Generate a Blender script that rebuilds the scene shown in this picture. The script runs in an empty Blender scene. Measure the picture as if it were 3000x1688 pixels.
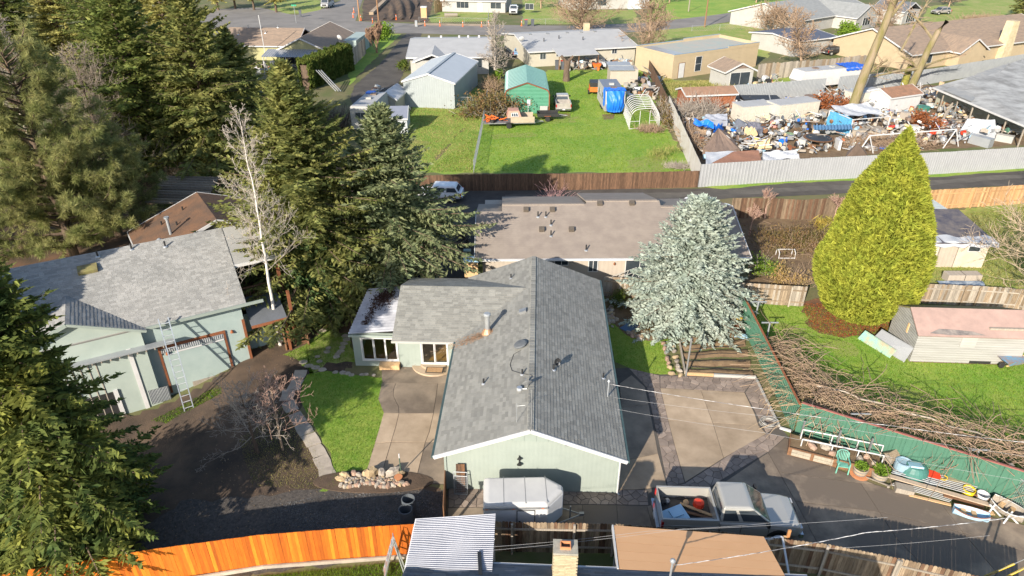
import bpy, math, random
import numpy as np
from mathutils import Vector, Matrix
R_=math.radians
SC=bpy.context.scene; COL=SC.collection
# ---------------- camera, sky, sun, exposure ----------------
CAMH=23.5; TH=R_(29.7)
cd=bpy.data.cameras.new('camera'); cam=bpy.data.objects.new('camera',cd); COL.objects.link(cam)
cam.location=(0,0,CAMH); cam.rotation_euler=(math.pi/2-TH,0,0)
cd.sensor_width=36; cd.lens=24; cd.clip_start=.1; cd.clip_end=3000
SC.camera=cam
SUN_EL=R_(24.5); SUN_AZ=R_(29)      # light travels 29 degrees right of straight ahead
W=bpy.data.worlds.new('World'); SC.world=W; W.use_nodes=True
nt=W.node_tree; bg=nt.nodes['Background']
sky=nt.nodes.new('ShaderNodeTexSky'); sky.sky_type='NISHITA'; sky.sun_disc=False
sky.sun_elevation=SUN_EL; sky.sun_rotation=math.pi+SUN_AZ; sky.air_density=1.0; sky.dust_density=1.2; sky.altitude=300
nt.links.new(sky.outputs[0],bg.inputs[0]); bg.inputs[1].default_value=0.12
sl=bpy.data.lights.new('sun','SUN'); sl.energy=4.9; sl.angle=R_(.6); sl.color=(1,.90,.76)
sun=bpy.data.objects.new('sun',sl); COL.objects.link(sun)
ld=Vector((math.sin(SUN_AZ)*math.cos(SUN_EL),math.cos(SUN_AZ)*math.cos(SUN_EL),-math.sin(SUN_EL)))
sun.rotation_euler=ld.to_track_quat('-Z','Y').to_euler(); sun.location=(-30,-40,60)
SC.view_settings.view_transform='Standard'; SC.view_settings.look='None'; SC.view_settings.gamma=1
SC.view_settings.exposure=0.9; SC.view_settings.use_curve_mapping=False
# ---------------- helpers ----------------
rnd=random.Random(11)
def P(u,v,h=0.):
    """survey: photo pixel (3000 wide) + known height above ground -> metres"""
    dx=(u-1500)/2000; dy=(v-844)/2000; t=(CAMH-h)/(math.sin(TH)+dy*math.cos(TH))
    return Vector((dx*t,(math.cos(TH)-dy*math.sin(TH))*t,h))
def XY(pts,h=0): return [P(u,v,h).xy for u,v in pts]
def HT(base,v):
    """height of something standing at ground point base whose top is at photo row v"""
    return CAMH-base[1]*math.tan(TH+math.atan((v-844)/2000))
def gz(x,y):
    a=min(1,max(0,(-14.6-x)/6)); b=min(1,max(0,(y-21)/4))*min(1,max(0,(40-y)/4))
    return -1.15*a*a*(3-2*a)*b
MATS={}
def MT(n,c,rough=.8,c2=None,sc=2.,bump=0.,bs=None,metal=0.,isl=0.,st=None,spec=.4,ribs=None,obj=0.,sc2=0.,det=5.,con=(.35,.65),coat=0.):
    if n in MATS: return MATS[n]
    m=bpy.data.materials.new(n); m.use_nodes=True; t=m.node_tree; N=t.nodes; L=t.links
    b=N['Principled BSDF']; b.inputs['Roughness'].default_value=rough; b.inputs['Metallic'].default_value=metal
    b.inputs['Specular IOR Level'].default_value=spec; b.inputs['Coat Weight'].default_value=coat
    tc=N.new('ShaderNodeTexCoord'); oi=N.new('ShaderNodeObjectInfo')
    ad=N.new('ShaderNodeVectorMath'); ad.operation='MULTIPLY_ADD'; ad.inputs[1].default_value=st or (1,1,1)
    cm=N.new('ShaderNodeCombineXYZ'); ml=N.new('ShaderNodeMath'); ml.operation='MULTIPLY'; ml.inputs[1].default_value=91
    L.new(oi.outputs['Random'],ml.inputs[0]); L.new(ml.outputs[0],cm.inputs[0]); L.new(ml.outputs[0],cm.inputs[2])
    L.new(tc.outputs['Object'],ad.inputs[0]); L.new(cm.outputs[0],ad.inputs[2])
    nz=N.new('ShaderNodeTexNoise'); nz.inputs['Scale'].default_value=sc; nz.inputs['Detail'].default_value=det; nz.inputs['Roughness'].default_value=.62
    L.new(ad.outputs[0],nz.inputs['Vector'])
    c2=c2 or tuple(x*.78 for x in c)
    rp=N.new('ShaderNodeMapRange'); rp.inputs[1].default_value=con[0]; rp.inputs[2].default_value=con[1]; L.new(nz.outputs[0],rp.inputs[0])
    if sc2:
        n2=N.new('ShaderNodeTexNoise'); n2.inputs['Scale'].default_value=sc2; n2.inputs['Detail'].default_value=7; n2.inputs['Roughness'].default_value=.7; L.new(tc.outputs['Object'],n2.inputs['Vector'])
        av=N.new('ShaderNodeMath'); av.operation='ADD'; L.new(nz.outputs[0],av.inputs[0]); L.new(n2.outputs[0],av.inputs[1]); hf=N.new('ShaderNodeMath'); hf.operation='MULTIPLY'; hf.inputs[1].default_value=.5; L.new(av.outputs[0],hf.inputs[0]); L.new(hf.outputs[0],rp.inputs[0])
    mx=N.new('ShaderNodeMix'); mx.data_type='RGBA'; mx.inputs[6].default_value=(*c,1); mx.inputs[7].default_value=(*c2,1)
    L.new(rp.outputs[0],mx.inputs[0]); out=mx.outputs[2]
    if isl or obj:
        hs=N.new('ShaderNodeHueSaturation'); ge=N.new('ShaderNodeNewGeometry'); mr=N.new('ShaderNodeMapRange')
        a=isl or obj; mr.inputs[3].default_value=1-a; mr.inputs[4].default_value=1+a
        s1=N.new('ShaderNodeMath'); s1.operation='ADD'; L.new(ge.outputs['Random Per Island'],s1.inputs[0]); L.new(oi.outputs['Random'],s1.inputs[1])
        s2=N.new('ShaderNodeMath'); s2.operation='FRACT'; L.new(s1.outputs[0],s2.inputs[0])
        L.new(s2.outputs[0],mr.inputs[0]); L.new(mr.outputs[0],hs.inputs['Value']); L.new(out,hs.inputs['Color']); out=hs.outputs[0]
    L.new(out,b.inputs['Base Color'])
    h=None
    if bump:
        bn=N.new('ShaderNodeTexNoise'); bn.inputs['Scale'].default_value=bs or sc*6; bn.inputs['Detail'].default_value=4
        L.new(ad.outputs[0],bn.inputs['Vector']); h=bn.outputs[0]
    if ribs:
        wv=N.new('ShaderNodeTexWave'); wv.bands_direction=ribs[0]; wv.inputs['Scale'].default_value=.314/ribs[1]*1.0
        wv.wave_profile=ribs[2] if len(ribs)>2 else 'SIN'; L.new(tc.outputs['Object'],wv.inputs['Vector']); h=wv.outputs[0]; bump=bump or .5
    if h is not None:
        bp=N.new('ShaderNodeBump'); bp.inputs['Strength'].default_value=bump; bp.inputs['Distance'].default_value=.03
        L.new(h,bp.inputs['Height']); L.new(bp.outputs[0],b.inputs['Normal'])
    MATS[n]=m; return m
def LEAF(n,c,c2,tr=.3,var=.35,sc=.8):
    if n in MATS: return MATS[n]
    m=bpy.data.materials.new(n); m.use_nodes=True; t=m.node_tree; N=t.nodes; L=t.links
    N.remove(N['Principled BSDF']); o=N['Material Output']
    tc=N.new('ShaderNodeTexCoord'); nz=N.new('ShaderNodeTexNoise'); nz.inputs['Scale'].default_value=sc; nz.inputs['Detail'].default_value=3
    L.new(tc.outputs['Object'],nz.inputs['Vector'])
    rp=N.new('ShaderNodeMapRange'); rp.inputs[1].default_value=.35; rp.inputs[2].default_value=.65; L.new(nz.outputs[0],rp.inputs[0])
    mx=N.new('ShaderNodeMix'); mx.data_type='RGBA'; mx.inputs[6].default_value=(*c,1); mx.inputs[7].default_value=(*c2,1); L.new(rp.outputs[0],mx.inputs[0])
    ge=N.new('ShaderNodeNewGeometry'); mr=N.new('ShaderNodeMapRange'); mr.inputs[3].default_value=1-var; mr.inputs[4].default_value=1+var
    L.new(ge.outputs['Random Per Island'],mr.inputs[0])
    hs=N.new('ShaderNodeHueSaturation'); L.new(mr.outputs[0],hs.inputs['Value']); L.new(mx.outputs[2],hs.inputs['Color'])
    d=N.new('ShaderNodeBsdfDiffuse'); tl=N.new('ShaderNodeBsdfTranslucent'); mm=N.new('ShaderNodeMixShader'); mm.inputs[0].default_value=tr
    L.new(hs.outputs[0],d.inputs[0]); L.new(hs.outputs[0],tl.inputs[0]); L.new(d.outputs[0],mm.inputs[1]); L.new(tl.outputs[0],mm.inputs[2]); L.new(mm.outputs[0],o.inputs[0])
    MATS[n]=m; return m
def GLASS(n='clear_glass',tint=(.8,.85,.85),k=.25):
    if n in MATS: return MATS[n]
    m=bpy.data.materials.new(n); m.use_nodes=True; t=m.node_tree; N=t.nodes; L=t.links
    N.remove(N['Principled BSDF']); o=N['Material Output']
    tr=N.new('ShaderNodeBsdfTransparent'); tr.inputs[0].default_value=(*tint,1); gl=N.new('ShaderNodeBsdfGlossy'); gl.inputs['Roughness'].default_value=.03
    fr=N.new('ShaderNodeFresnel'); fr.inputs[0].default_value=1.5; mm=N.new('ShaderNodeMixShader')
    L.new(fr.outputs[0],mm.inputs[0]); L.new(tr.outputs[0],mm.inputs[1]); L.new(gl.outputs[0],mm.inputs[2]); L.new(mm.outputs[0],o.inputs[0])
    MATS[n]=m; return m
ZU=Vector((0,0,1))
ROOT={}
def tag(o,label=None,cat=None,group=None,kind=None):
    if label: o['label']=label
    if cat: o['category']=cat
    if group: o['group']=group
    if kind: o['kind']=kind
    return o
def T(name,label,cat,loc=(0,0,0),yaw=0.,group=None):
    o=bpy.data.objects.new(name,None); COL.objects.link(o); o.empty_display_size=.2
    loc=Vector((loc[0],loc[1],loc[2] if len(loc)>2 else 0)); o.location=loc; o.rotation_euler=(0,0,yaw)
    ROOT[o.name]=Matrix.Translation(loc)@Matrix.Rotation(yaw,4,'Z')
    return tag(o,label,cat,group)
def linkmesh(name,me,parent=None,mat=None):
    o=bpy.data.objects.new(name,me); COL.objects.link(o)
    if parent: o.parent=parent
    if mat is not None:
        for m in (mat if isinstance(mat,(list,tuple)) else [mat]): me.materials.append(m)
    return o
class M:
    """collects simple solids; w = root empty when the points are given in world metres"""
    def __init__(s,w=None): s.v=[]; s.f=[]; s.k=[]; s.mi=0; s.w=ROOT[w.name].inverted() if w else None
    def add(s,vs,fs):
        o=len(s.v)
        s.v+=[tuple(s.w@Vector(p)) if s.w else tuple(p) for p in vs]
        s.f+=[tuple(i+o for i in f) for f in fs]; s.k+=[s.mi]*len(fs); return s
    def hexa(s,b,t):
        n=len(b); return s.add(list(b)+list(t),[tuple(range(n-1,-1,-1)),tuple(range(n,2*n))]+[(i,(i+1)%n,n+(i+1)%n,n+i) for i in range(n)])
    def box(s,x0,x1,y0,y1,z0,z1):
        return s.hexa([(x0,y0,z0),(x1,y0,z0),(x1,y1,z0),(x0,y1,z0)],[(x0,y0,z1),(x1,y0,z1),(x1,y1,z1),(x0,y1,z1)])
    def obox(s,c,sz,rot=(0,0,0)):
        m=Matrix.Translation(Vector(c))
        for a,ax in ((rot[2],'Z'),(rot[1],'Y'),(rot[0],'X')): m=m@Matrix.Rotation(a,4,ax)
        x,y,z=sz[0]/2,sz[1]/2,sz[2]/2
        q=[m@Vector(p) for p in ((-x,-y,-z),(x,-y,-z),(x,y,-z),(-x,y,-z),(-x,-y,z),(x,-y,z),(x,y,z),(-x,y,z))]
        return s.hexa(q[:4],q[4:])
    def beam(s,a,b,w,h=None,up=ZU):
        a=Vector(a); b=Vector(b); d=(b-a).normalized(); h=h or w
        if abs(d.dot(up))>.98: up=Vector((1,0,0))
        r=d.cross(up).normalized()*w/2; u=r.cross(d).normalized()*h/2
        q=[-r-u,r-u,r+u,-r+u]; return s.hexa([a+p for p in q],[b+p for p in q])
    def tube(s,pts,r,n=6):
        pts=[Vector(p) for p in pts]; rs=r if isinstance(r,(list,tuple)) else [r]*len(pts); vs=[]; fs=[]
        for i,p in enumerate(pts):
            d=(pts[min(i+1,len(pts)-1)]-pts[max(i-1,0)]).normalized(); up=Vector((0,0,1)) if abs(d.z)<.9 else Vector((1,0,0))
            a=d.cross(up).normalized(); b=d.cross(a)
            for k in range(n):
                t=2*math.pi*k/n; vs.append(p+(a*math.cos(t)+b*math.sin(t))*rs[i])
        for i in range(len(pts)-1):
            for k in range(n): fs.append((i*n+k,i*n+(k+1)%n,(i+1)*n+(k+1)%n,(i+1)*n+k))
        fs.append(tuple(range(n))); fs.append(tuple(range(len(pts)*n-1,len(pts)*n-n-1,-1)))
        return s.add(vs,fs)
    def lathe(s,c,prof,n=16,ax=None,cap=True,sx=1.,sy=1.):
        """prof (r,z) from bottom to top; ax: a tilt matrix"""
        vs=[]; fs=[]; c=Vector(c)
        for r,z in prof:
            for k in range(n):
                t=2*math.pi*k/n; q=Vector((r*math.cos(t)*sx,r*math.sin(t)*sy,z)); vs.append(c+(ax@q if ax else q))
        for i in range(len(prof)-1):
            for k in range(n): fs.append((i*n+k,i*n+(k+1)%n,(i+1)*n+(k+1)%n,(i+1)*n+k))
        if cap:
            fs.append(tuple(range(n-1,-1,-1))); m=(len(prof)-1)*n; fs.append(tuple(range(m,m+n)))
        return s.add(vs,fs)
    def prism(s,poly,z0,z1): return s.hexa([(p[0],p[1],z0) for p in poly],[(p[0],p[1],z1) for p in poly])
    def ext(s,poly,vec): vec=Vector(vec); return s.hexa([Vector(p) for p in poly],[Vector(p)+vec for p in poly])
    def grid(s,a,b,c,d,nu,nv,fn=None):
        """a,b,c,d corners (a->b is u, a->d is v); fn(u,v) displacement vector"""
        a,b,c,d=map(Vector,(a,b,c,d)); vs=[]
        for j in range(nv+1):
            for i in range(nu+1):
                u=i/nu; v=j/nv; p=(a*(1-u)+b*u)*(1-v)+(d*(1-u)+c*u)*v
                vs.append(p+Vector(fn(u,v)) if fn else p)
        return s.add(vs,[(j*(nu+1)+i,j*(nu+1)+i+1,(j+1)*(nu+1)+i+1,(j+1)*(nu+1)+i) for j in range(nv) for i in range(nu)])
    def wheel(s,c,r,w,axis='y',n=16):
        mt=Matrix.Rotation(math.pi/2,3,'X') if axis=='y' else Matrix.Rotation(math.pi/2,3,'Y')
        return s.lathe(c,[(r*.9,-w/2),(r,-w/2+.03),(r,w/2-.03),(r*.9,w/2)],n,mt)
    def mesh(s,name,smooth=False):
        me=bpy.data.meshes.new(name); me.from_pydata(s.v,[],s.f); me.update()
        if any(s.k): me.polygons.foreach_set('material_index',s.k)
        if smooth: me.polygons.foreach_set('use_smooth',[True]*len(s.f))
        return me
    def build(s,name,mat,parent=None,label=None,cat=None,group=None,kind=None,smooth=False):
        off=None
        if parent is None and s.v and kind!='structure':
            a=np.array(s.v); off=Vector(((a[:,0].min()+a[:,0].max())/2,(a[:,1].min()+a[:,1].max())/2,a[:,2].min()))
            s.v=[(p[0]-off.x,p[1]-off.y,p[2]-off.z) for p in s.v]
        o=linkmesh(name,s.mesh(name,smooth),parent,mat)
        if off is not None: o.location=off
        return tag(o,label,cat,group,kind)
def npmesh(name,verts,quads,smooth=False):
    me=bpy.data.meshes.new(name); nv=len(verts); nq,k=quads.shape
    me.vertices.add(nv); me.vertices.foreach_set('co',np.ascontiguousarray(verts,dtype=np.float32).ravel())
    me.loops.add(nq*k); me.loops.foreach_set('vertex_index',np.ascontiguousarray(quads,dtype=np.int32).ravel())
    me.polygons.add(nq); me.polygons.foreach_set('loop_start',np.arange(0,nq*k,k,dtype=np.int32))
    if smooth: me.polygons.foreach_set('use_smooth',np.ones(nq,dtype=bool))
    me.update(calc_edges=True); return me
def nrm(a): return a/np.maximum(np.linalg.norm(a,axis=-1,keepdims=True),1e-9)
def kites(c,u,v,tri=False):
    """leaf faces: centre c, half length vector u, half width vector v"""
    n=len(c); V=np.stack([c-u,c+v-u*.15,c+u,c-v-u*.15],1).reshape(-1,3); return V,np.arange(4*n).reshape(n,4)
def leafmesh(name,c,u,v): V,F=kites(c,u,v); return npmesh(name,V,F)
def segmesh(name,a,b,ra,rb,n=3):
    """tapered n-sided sticks"""
    a=np.asarray(a,float); b=np.asarray(b,float); ra=np.asarray(ra,float)[:,None]; rb=np.asarray(rb,float)[:,None]
    d=nrm(b-a); up=np.where(np.abs(d[:,2:3])<.9,np.array([[0,0,1.]]),np.array([[1.,0,0]])); e=nrm(np.cross(d,up)); f=np.cross(d,e)
    ring=[]
    for k in range(n):
        t=2*math.pi*k/n; ring.append(e*math.cos(t)+f*math.sin(t))
    V=np.stack([a+q*ra for q in ring]+[b+q*rb for q in ring],1).reshape(-1,3)
    o=np.arange(len(a))[:,None]*2*n
    F=np.concatenate([o+np.array([[k,(k+1)%n,n+(k+1)%n,n+k]]) for k in range(n)],0)
    return npmesh(name,V,F,n>3)
def inside(poly,x,y):
    x=np.asarray(x); y=np.asarray(y); r=np.zeros(x.shape,bool); n=len(poly)
    for i in range(n):
        x0,y0=poly[i]; x1,y1=poly[(i+1)%n]
        if y0==y1: continue
        c=((y0>y)!=(y1>y))&(x<(x1-x0)*(y-y0)/(y1-y0)+x0); r^=c
    return r
def scatter(poly,n,g):
    a=np.array([tuple(p) for p in poly]); lo=a.min(0); hi=a.max(0); q=g.uniform(lo,hi,(n*3,2)); q=q[inside(a,q[:,0],q[:,1])]; return q[:n]
def rough_edge(poly,step=.6,amp=.15,seed=1):
    r=random.Random(seed); out=[]
    for i in range(len(poly)):
        a=Vector(poly[i]); b=Vector(poly[(i+1)%len(poly)]); n=max(1,int((b-a).length/step)); nn=Vector((-(b-a).y,(b-a).x)).normalized()
        for k in range(n): out.append(a.lerp(b,k/n)+nn*r.uniform(-amp,amp)*(1 if k else .4))
    return out
def sheet(name,poly,z,mat,jag=0.,step=.6,seed=1,**kw):
    if jag: poly=rough_edge(poly,step,jag,seed)
    m=M(); m.add([(p[0],p[1],z) for p in poly],[tuple(range(len(poly)))])
    o=linkmesh(name,m.mesh(name),None,mat); o.data.polygons[0].flip() if o.data.polygons[0].normal.z<0 else None
    return tag(o,kind='structure',**kw)
def tufts(name,poly,n,hgt,mat,seed=1,label=None,w=.012,z=0.,clump=True):
    g=np.random.default_rng(seed); q=scatter(poly,n,g); n=len(q)
    if clump: q=q+0
    h=hgt*g.uniform(.4,1.2,n); an=g.uniform(0,2*math.pi,n); ln=g.uniform(0,.7,n)
    zz=np.array([gz(a,b) for a,b in q])+z if (q[:,0]<-14.6).any() else np.full(n,z)
    b=np.c_[q,zz]; d=np.c_[np.cos(an),np.sin(an),np.zeros(n)]
    tip=b+np.c_[np.cos(an*1.7)*ln*h,np.sin(an*1.7)*ln*h,h]; ww=(w*g.uniform(.6,1.5,n))[:,None]
    V=np.stack([b-d*ww,b+d*ww,tip],1).reshape(-1,3); me=npmesh(name,V,np.arange(3*n).reshape(n,3))
    return tag(linkmesh(name,me,None,mat),label,None,None,'stuff')
# ---------------- materials ----------------
def wood(n,c,c2,**k): return MT(n,c,.85,c2,3.,.25,18,st=(6,6,.7),obj=.28,**k)
m_ground=MT('rough_grass',(.085,.115,.03),.95,(.17,.14,.075),.22,.6,14,det=9)
m_dirt=MT('bare_dirt',(.125,.084,.056),.95,(.046,.035,.027),.5,.8,16,det=9)
m_gravel=MT('dark_gravel',(.05,.044,.04),.95,(.115,.10,.088),9,.9,30,det=8)
m_lawn=MT('lawn_green',(.14,.265,.028),.9,(.27,.33,.06),.25,.8,26,det=9,sc2=2.2,con=(.42,.60))
m_lawn2=MT('lawn_rough',(.17,.26,.04),.9,(.32,.30,.11),.3,.8,20,det=9,sc2=2.,con=(.42,.6))
m_asph=MT('old_asphalt',(.075,.07,.064),.9,(.13,.12,.105),.5,.4,40,det=9)
m_asph2=MT('dark_asphalt',(.055,.05,.046),.9,(.095,.086,.076),.4,.4,40,det=9)
m_road=MT('street_asphalt',(.16,.15,.14),.9,(.22,.205,.19),.25,.3,30,det=8)
m_conc=MT('dry_concrete',(.43,.335,.24),.85,(.29,.22,.15),.7,.25,30,det=8,isl=.08)
m_concd=MT('damp_concrete',(.30,.24,.18),.7,(.15,.12,.092),.55,.25,30,det=8,isl=.1)
m_concw=MT('wet_concrete',(.14,.112,.088),.75,(.31,.245,.18),.42,.3,40,det=8,con=(.5,.7))
m_groove=MT('joint_dark',(.10,.09,.08),.95)
m_stamp=MT('stamped_concrete',(.30,.24,.20),.75,(.19,.15,.125),1.2,.35,25,obj=.16)
m_soil=MT('garden_soil',(.13,.085,.05),.95,(.2,.14,.08),1.6,.9,20,det=8)
m_needle=MT('needle_litter',(.22,.1,.045),.95,(.1,.06,.035),2.,.7,25,det=8)
m_white=MT('white_paint',(.54,.54,.54),.5,(.48,.48,.48),2.)
m_mint=MT('mint_siding',(.275,.315,.285),.75,(.25,.288,.26),1.4,ribs=('X',.2),bump=.08)
m_mintp=MT('mint_plain',(.265,.31,.28),.7,(.245,.288,.26),1.1)
m_blue=MT('pale_blue_siding',(.325,.395,.38),.75,(.275,.345,.335),.9,.2,20)
m_sh=MT('gray_green_shingle',(.245,.243,.222),.9,(.205,.205,.19),.8,.4,60,isl=.17)
m_shb=MT('silver_shingle',(.31,.305,.29),.9,(.25,.25,.24),.5,.4,50,isl=.16)
m_shn=MT('brown_shingle',(.265,.225,.19),.9,(.215,.18,.155),1.2,.15,30,ribs=('Y',.2),det=8)
m_shd=MT('slate_shingle',(.13,.14,.16),.85,(.1,.11,.12),.8,.4,50,isl=.2)
m_tanroof=MT('weathered_tan_shingle',(.30,.22,.16),.9,(.2,.155,.12),1.,.6,20,st=(1,4,1),det=8)
m_ltroof=MT('light_gray_roof',(.37,.375,.38),.8,(.33,.335,.34),.7,.2,20)
m_graysh=MT('gray_shingle_far',(.27,.28,.28),.9,(.21,.22,.22),1.5,.5,20,det=8)
m_dkroof=MT('navy_metal_roof',(.07,.075,.10),.5,(.09,.09,.12),1.)
m_cream=MT('cream_siding',(.42,.395,.32),.8,(.38,.355,.29),1.,ribs=('Z',.2),bump=.25)
m_creamv=MT('cream_boards',(.39,.34,.285),.8,(.355,.31,.26),1.,ribs=('X',.3),bump=.25)
m_yell=MT('pale_yellow_siding',(.37,.355,.19),.8,(.34,.325,.175),1.,ribs=('X',.3),bump=.2)
m_whit2=MT('offwhite_siding',(.38,.375,.355),.8,(.34,.335,.315),1.,ribs=('Z',.2),bump=.2)
m_peach=MT('peach_siding',(.42,.335,.22),.8,(.38,.305,.20),1.,ribs=('Z',.22),bump=.25)
m_galv=MT('galvanised_metal',(.34,.36,.375),.42,(.29,.31,.33),1.2,metal=.25)
m_ribw=MT('white_ribbed_metal',(.335,.345,.36),.4,(.30,.31,.325),.9,metal=.1)
m_green=MT('green_metal',(.068,.168,.115),.5,(.056,.142,.098),1.,metal=.05)
m_shedg=MT('shed_green',(.075,.24,.155),.5,(.065,.21,.135),1.,ribs=('Z',.45),bump=.5)
m_shedr=MT('shed_roof_green',(.13,.26,.24),.4,(.115,.235,.215),1.)
m_alum=MT('aluminium',(.62,.64,.66),.35,metal=.7)
m_steel=MT('dull_steel',(.35,.36,.37),.45,metal=.6)
m_black=MT('black_plastic',(.02,.02,.022),.5,(.03,.03,.03))
m_rub=MT('rubber',(.025,.025,.025),.85)
m_glass=MT('dark_window_glass',(.03,.04,.05),.08,(.05,.06,.07),.6,spec=.8)
m_cglass=GLASS()
m_orange=wood('orange_cedar',(.46,.12,.006),(.36,.08,.004),con=(.3,.7))
m_brownf=wood('brown_fence_wood',(.15,.085,.05),(.075,.043,.027))
m_grayf=wood('weathered_fence_wood',(.29,.225,.155),(.17,.125,.085))
m_tanf=wood('new_cedar',(.60,.37,.17),(.48,.28,.12))
m_silverf=wood('silver_wood',(.33,.29,.24),(.23,.20,.165))
m_deck=wood('deck_brown',(.20,.10,.05),(.12,.065,.035))
m_trim=wood('rust_brown_trim',(.24,.085,.035),(.18,.065,.03))
m_ply=wood('pine_board',(.60,.40,.21),(.5,.32,.17))
m_tarp=MT('blue_tarp',(.012,.17,.72),.45,(.01,.13,.6),2.,.35,4)
m_tarpg=MT('gray_tarp',(.42,.44,.47),.6,(.34,.36,.4),2.,.5,4)
m_tarpb=MT('brown_tarp',(.20,.145,.115),.75,(.165,.12,.095),1.4,.2,5)
m_ltblue=MT('light_blue_plastic',(.36,.55,.68),.4,(.31,.48,.62),2.)
m_red=MT('red_plastic',(.68,.05,.02),.4); m_yel=MT('yellow_plastic',(.80,.55,.02),.45); m_org=MT('orange_paint',(.75,.16,.03),.5)
m_bark=MT('bark',(.15,.105,.075),.95,(.075,.055,.04),4,.9,20,st=(1,1,.25))
m_birch=MT('birch_bark',(.62,.58,.53),.8,(.36,.33,.3),3,.3,20,st=(1,1,3),con=(.55,.72))
m_twig=MT('gray_twig',(.40,.35,.30),.9,(.30,.26,.22),3); m_twigt=MT('tan_twig',(.37,.265,.18),.9,(.27,.19,.13),3)
m_twigr=MT('reddish_twig',(.45,.30,.23),.9,(.34,.21,.17),3); m_moss=MT('mossy_bark',(.25,.195,.135),.95,(.15,.135,.045),.9,1.,7,st=(2.2,2.2,.5),det=9)
m_rock=MT('field_rock',(.33,.29,.24),.9,(.2,.175,.15),2.5,.6,14,obj=.35); m_flag=MT('flagstone',(.42,.365,.30),.9,(.31,.27,.225),2.,.4,16,obj=.14)
m_brick=MT('cream_brick',(.50,.42,.28),.9,(.38,.32,.20),1.8,.4,20,obj=.12)
m_rust=MT('rusty_metal',(.30,.10,.04),.9,(.18,.07,.035),4,.5,20); m_terr=MT('terracotta',(.55,.24,.11),.85,(.45,.18,.08),3.)
m_pink=MT('faded_pink_roofing',(.37,.255,.22),.9,(.29,.205,.18),1.4,.25,16); m_cshed=MT('chalky_white_boards',(.34,.335,.32),.85,(.27,.265,.25),1.,ribs=('Z',.16),bump=.4,st=(.4,1,4))
m_tanmetal=MT('tan_metal_roof',(.57,.335,.175),.6,(.53,.305,.155),.5)
m_truck=MT('pewter_car_paint',(.40,.395,.37),.3,(.38,.375,.35),1.,metal=.25,coat=.6)
m_carw=MT('white_car_paint',(.72,.73,.75),.3,coat=.5); m_card=MT('dark_blue_car_paint',(.03,.035,.07),.25,coat=.6); m_cart=MT('tan_silver_car_paint',(.45,.42,.38),.35,metal=.3,coat=.4)
m_lred=MT('tail_lamp_red',(.4,.01,.01),.25); m_lclr=MT('lamp_lens',(.6,.6,.6),.15,metal=.3); m_chrome=MT('chrome',(.6,.62,.65),.15,metal=.9)
L_spA=LEAF('fir_needles',(.17,.205,.07),(.33,.325,.11),.5); L_spB=LEAF('spruce_needles',(.20,.25,.13),(.32,.345,.18),.5)
L_blue=LEAF('blue_spruce_needles',(.34,.405,.345),(.41,.46,.40),.3,.22); L_yel=LEAF('golden_cedar_sprays',(.25,.295,.045),(.37,.385,.06),.4,.3,1.6)
L_fir=LEAF('dark_fir_needles',(.14,.19,.055),(.25,.27,.085),.5); L_firy=LEAF('sunny_fir_needles',(.34,.33,.11),(.46,.43,.16),.5); L_pine=LEAF('pine_needles',(.22,.25,.09),(.37,.36,.155),.5)
L_ced=LEAF('cedar_sprays',(.085,.13,.045),(.25,.265,.065),.45,.45,.6); L_hedge=LEAF('hedge_sprays',(.07,.11,.025),(.14,.16,.04),.25,.35,1.2)
L_bush=LEAF('bramble_leaves',(.13,.12,.045),(.2,.12,.06),.25,.4,1.2); L_leafr=LEAF('rust_leaves',(.33,.11,.04),(.24,.1,.05),.3,.35,2.); L_grn=LEAF('green_leaves',(.12,.22,.03),(.2,.28,.04),.3,.35,3.)
L_gr=LEAF('grass_blades',(.145,.275,.03),(.25,.34,.05),.35,.35,.4); L_grd=LEAF('dry_grass_blades',(.26,.29,.08),(.38,.33,.14),.3,.35,.6)
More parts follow.
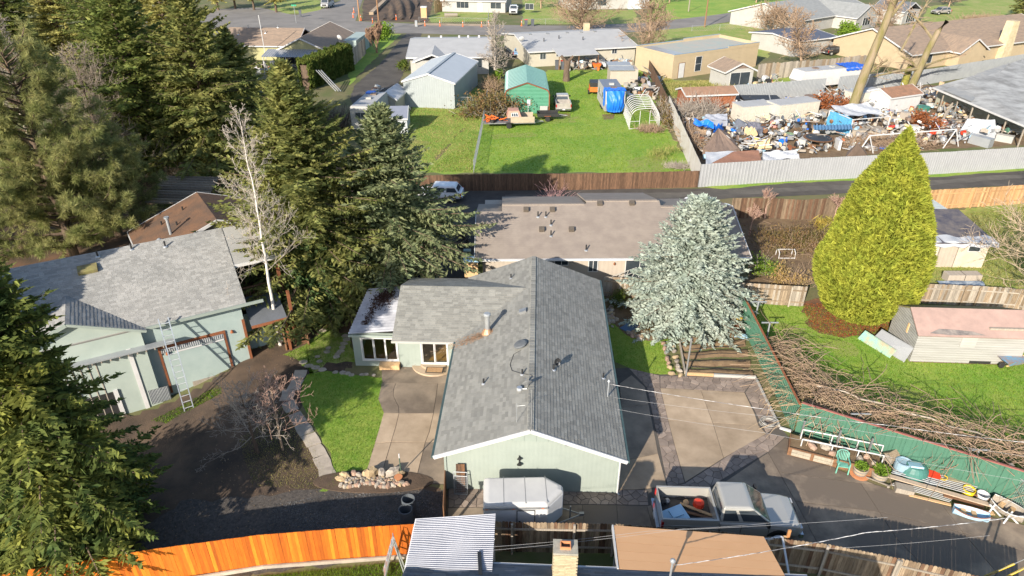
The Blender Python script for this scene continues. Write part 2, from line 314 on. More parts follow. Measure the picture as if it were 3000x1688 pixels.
# ---------------- plants ----------------
def conifer(name,label,base,Ht,Rad,hb=.5,n=260,mat=None,ll=.3,lw=.1,p=.85,droop=.25,up=.15,sp=.32,seed=1,e0=-.12,e1=.8,group=None,trunk=.22,flat=.28,cat='tree',bmat=None,lean=(0,0),irr=.38,bl=.55):
    g=np.random.default_rng(seed); root=T(name,label,cat,(base[0],base[1],gz(base[0],base[1]) if base[0]<-14 else 0),0,group)
    C=[];Us=[];Vs=[];SA=[];SB=[];RA=[];RB=[]; lob=[(g.uniform(0,6.28),g.uniform(0,.95),g.uniform(.35,.8),g.uniform(.05,.13)) for _ in range(26)]
    for i in range(n):
        t=((i+g.uniform(0,1))/n)**1.08; z=hb+(Ht-hb)*t; az=i*2.39996+g.uniform(-.35,.35)
        L=Rad*(1-t)**p*(g.uniform(.5,.85) if i%3==0 else g.uniform(.8,1.12))+.12; L*=min(1,bl+t*3.5)*(1-irr*.55+irr*min(1.5,sum(math.exp(-(((az-a+math.pi)%(2*math.pi)-math.pi)/wa)**2-((t-tt)/wt)**2) for a,tt,wa,wt in lob)))
        el=e0+(e1-e0)*t**1.5+g.uniform(-.12,.12); K=int(3+L/sp); s=np.linspace(.16,1,K)
        dh=np.array([math.cos(az),math.sin(az),0.])
        def pt(s): 
            s=np.asarray(s)[:,None]; return np.array([lean[0]*z/Ht,lean[1]*z/Ht,z])+dh*(L*math.cos(el)*s)+np.array([0,0,1.])*(L*(math.sin(el)*s-droop*s*s+up*s**3))
        pp=pt(s); bd=nrm(pt(s+.02)-pt(s-.02)); side=nrm(np.cross(bd,[0,0,1.])); upv=np.cross(side,bd)
        q=pt(np.array([0,.5,1.])); SA+= [q[0],q[1]]; SB+=[q[1],q[2]]; r=.012+.012*L; RA+=[r,r*.6]; RB+=[r*.6,.006]
        for sg in (-1,1):
            lt=(.14+.40*L*(1-s)**.8)*g.uniform(.6,1.15,K); lt=np.minimum(lt,1.3)
            td=nrm(bd*.62+side*sg*.78+np.array([0,0,-.12])+g.normal(0,.12,(K,3)))
            nq=max(2,int(math.ceil(lt.max()/ll*1.35)))
            f=(np.arange(nq)+.5)/nq
            c=pp[:,None,:]+td[:,None,:]*(lt[:,None]*f[None,:])[:,:,None]+g.normal(0,.035,(K,nq,3)); c[:,:,2]-=.10*(lt[:,None]*f[None,:])**1.5
            ang=g.normal(0,.38,(K,nq,1)); du=nrm(td[:,None,:]+bd[:,None,:]*.35*ang+g.normal(0,.22,(K,nq,3)))
            nn=nrm(upv[:,None,:]*flat+g.normal(0,.55,(K,nq,3))); dv=nrm(np.cross(du,nn))
            keep=(f[None,:]*np.ones((K,1))*lt.max()<=lt[:,None]+ll*.5).ravel()
            sc=g.uniform(.7,1.25,(K,nq,1))
            C.append(c.reshape(-1,3)[keep]); Us.append((du*ll*.5*sc).reshape(-1,3)[keep]); Vs.append((dv*lw*.5*sc).reshape(-1,3)[keep])
        C.append(pp[-1:]+bd[-1:]*ll*.2); Us.append(bd[-1:]*ll*.6); Vs.append(side[-1:]*lw*.6)
    C=np.concatenate(C);Us=np.concatenate(Us);Vs=np.concatenate(Vs)
    linkmesh('crown',leafmesh('crown',C,Us,Vs),root,mat)
    linkmesh('branches',segmesh('branches',SA,SB,RA,RB),root,bmat or m_bark)
    k=8; zz=np.linspace(0,Ht*.97,k+1); ce=np.c_[lean[0]*zz/Ht,lean[1]*zz/Ht,zz]; rr=trunk*(1-zz/Ht*.95)
    linkmesh('trunk',segmesh('trunk',ce[:-1],ce[1:],rr[:-1],rr[1:],8),root,bmat or m_bark)
    return root
def plume(name,label,base,Ht,Rad,n,mat,ll,lw,prof,seed=1,lump=.16,h0=.15,cat='tree',group=None,upw=.55,depth=.4,tip=0.,trunk=.16):
    """dense arborvitae-like crown: flat sprays in a thick outer shell; prof(t)-> relative radius"""
    g=np.random.default_rng(seed); root=T(name,label,cat,(base[0],base[1],gz(base[0],base[1]) if base[0]<-14 else 0),0,group)
    ts=np.linspace(0,1,60); w=np.array([max(prof(t),.03) for t in ts]); cdf=np.cumsum(w); cdf/=cdf[-1]
    t=np.interp(g.uniform(0,1,n),cdf,ts); az=g.uniform(0,2*math.pi,n); r0=np.interp(t,ts,w)*Rad
    lobes=[(g.uniform(0,6.28),g.uniform(0,1),g.uniform(.25,.6),g.uniform(.05,.14)) for _ in range(46)]
    bumpv=np.zeros(n)
    for a,tt,wa,wt in lobes:
        da=np.angle(np.exp(1j*(az-a))); bumpv+=np.exp(-(da/wa)**2-((t-tt)/wt)**2)
    r=r0*(1+lump*(np.minimum(bumpv,1.7)-.75))*(1-depth*g.uniform(0,1,n)**2.2)
    er=np.c_[np.cos(az),np.sin(az),np.zeros(n)]; c=er*r[:,None]+np.c_[np.zeros((n,2)),h0+t*(Ht-h0)]; c[:,0]+=tip*t*t
    u=nrm(er*(1-upw)+np.array([0,0,1.])*upw+g.normal(0,.32,(n,3))); v=nrm(np.cross(u,er+g.normal(0,.5,(n,3)))); s=g.uniform(.6,1.3,n)[:,None]
    linkmesh('crown',leafmesh('crown',c,u*ll*.5*s,v*lw*.5*s),root,mat)
    linkmesh('trunk',segmesh('trunk',[(0,0,0)],[(tip*.7,0,Ht*.85)],[trunk],[.03],8),root,m_bark)
    return root
def bare(name,label,base,Ht,spread,r0,mat,seed=1,depth=5,kids=3,lean=(0,0),up=.35,cat='tree',group=None,clear=.3,twigs=1.,wig=.25,mat2=None,stems=1,minr=.006,gnarl=1.):
    g=random.Random(seed); root=T(name,label,cat,(base[0],base[1],base[2] if len(base)>2 else 0),0,group); big=[];small=[]
    def rv(s): return Vector((g.gauss(0,s),g.gauss(0,s),g.gauss(0,s)))
    def grow(p,d,L,r,k):
        ns=3 if k>1 else 2; rr=r
        for j in range(ns):
            d=(d+rv(wig*gnarl*.6)+Vector((0,0,.04*up))).normalized(); q=p+d*L/ns; r2=max(minr*.6,rr*(.80 if k else .6))
            (big if k>=depth-1 else small).append((p[:],q[:],max(rr,minr),r2)); 
            if k>0 and j>=(1 if k==depth else 0):
                for _ in range(kids if j==ns-1 else max(1,int(kids*.6*twigs))):
                    a=g.uniform(0,6.283); ax=Vector((math.cos(a)*spread,math.sin(a)*spread,up+g.uniform(-.2,.2)))
                    grow(q,(d*.75+ax*.8).normalized(),L*g.uniform(.5,.78),r2*g.uniform(.5,.7),k-1)
            p=q; rr=r2
    for s in range(stems):
        d=Vector((lean[0]+(g.uniform(-.3,.3) if stems>1 else 0),lean[1]+(g.uniform(-.3,.3) if stems>1 else 0),1)).normalized(); L=Ht*clear
        p=Vector((g.uniform(-.15,.15)*(stems>1),g.uniform(-.15,.15)*(stems>1),-.1)); q=p+d*(L*.5+.1); q2=p+d*(L+.1)+rv(.03*L)
        big.append((p[:],q[:],r0*1.15,r0)); big.append((q[:],q2[:],r0,r0*.9)); grow(q2,d,Ht*(1-clear)*.36,r0*.85,depth)
    def seg(nm,L,n,m):
        if L: a=list(zip(*L)); linkmesh(nm,segmesh(nm,a[0],a[1],a[2],a[3],n),root,m)
    seg('trunk',big,6,mat); seg('twigs',small,3,mat2 or mat)
    return root
def leader(name,label,base,Ht,Rb,r0,mat,mat2,seed,n=46,h0=.25,lean=(0,0),up=.9,sub=9,cat='tree',minr=.01):
    """bare tree with one stem and side branches along it"""
    g=np.random.default_rng(seed); root=T(name,label,cat,(base[0],base[1],0)); K=16; z=np.linspace(0,1,K+1); ce=np.c_[lean[0]*z*Ht+np.cumsum(g.normal(0,.012*Ht/4,K+1)),lean[1]*z*Ht+np.cumsum(g.normal(0,.012*Ht/4,K+1)),z*Ht-.1]; rr=r0*(1-z*.93)
    linkmesh('trunk',segmesh('trunk',ce[:-1],ce[1:],rr[:-1],rr[1:],8),root,mat); A=[];B=[];RA=[];RB=[]
    def chain(p,d,L,r,ns,lift,lvl):
        for j in range(ns):
            d=nrm(d+g.normal(0,.16,3)+np.array([0,0,lift/ns])); q=p+d*L/ns; A.append(p);B.append(q);RA.append(max(r,minr));r=r*.8;RB.append(max(r,minr*.7))
            if lvl>0:
                for _ in range(g.integers(1,3) if lvl==2 else 2):
                    e=nrm(d*.8+g.normal(0,.6,3)+np.array([0,0,.15])); chain(q,e,L*g.uniform(.28,.5)*(1-.45*j/ns),r*.6,3 if lvl==2 else 2,.25,lvl-1)
            p=q
    for i in range(n):
        t=h0+(1-h0)*((i+g.uniform(0,1))/n)**.9; k=min(K-1,int(t*K)); p=ce[k]+(ce[k+1]-ce[k])*(t*K-k); az=i*2.4+g.uniform(-.5,.5); L=Rb*(1-t)**.6*g.uniform(.6,1.15)+.3; el=up*(.45+.6*t)
        chain(p,np.array([math.cos(az)*math.cos(el),math.sin(az)*math.cos(el),math.sin(el)]),L,max(.012,r0*(1-t)*.36),sub if L>2 else 4,.25,2)
    linkmesh('branches',segmesh('branches',A,B,RA,RB,3),root,mat2); return root
def bush(name,label,base,rx,ry,h,n,mat,ll=.12,lw=.07,seed=1,sticks=0,smat=None,cat='shrub',group=None,kind=None,spiky=0.):
    g=np.random.default_rng(seed); z=base[2] if len(base)>2 else 0; root=T(name,label,cat,(base[0],base[1],z),0,group)
    if n:
        nb=max(4,n//260); cb=np.c_[g.uniform(-.7,.7,nb)*rx,g.uniform(-.7,.7,nb)*ry,g.uniform(.25,.75,nb)*h]; k=g.integers(0,nb,n)
        c=cb[k]+g.normal(0,1,(n,3))*np.array([rx*.26,ry*.26,h*.2]); c[:,2]=np.clip(np.abs(c[:,2]),0,h*1.1)
        u=nrm(g.normal(0,1,(n,3))+np.array([0,0,spiky])); v=nrm(np.cross(u,g.normal(0,1,(n,3)))); s=g.uniform(.5,1.3,n)[:,None]
        linkmesh('foliage',leafmesh('foliage',c,u*ll*.5*s,v*lw*.5*s),root,mat)
    if sticks:
        a=np.c_[g.normal(0,.35,sticks)*rx,g.normal(0,.35,sticks)*ry,g.uniform(0,.3,sticks)*h]; d=nrm(np.c_[g.normal(0,.7,(sticks,2)),g.uniform(.1,1.1,sticks)]); l=g.uniform(.3,1.,sticks)[:,None]*h*1.1
        m1=a+d*l*.5; b=m1+nrm(d+g.normal(0,.3,(sticks,3)))*l*.5; r=np.full(sticks,.007+.00022*float(base[1]))*g.uniform(.6,1.4,sticks)
        linkmesh('stems',segmesh('stems',np.r_[a,m1],np.r_[m1,b],np.r_[r,r*.8],np.r_[r*.8,r*.4]),root,smat or m_twig)['kind']='stuff'
    return root
def tangle(name,label,pts,width,h,n,mat,seed=1,r=.008,lng=1.2,kind='stuff',leaf=None):
    """arching canes along a line of ground points (z of points = where they rest)"""
    g=np.random.default_rng(seed); A=[];B=[]; pts=[Vector((p[0],p[1],p[2] if len(p)>2 else 0)) for p in pts]; ls=[(b-a).length for a,b in zip(pts,pts[1:])]; tot=sum(ls)
    for i in range(n):
        s=g.uniform(0,tot); k=0
        while k<len(ls)-1 and s>ls[k]: s-=ls[k]; k+=1
        c=np.array(pts[k].lerp(pts[k+1],s/ls[k])); c=c+np.array([g.normal(0,.4)*width,g.normal(0,.4)*width,g.uniform(-.5,.5)*h]); an=g.uniform(0,6.28); d=np.array([math.cos(an),math.sin(an),g.uniform(-.2,.9)]); L=lng*g.uniform(.5,1.4)
        p=c
        for j in range(6):
            q=p+d*L/6; A.append(p);B.append(q); p=q; d=d+np.array([g.normal(0,.4),g.normal(0,.4),-.2])
    A=np.array(A);B=np.array(B); off=Vector(pts[0]); off.z=0; A-=np.array(off);B-=np.array(off)
    o=linkmesh(name,(lambda q:segmesh(name,A,B,q,q*.85))(np.repeat(g.uniform(.5,1.7,n)**1.5*r,6)),None,mat); o.location=off
    return tag(o,label,None,None,kind)
def rockmesh(seed,sq=.7):
    g=random.Random(seed); m=M(); n=7
    prof=[(.55,-.5),(1,-.15),(.9,.3),(.5,.5)]; vs=[]; fs=[]
    for r,z in prof:
        for k in range(n):
            t=6.283*k/n; q=r*g.uniform(.8,1.15); vs.append((q*math.cos(t)*.5,q*math.sin(t)*.5*sq,z*g.uniform(.85,1.1)))
    for i in range(3):
        for k in range(n): fs.append((i*n+k,i*n+(k+1)%n,(i+1)*n+(k+1)%n,(i+1)*n+k))
    fs.append(tuple(range(n-1,-1,-1))); fs.append(tuple(range(3*n,4*n))); m.add(vs,fs); return m.mesh('rock',False)
ROCKS=[]
def rocks(places,parent=None,name='rock',mats=None,label=None,cat=None,group=None,seed=1):
    """places: (x,y,z,size). with a parent they are its parts"""
    g=random.Random(seed)
    if not ROCKS:
        for i in range(5):
            for mm in (m_rock,m_flag,MT('tan_rock',(.42,.33,.2),.9,(.3,.22,.13),2.5,.5,14,obj=.2),MT('pink_rock',(.40,.27,.2),.9,(.3,.2,.15),2.5,.5,14,obj=.2)):
                me=rockmesh(i*7+len(ROCKS)); me.materials.append(mm); ROCKS.append(me)
    inv=ROOT[parent.name].inverted() if parent else Matrix()
    for x,y,z,s in places:
        o=bpy.data.objects.new(name,g.choice(ROCKS)); COL.objects.link(o)
        if parent: o.parent=parent
        o.matrix_local=inv@Matrix.Translation((x,y,z+s*.22))@Matrix.Rotation(g.uniform(0,6.28),4,'Z')@Matrix.Diagonal((s*g.uniform(.8,1.3),s*g.uniform(.8,1.2),s*g.uniform(.5,.8),1))
        if cat: tag(o,label,cat,group)
# ---------------- setting: ground, roads, lawns, concrete ----------------
def axis(a,b,st,far): return [-f for f in far[::-1] if -f<a]+list(np.arange(a,b+.01,st))+[f for f in far if f>b]
xs=axis(-30,30,.5,[34,40,50,70,100,160,300,700,1500]); ys=[-300,-60,-10]+list(np.arange(8,46,.5))+[50,60,80,110,150,220,400,800,1800]
m=M(); nx=len(xs); m.v=[(x,y,gz(x,y)) for y in ys for x in xs]
m.f=[(j*nx+i,j*nx+i+1,(j+1)*nx+i+1,(j+1)*nx+i) for j in range(len(ys)-1) for i in range(nx-1)]; m.k=[0]*len(m.f)
tag(linkmesh('ground',m.mesh('ground',True),None,m_ground),kind='structure')
def gsheet(name,poly,z,mat,c=.4,jit=.0):
    a=np.array([tuple(p) for p in poly]); lo=a.min(0); hi=a.max(0); X=np.arange(lo[0],hi[0]+c,c); Y=np.arange(lo[1],hi[1]+c,c); n=len(X)
    r=random.Random(3); m=M(); jx=[[r.uniform(-.12,.12) for _ in X] for _ in Y]
    m.v=[(x+jx[j][i],y+jx[j][i-1],gz(x,y)+z+(.06 if gz(x,y)<-.001 else 0)) for j,y in enumerate(Y) for i,x in enumerate(X)]
    cx,cy=np.meshgrid((X[:-1]+X[1:])/2,(Y[:-1]+Y[1:])/2); ins=inside(a,cx.ravel(),cy.ravel()).reshape(cx.shape)
    m.f=[(j*n+i,j*n+i+1,(j+1)*n+i+1,(j+1)*n+i) for j in range(len(Y)-1) for i in range(n-1) if ins[j,i]]; m.k=[0]*len(m.f)
    return tag(linkmesh(name,m.mesh(name,True),None,mat),kind='structure')
dirt=XY([(60,1230),(300,1190),(560,1120),(700,1060),(760,985),(870,960),(1030,980),(1040,1075),(900,1120),(880,1230),(960,1400),(985,1440),(1305,1425),(1310,1580),(760,1680),(60,1720),(-200,1500)])
gsheet('dirt_yard',dirt,.005,m_dirt)
sheet('gravel_drive',XY([(330,1700),(750,1680),(1310,1600),(1312,1432),(1000,1436),(760,1455),(420,1475),(250,1560)]),.012,m_gravel,.25,.5,5)
sheet('dark_yard',XY([(-600,900),(-500,500),(200,500),(500,500),(900,470),(1100,500),(1100,960),(780,1000),(720,880),(400,760)]),.006,MT('needle_soil',(.15,.085,.05),.95,(.06,.045,.03),.6,.8,16,det=9),.3,1.)
sheet('lawn',XY([(1240,508),(1760,507),(2045,500),(2010,470),(1935,330),(1905,250),(1880,205),(1605,205),(1480,330),(1405,330)]),.006,m_lawn,.3,1.,2)
sheet('lawn',XY([(1060,508),(1236,508),(1402,330),(1420,270),(1385,250),(1330,300),(1210,312),(1180,345),(1080,400)]),.005,m_lawn,.3,1.,3)
sheet('lawn',XY([(1022,205),(1023,250),(1080,190),(1175,100),(1138,98),(1080,140)]),.006,m_lawn,.2,1.,4)
sheet('front_lawn',XY([(800,0),(790,40),(900,40),(970,26),(975,8),(930,0)]),.006,m_lawn2,.3,1.,5)
sheet('front_lawn',XY([(1255,48),(1290,36),(1445,36),(1445,62),(1262,66)]),.006,m_lawn2,.2,1.,6)
sheet('front_lawn',XY([(1530,72),(1530,0),(1668,0),(1680,28),(1860,30),(1870,70)]),.006,m_lawn2,.3,1.,7)
sheet('field_grass',XY([(1895,66),(1900,0),(2210,0),(2380,-16),(2340,0),(2100,46)]),.006,m_lawn,.4,2.,8)
sheet('field_grass',XY([(1890,92),(2090,72),(2265,50),(2275,60),(2250,170),(1960,140),(1935,200),(1890,180)]),.007,m_lawn2,.3,1.,9)
sheet('field_grass',XY([(1935,200),(1960,300),(2050,300),(2160,275),(2120,240),(1975,235)]),.008,m_lawn2,.3,1.,10)
sheet('yard_grass',XY([(2250,270),(2360,245),(2360,205),(2280,215),(2240,230)]),.007,m_lawn,.3,1.,11)
sheet('field_grass',XY([(2700,60),(2720,20),(3100,-40),(3300,10),(3000,66),(2800,75)]),.007,m_lawn2,.3,1.,12)
sheet('bare_lot',XY([(1060,62),(1065,0),(1270,-10),(1255,66)]),.009,m_dirt,.3,1.,13)
sheet('street',XY([(400,60),(600,28),(760,22),(850,42),(990,60),(1260,72),(1500,74),(1700,76),(1900,66),(2080,46),(2250,22),(2420,-12),(2480,-4),(2260,44),(2060,76),(1900,92),(1700,102),(1450,104),(1200,98),(1040,95),(900,90),(600,110)]),.012,m_road)
sheet('side_street',XY([(860,46),(935,30),(1000,0),(1022,-30),(1060,-30),(1062,0),(1040,66),(950,60)]),.016,m_road)
sheet('gravel_driveway',XY([(1190,98),(1236,98),(1210,160),(1170,240),(1168,300),(1040,330),(1025,290),(1040,250),(1110,190)]),.013,m_asph2,.15,.7,14)
sheet('house_drive',XY([(1486,105),(1545,103),(1545,180),(1480,165)]),.013,m_asph2)
sheet('dirt_spot',XY([(1640,333),(1668,333),(1672,341),(1636,343)]),.016,m_soil,.15,.4,15)
sheet('dirt_spot',XY([(1765,336),(1800,334),(1800,350),(1768,352)]),.016,m_soil,.15,.4,16)
sheet('junkyard_floor',XY([(1955,290),(2050,500),(2300,475),(2700,440),(3100,420),(3100,250),(2740,250),(2500,250)]),.010,m_soil,.3,1.,17)
lane=XY([(1100,610),(1330,556),(2050,553),(2300,537),(2730,519),(3080,492),(3080,538),(2730,556),(2290,576),(2150,580),(1980,600),(1500,606),(1392,612),(1390,790),(1300,900),(1060,870)])
sheet('asphalt_lane',lane,.014,m_asph2,.08,1.,18)
sheet('lane_wear',XY([(1480,572),(1900,566),(2300,551),(2700,531),(3080,504),(3080,516),(2700,545),(2300,563),(1900,583),(1480,590)]),.018,m_asph,.2,.9,19)
sheet('verge_grass',XY([(2052,547),(2300,530),(2730,508),(3080,483),(3080,494),(2730,520),(2300,538),(2120,556)]),.02,m_lawn,.12,.8,20)
# right-hand lawn, dry garden
rl=XY([(2180,872),(2360,895),(2560,930),(2700,890),(3100,930),(3100,1420),(2640,1290),(2330,1230),(2200,930)])
sheet('lawn',rl,.006,m_lawn,.2,.7,21)
sheet('lawn',XY([(2700,640),(2890,600),(3080,600),(3080,870),(2700,850)]),.006,m_lawn2,.3,.7,22)
sheet('dry_garden',XY([(2150,590),(2280,600),(2480,640),(2420,830),(2190,838),(2170,700)]),.007,m_soil,.3,.7,23)
sheet('leaf_litter',XY([(2345,885),(2370,960),(2440,985),(2560,990),(2620,960),(2640,900),(2500,860)]),.011,m_needle,.3,.6,24)
# left lawn and path
ll=XY([(900,1098),(960,1088),(1050,1100),(1118,1108),(1124,1128),(1110,1170),(1124,1210),(1108,1270),(1076,1378),(1020,1400),(985,1425),(955,1442),(935,1440),(972,1405),(973,1345),(940,1282),(905,1222),(880,1175),(885,1125)])
sheet('lawn',ll,.013,m_lawn,.08,.4,25)
ll2=XY([(905,1100),(935,1120),(880,1060),(830,1040),(900,1010),(960,960),(1030,1000),(1040,1060),(960,1062)])
sheet('mossy_bed',ll2,.010,m_lawn2,.2,.5,26)
rln=XY([(1776,945),(1790,1000),(1802,1062),(1850,1080),(1905,1096),(1985,1098),(1972,1072),(1948,1040),(1944,1012),(1985,990),(1900,1000),(1840,985),(1800,950)])
sheet('lawn_strip',rln,.010,m_lawn,.06,.4,27)
sheet('planting_bed',XY([(1775,855),(1780,950),(1830,985),(1900,1002),(1990,985),(2060,975),(2160,965),(2200,1000),(2160,850),(1960,835),(1830,835)]),.008,m_soil,.15,.5,28)
# concrete: a dark sub-base, then slabs standing proud of it with open joints
def inset(poly,d):
    n=len(poly); a=sum((poly[i].x*poly[(i+1)%n].y-poly[(i+1)%n].x*poly[i].y) for i in range(n)); sg=1 if a>0 else -1; out=[]
    for i in range(n):
        p0,p1,p2=poly[i-1],poly[i],poly[(i+1)%n]; e1=(p1-p0).normalized(); e2=(p2-p1).normalized()
        n1=Vector((-e1.y,e1.x))*sg; n2=Vector((-e2.y,e2.x))*sg; k=1+n1.dot(n2)
        out.append(p1+(n1+n2)*(d/max(k,.4)))
    return out
drive=XY([(1800,1080),(1838,1078),(1876,1090),(1937,1098),(2007,1101),(2088,1103),(2212,1109),(2250,1182),(2284,1252),(2320,1290),(2450,1375),(2560,1420),(2760,1480),(3080,1560),(3080,1760),(2860,1690),(2400,1600),(2250,1585),(1312,1535),(1312,1425),(1800,1436)])
dv=sheet('driveway',drive,.010,m_groove); ROOT[dv.name]=Matrix()
patio=XY([(1118,1072),(1330,1040),(1330,1130),(1306,1420),(1200,1418),(1072,1384),(1108,1268),(1124,1210),(1108,1170),(1120,1125)])
pt_=sheet('patio',patio,.008,m_groove); ROOT[pt_.name]=Matrix()
def slab(par,px,mat,z=.03,g=.012):
    m=M(); m.prism(inset([Vector(p) for p in XY(px)],g),0.,z); return m.build('slab',mat,par)
for px,mt in (([(1118,1072),(1222,1070),(1240,1082),(1260,1095),(1330,1095),(1330,1124),(1118,1124)],m_concd),([(1118,1124),(1160,1124),(1153,1142),(1152,1160),(1160,1178),(1168,1192),(1169,1212),(1124,1211),(1108,1170)],m_concd),
  ([(1160,1124),(1283,1124),(1270,1212),(1169,1212),(1168,1192),(1160,1178),(1152,1160),(1153,1142)],m_concd),([(1283,1124),(1330,1124),(1318,1212),(1270,1212)],m_concd),
  ([(1124,1211),(1169,1212),(1160,1250),(1146,1296),(1098,1300),(1110,1260)],m_conc),([(1169,1212),(1270,1212),(1258,1266),(1246,1297),(1146,1296),(1160,1250)],m_conc),([(1270,1212),(1318,1212),(1312,1297),(1246,1297),(1258,1266)],m_conc),
  ([(1098,1300),(1146,1297),(1122,1376),(1073,1383)],m_conc),([(1146,1297),(1246,1297),(1217,1415),(1122,1378)],m_conc),([(1246,1297),(1312,1297),(1306,1418),(1217,1416)],m_concd)): slab(pt_,px,mt)
# right driveway slabs: tan field, then wet ones towards the street
for px,mt in (([(1934,1138),(2053,1144),(2088,1240),(1957,1232)],m_conc),([(2053,1144),(2181,1151),(2211,1214),(2222,1248),(2088,1240)],m_conc),([(1957,1232),(2088,1240),(2120,1343),(2007,1414),(1980,1320)],m_conc),([(2088,1240),(2222,1248),(2245,1272),(2120,1343)],m_conc),
  ([(1815,1125),(1850,1100),(1889,1135),(1900,1185),(1820,1195)],m_concd),([(1820,1195),(1900,1185),(1916,1266),(1928,1330),(1835,1350)],m_concd),([(1805,1350),(1835,1350),(1928,1330),(1954,1426),(1860,1436),(1805,1436)],m_conc),
  ([(1312,1490),(1420,1487),(1420,1535),(1312,1535)],m_concd),([(1420,1487),(1705,1480),(1712,1540),(1420,1537)],m_concw),([(1705,1480),(1806,1482),(1812,1546),(1712,1540)],m_concw),([(1806,1482),(1895,1484),(1915,1560),(1812,1546)],m_concw),
  ([(1895,1484),(2060,1441),(2125,1412),(2165,1550),(2180,1590),(1915,1560)],m_concw),([(2125,1412),(2250,1327),(2282,1384),(2330,1470),(2393,1590),(2180,1590),(2165,1550)],m_concw),
  ([(2250,1327),(2300,1283),(2330,1298),(2450,1375),(2560,1420),(2521,1417),(2282,1384)],m_concw),([(2282,1384),(2521,1417),(2575,1500),(2330,1470)],m_concw),([(2330,1470),(2575,1500),(2629,1583),(2700,1655),(2393,1590)],m_concw),
  ([(2521,1417),(2560,1420),(2760,1480),(2822,1563),(2575,1500)],m_concw),([(2575,1500),(2822,1563),(2920,1680),(2905,1700),(2700,1655),(2629,1583)],m_concw),([(2760,1480),(3080,1560),(3080,1640),(2822,1563)],m_concw),([(2822,1563),(3080,1640),(3080,1750),(2905,1700),(2920,1680)],m_concw)): slab(dv,px,mt)
def clipcell(c,others,poly):
    cell=[Vector(p) for p in poly]
    for o in others:
        mid=(c+o)/2; n=o-c; out=[]
        for i in range(len(cell)):
            a=cell[i]; b=cell[(i+1)%len(cell)]; da=(a-mid).dot(n); db=(b-mid).dot(n)
            if da<=0: out.append(a)
            if da*db<0: out.append(a.lerp(b,da/(da-db)))
        cell=out
        if len(cell)<3: return None
    return cell
def crazy(par,px,size,seed,cnt=[0]):
    """irregular stamped stones filling a convex strip"""
    poly=[Vector(p) for p in XY(px)]; g=np.random.default_rng(seed); a=np.array([tuple(p) for p in poly]); area=.5*abs(sum(a[i,0]*a[(i+1)%len(a),1]-a[(i+1)%len(a),0]*a[i,1] for i in range(len(a))))
    q=[]; 
    for _ in range(int(area/size**2*14)):
        p=scatter(poly,1,g)
        if len(p) and all((p[0][0]-z.x)**2+(p[0][1]-z.y)**2>(size*.78)**2 for z in q): q.append(Vector(p[0]))
    ms=M()
    for c in q:
        near=sorted((o for o in q if o is not c and (o-c).length<size*3.5),key=lambda o:(o-c).length)[:14]; cell=clipcell(c,near,poly)
        if not cell: continue
        cell=[p for i,p in enumerate(cell) if (p-cell[i-1]).length>.03]
        if len(cell)<3: continue
        cell=inset(cell,.014); z=.028+g.uniform(-.004,.008)
        if cnt[0]<300: m=M(); m.prism(cell,0.,z); m.build('stone',m_stamp,par); cnt[0]+=1
        else: ms.prism(cell,0.,z)
    if ms.v: ms.build('stones',m_stamp,par,kind='stuff')
crazy(dv,[(1806,1437),(1895,1437),(1900,1482),(1806,1480)],.34,1); crazy(dv,[(1650,1438),(1806,1437),(1806,1480),(1650,1478)],.34,2); crazy(dv,[(1314,1428),(1420,1432),(1420,1486),(1314,1488)],.36,3)
crazy(dv,[(1924,1266),(1966,1266),(2006,1416),(1956,1428)],.36,4); crazy(dv,[(1895,1135),(1934,1138),(1966,1266),(1922,1266)],.36,5); crazy(dv,[(2006,1418),(2167,1314),(2248,1326),(2060,1440)],.4,6)
crazy(dv,[(2167,1314),(2250,1270),(2300,1282),(2250,1326)],.4,7); crazy(dv,[(1956,1428),(2006,1418),(2060,1440),(1905,1482)],.36,8)
crazy(dv,[(1934,1102),(2211,1110),(2181,1150),(1934,1137)],.36,9); crazy(dv,[(1842,1080),(1932,1101),(1934,1137),(1893,1134)],.36,10); crazy(dv,[(2211,1111),(2284,1252),(2245,1270),(2183,1151)],.4,11)
# curved step and landing before the sliding door
c=P(1274,1068).xy; st=T('patio_step','half round concrete step below the white sliding door','step',(c.x,c.y,0),R_(-2))
def half(r): return [(r*math.cos(t),-r*math.sin(t)*.92) for t in np.linspace(0,math.pi,18)]
m=M(); m.prism(half(1.32),0.,.14); m.build('lower_tread',m_conc,st); m=M(); m.prism(half(.85),.14,.27); m.build('upper_tread',m_conc,st)
b=P(1274,1081,.28); dm=T('doormat','brown doormat with dark border lying on the half round step','doormat',(b.x,b.y-.1,.272),R_(-3))
m=M(); m.box(-.5,.5,-.27,.27,0,.015); m.build('border',m_black,dm); m=M(); m.box(-.44,.44,-.215,.215,.015,.026); m.build('mat',MT('coir',(.40,.25,.13),.95,(.3,.18,.09),14),dm)
b=P(1144,1075); m=M(); m.obox((b.x,b.y-.12,.17),(1.15,.42,.34),(0,0,R_(-2))); m.build('wooden_step',m_ply,None,'plain pine box step under the sunroom window','step')
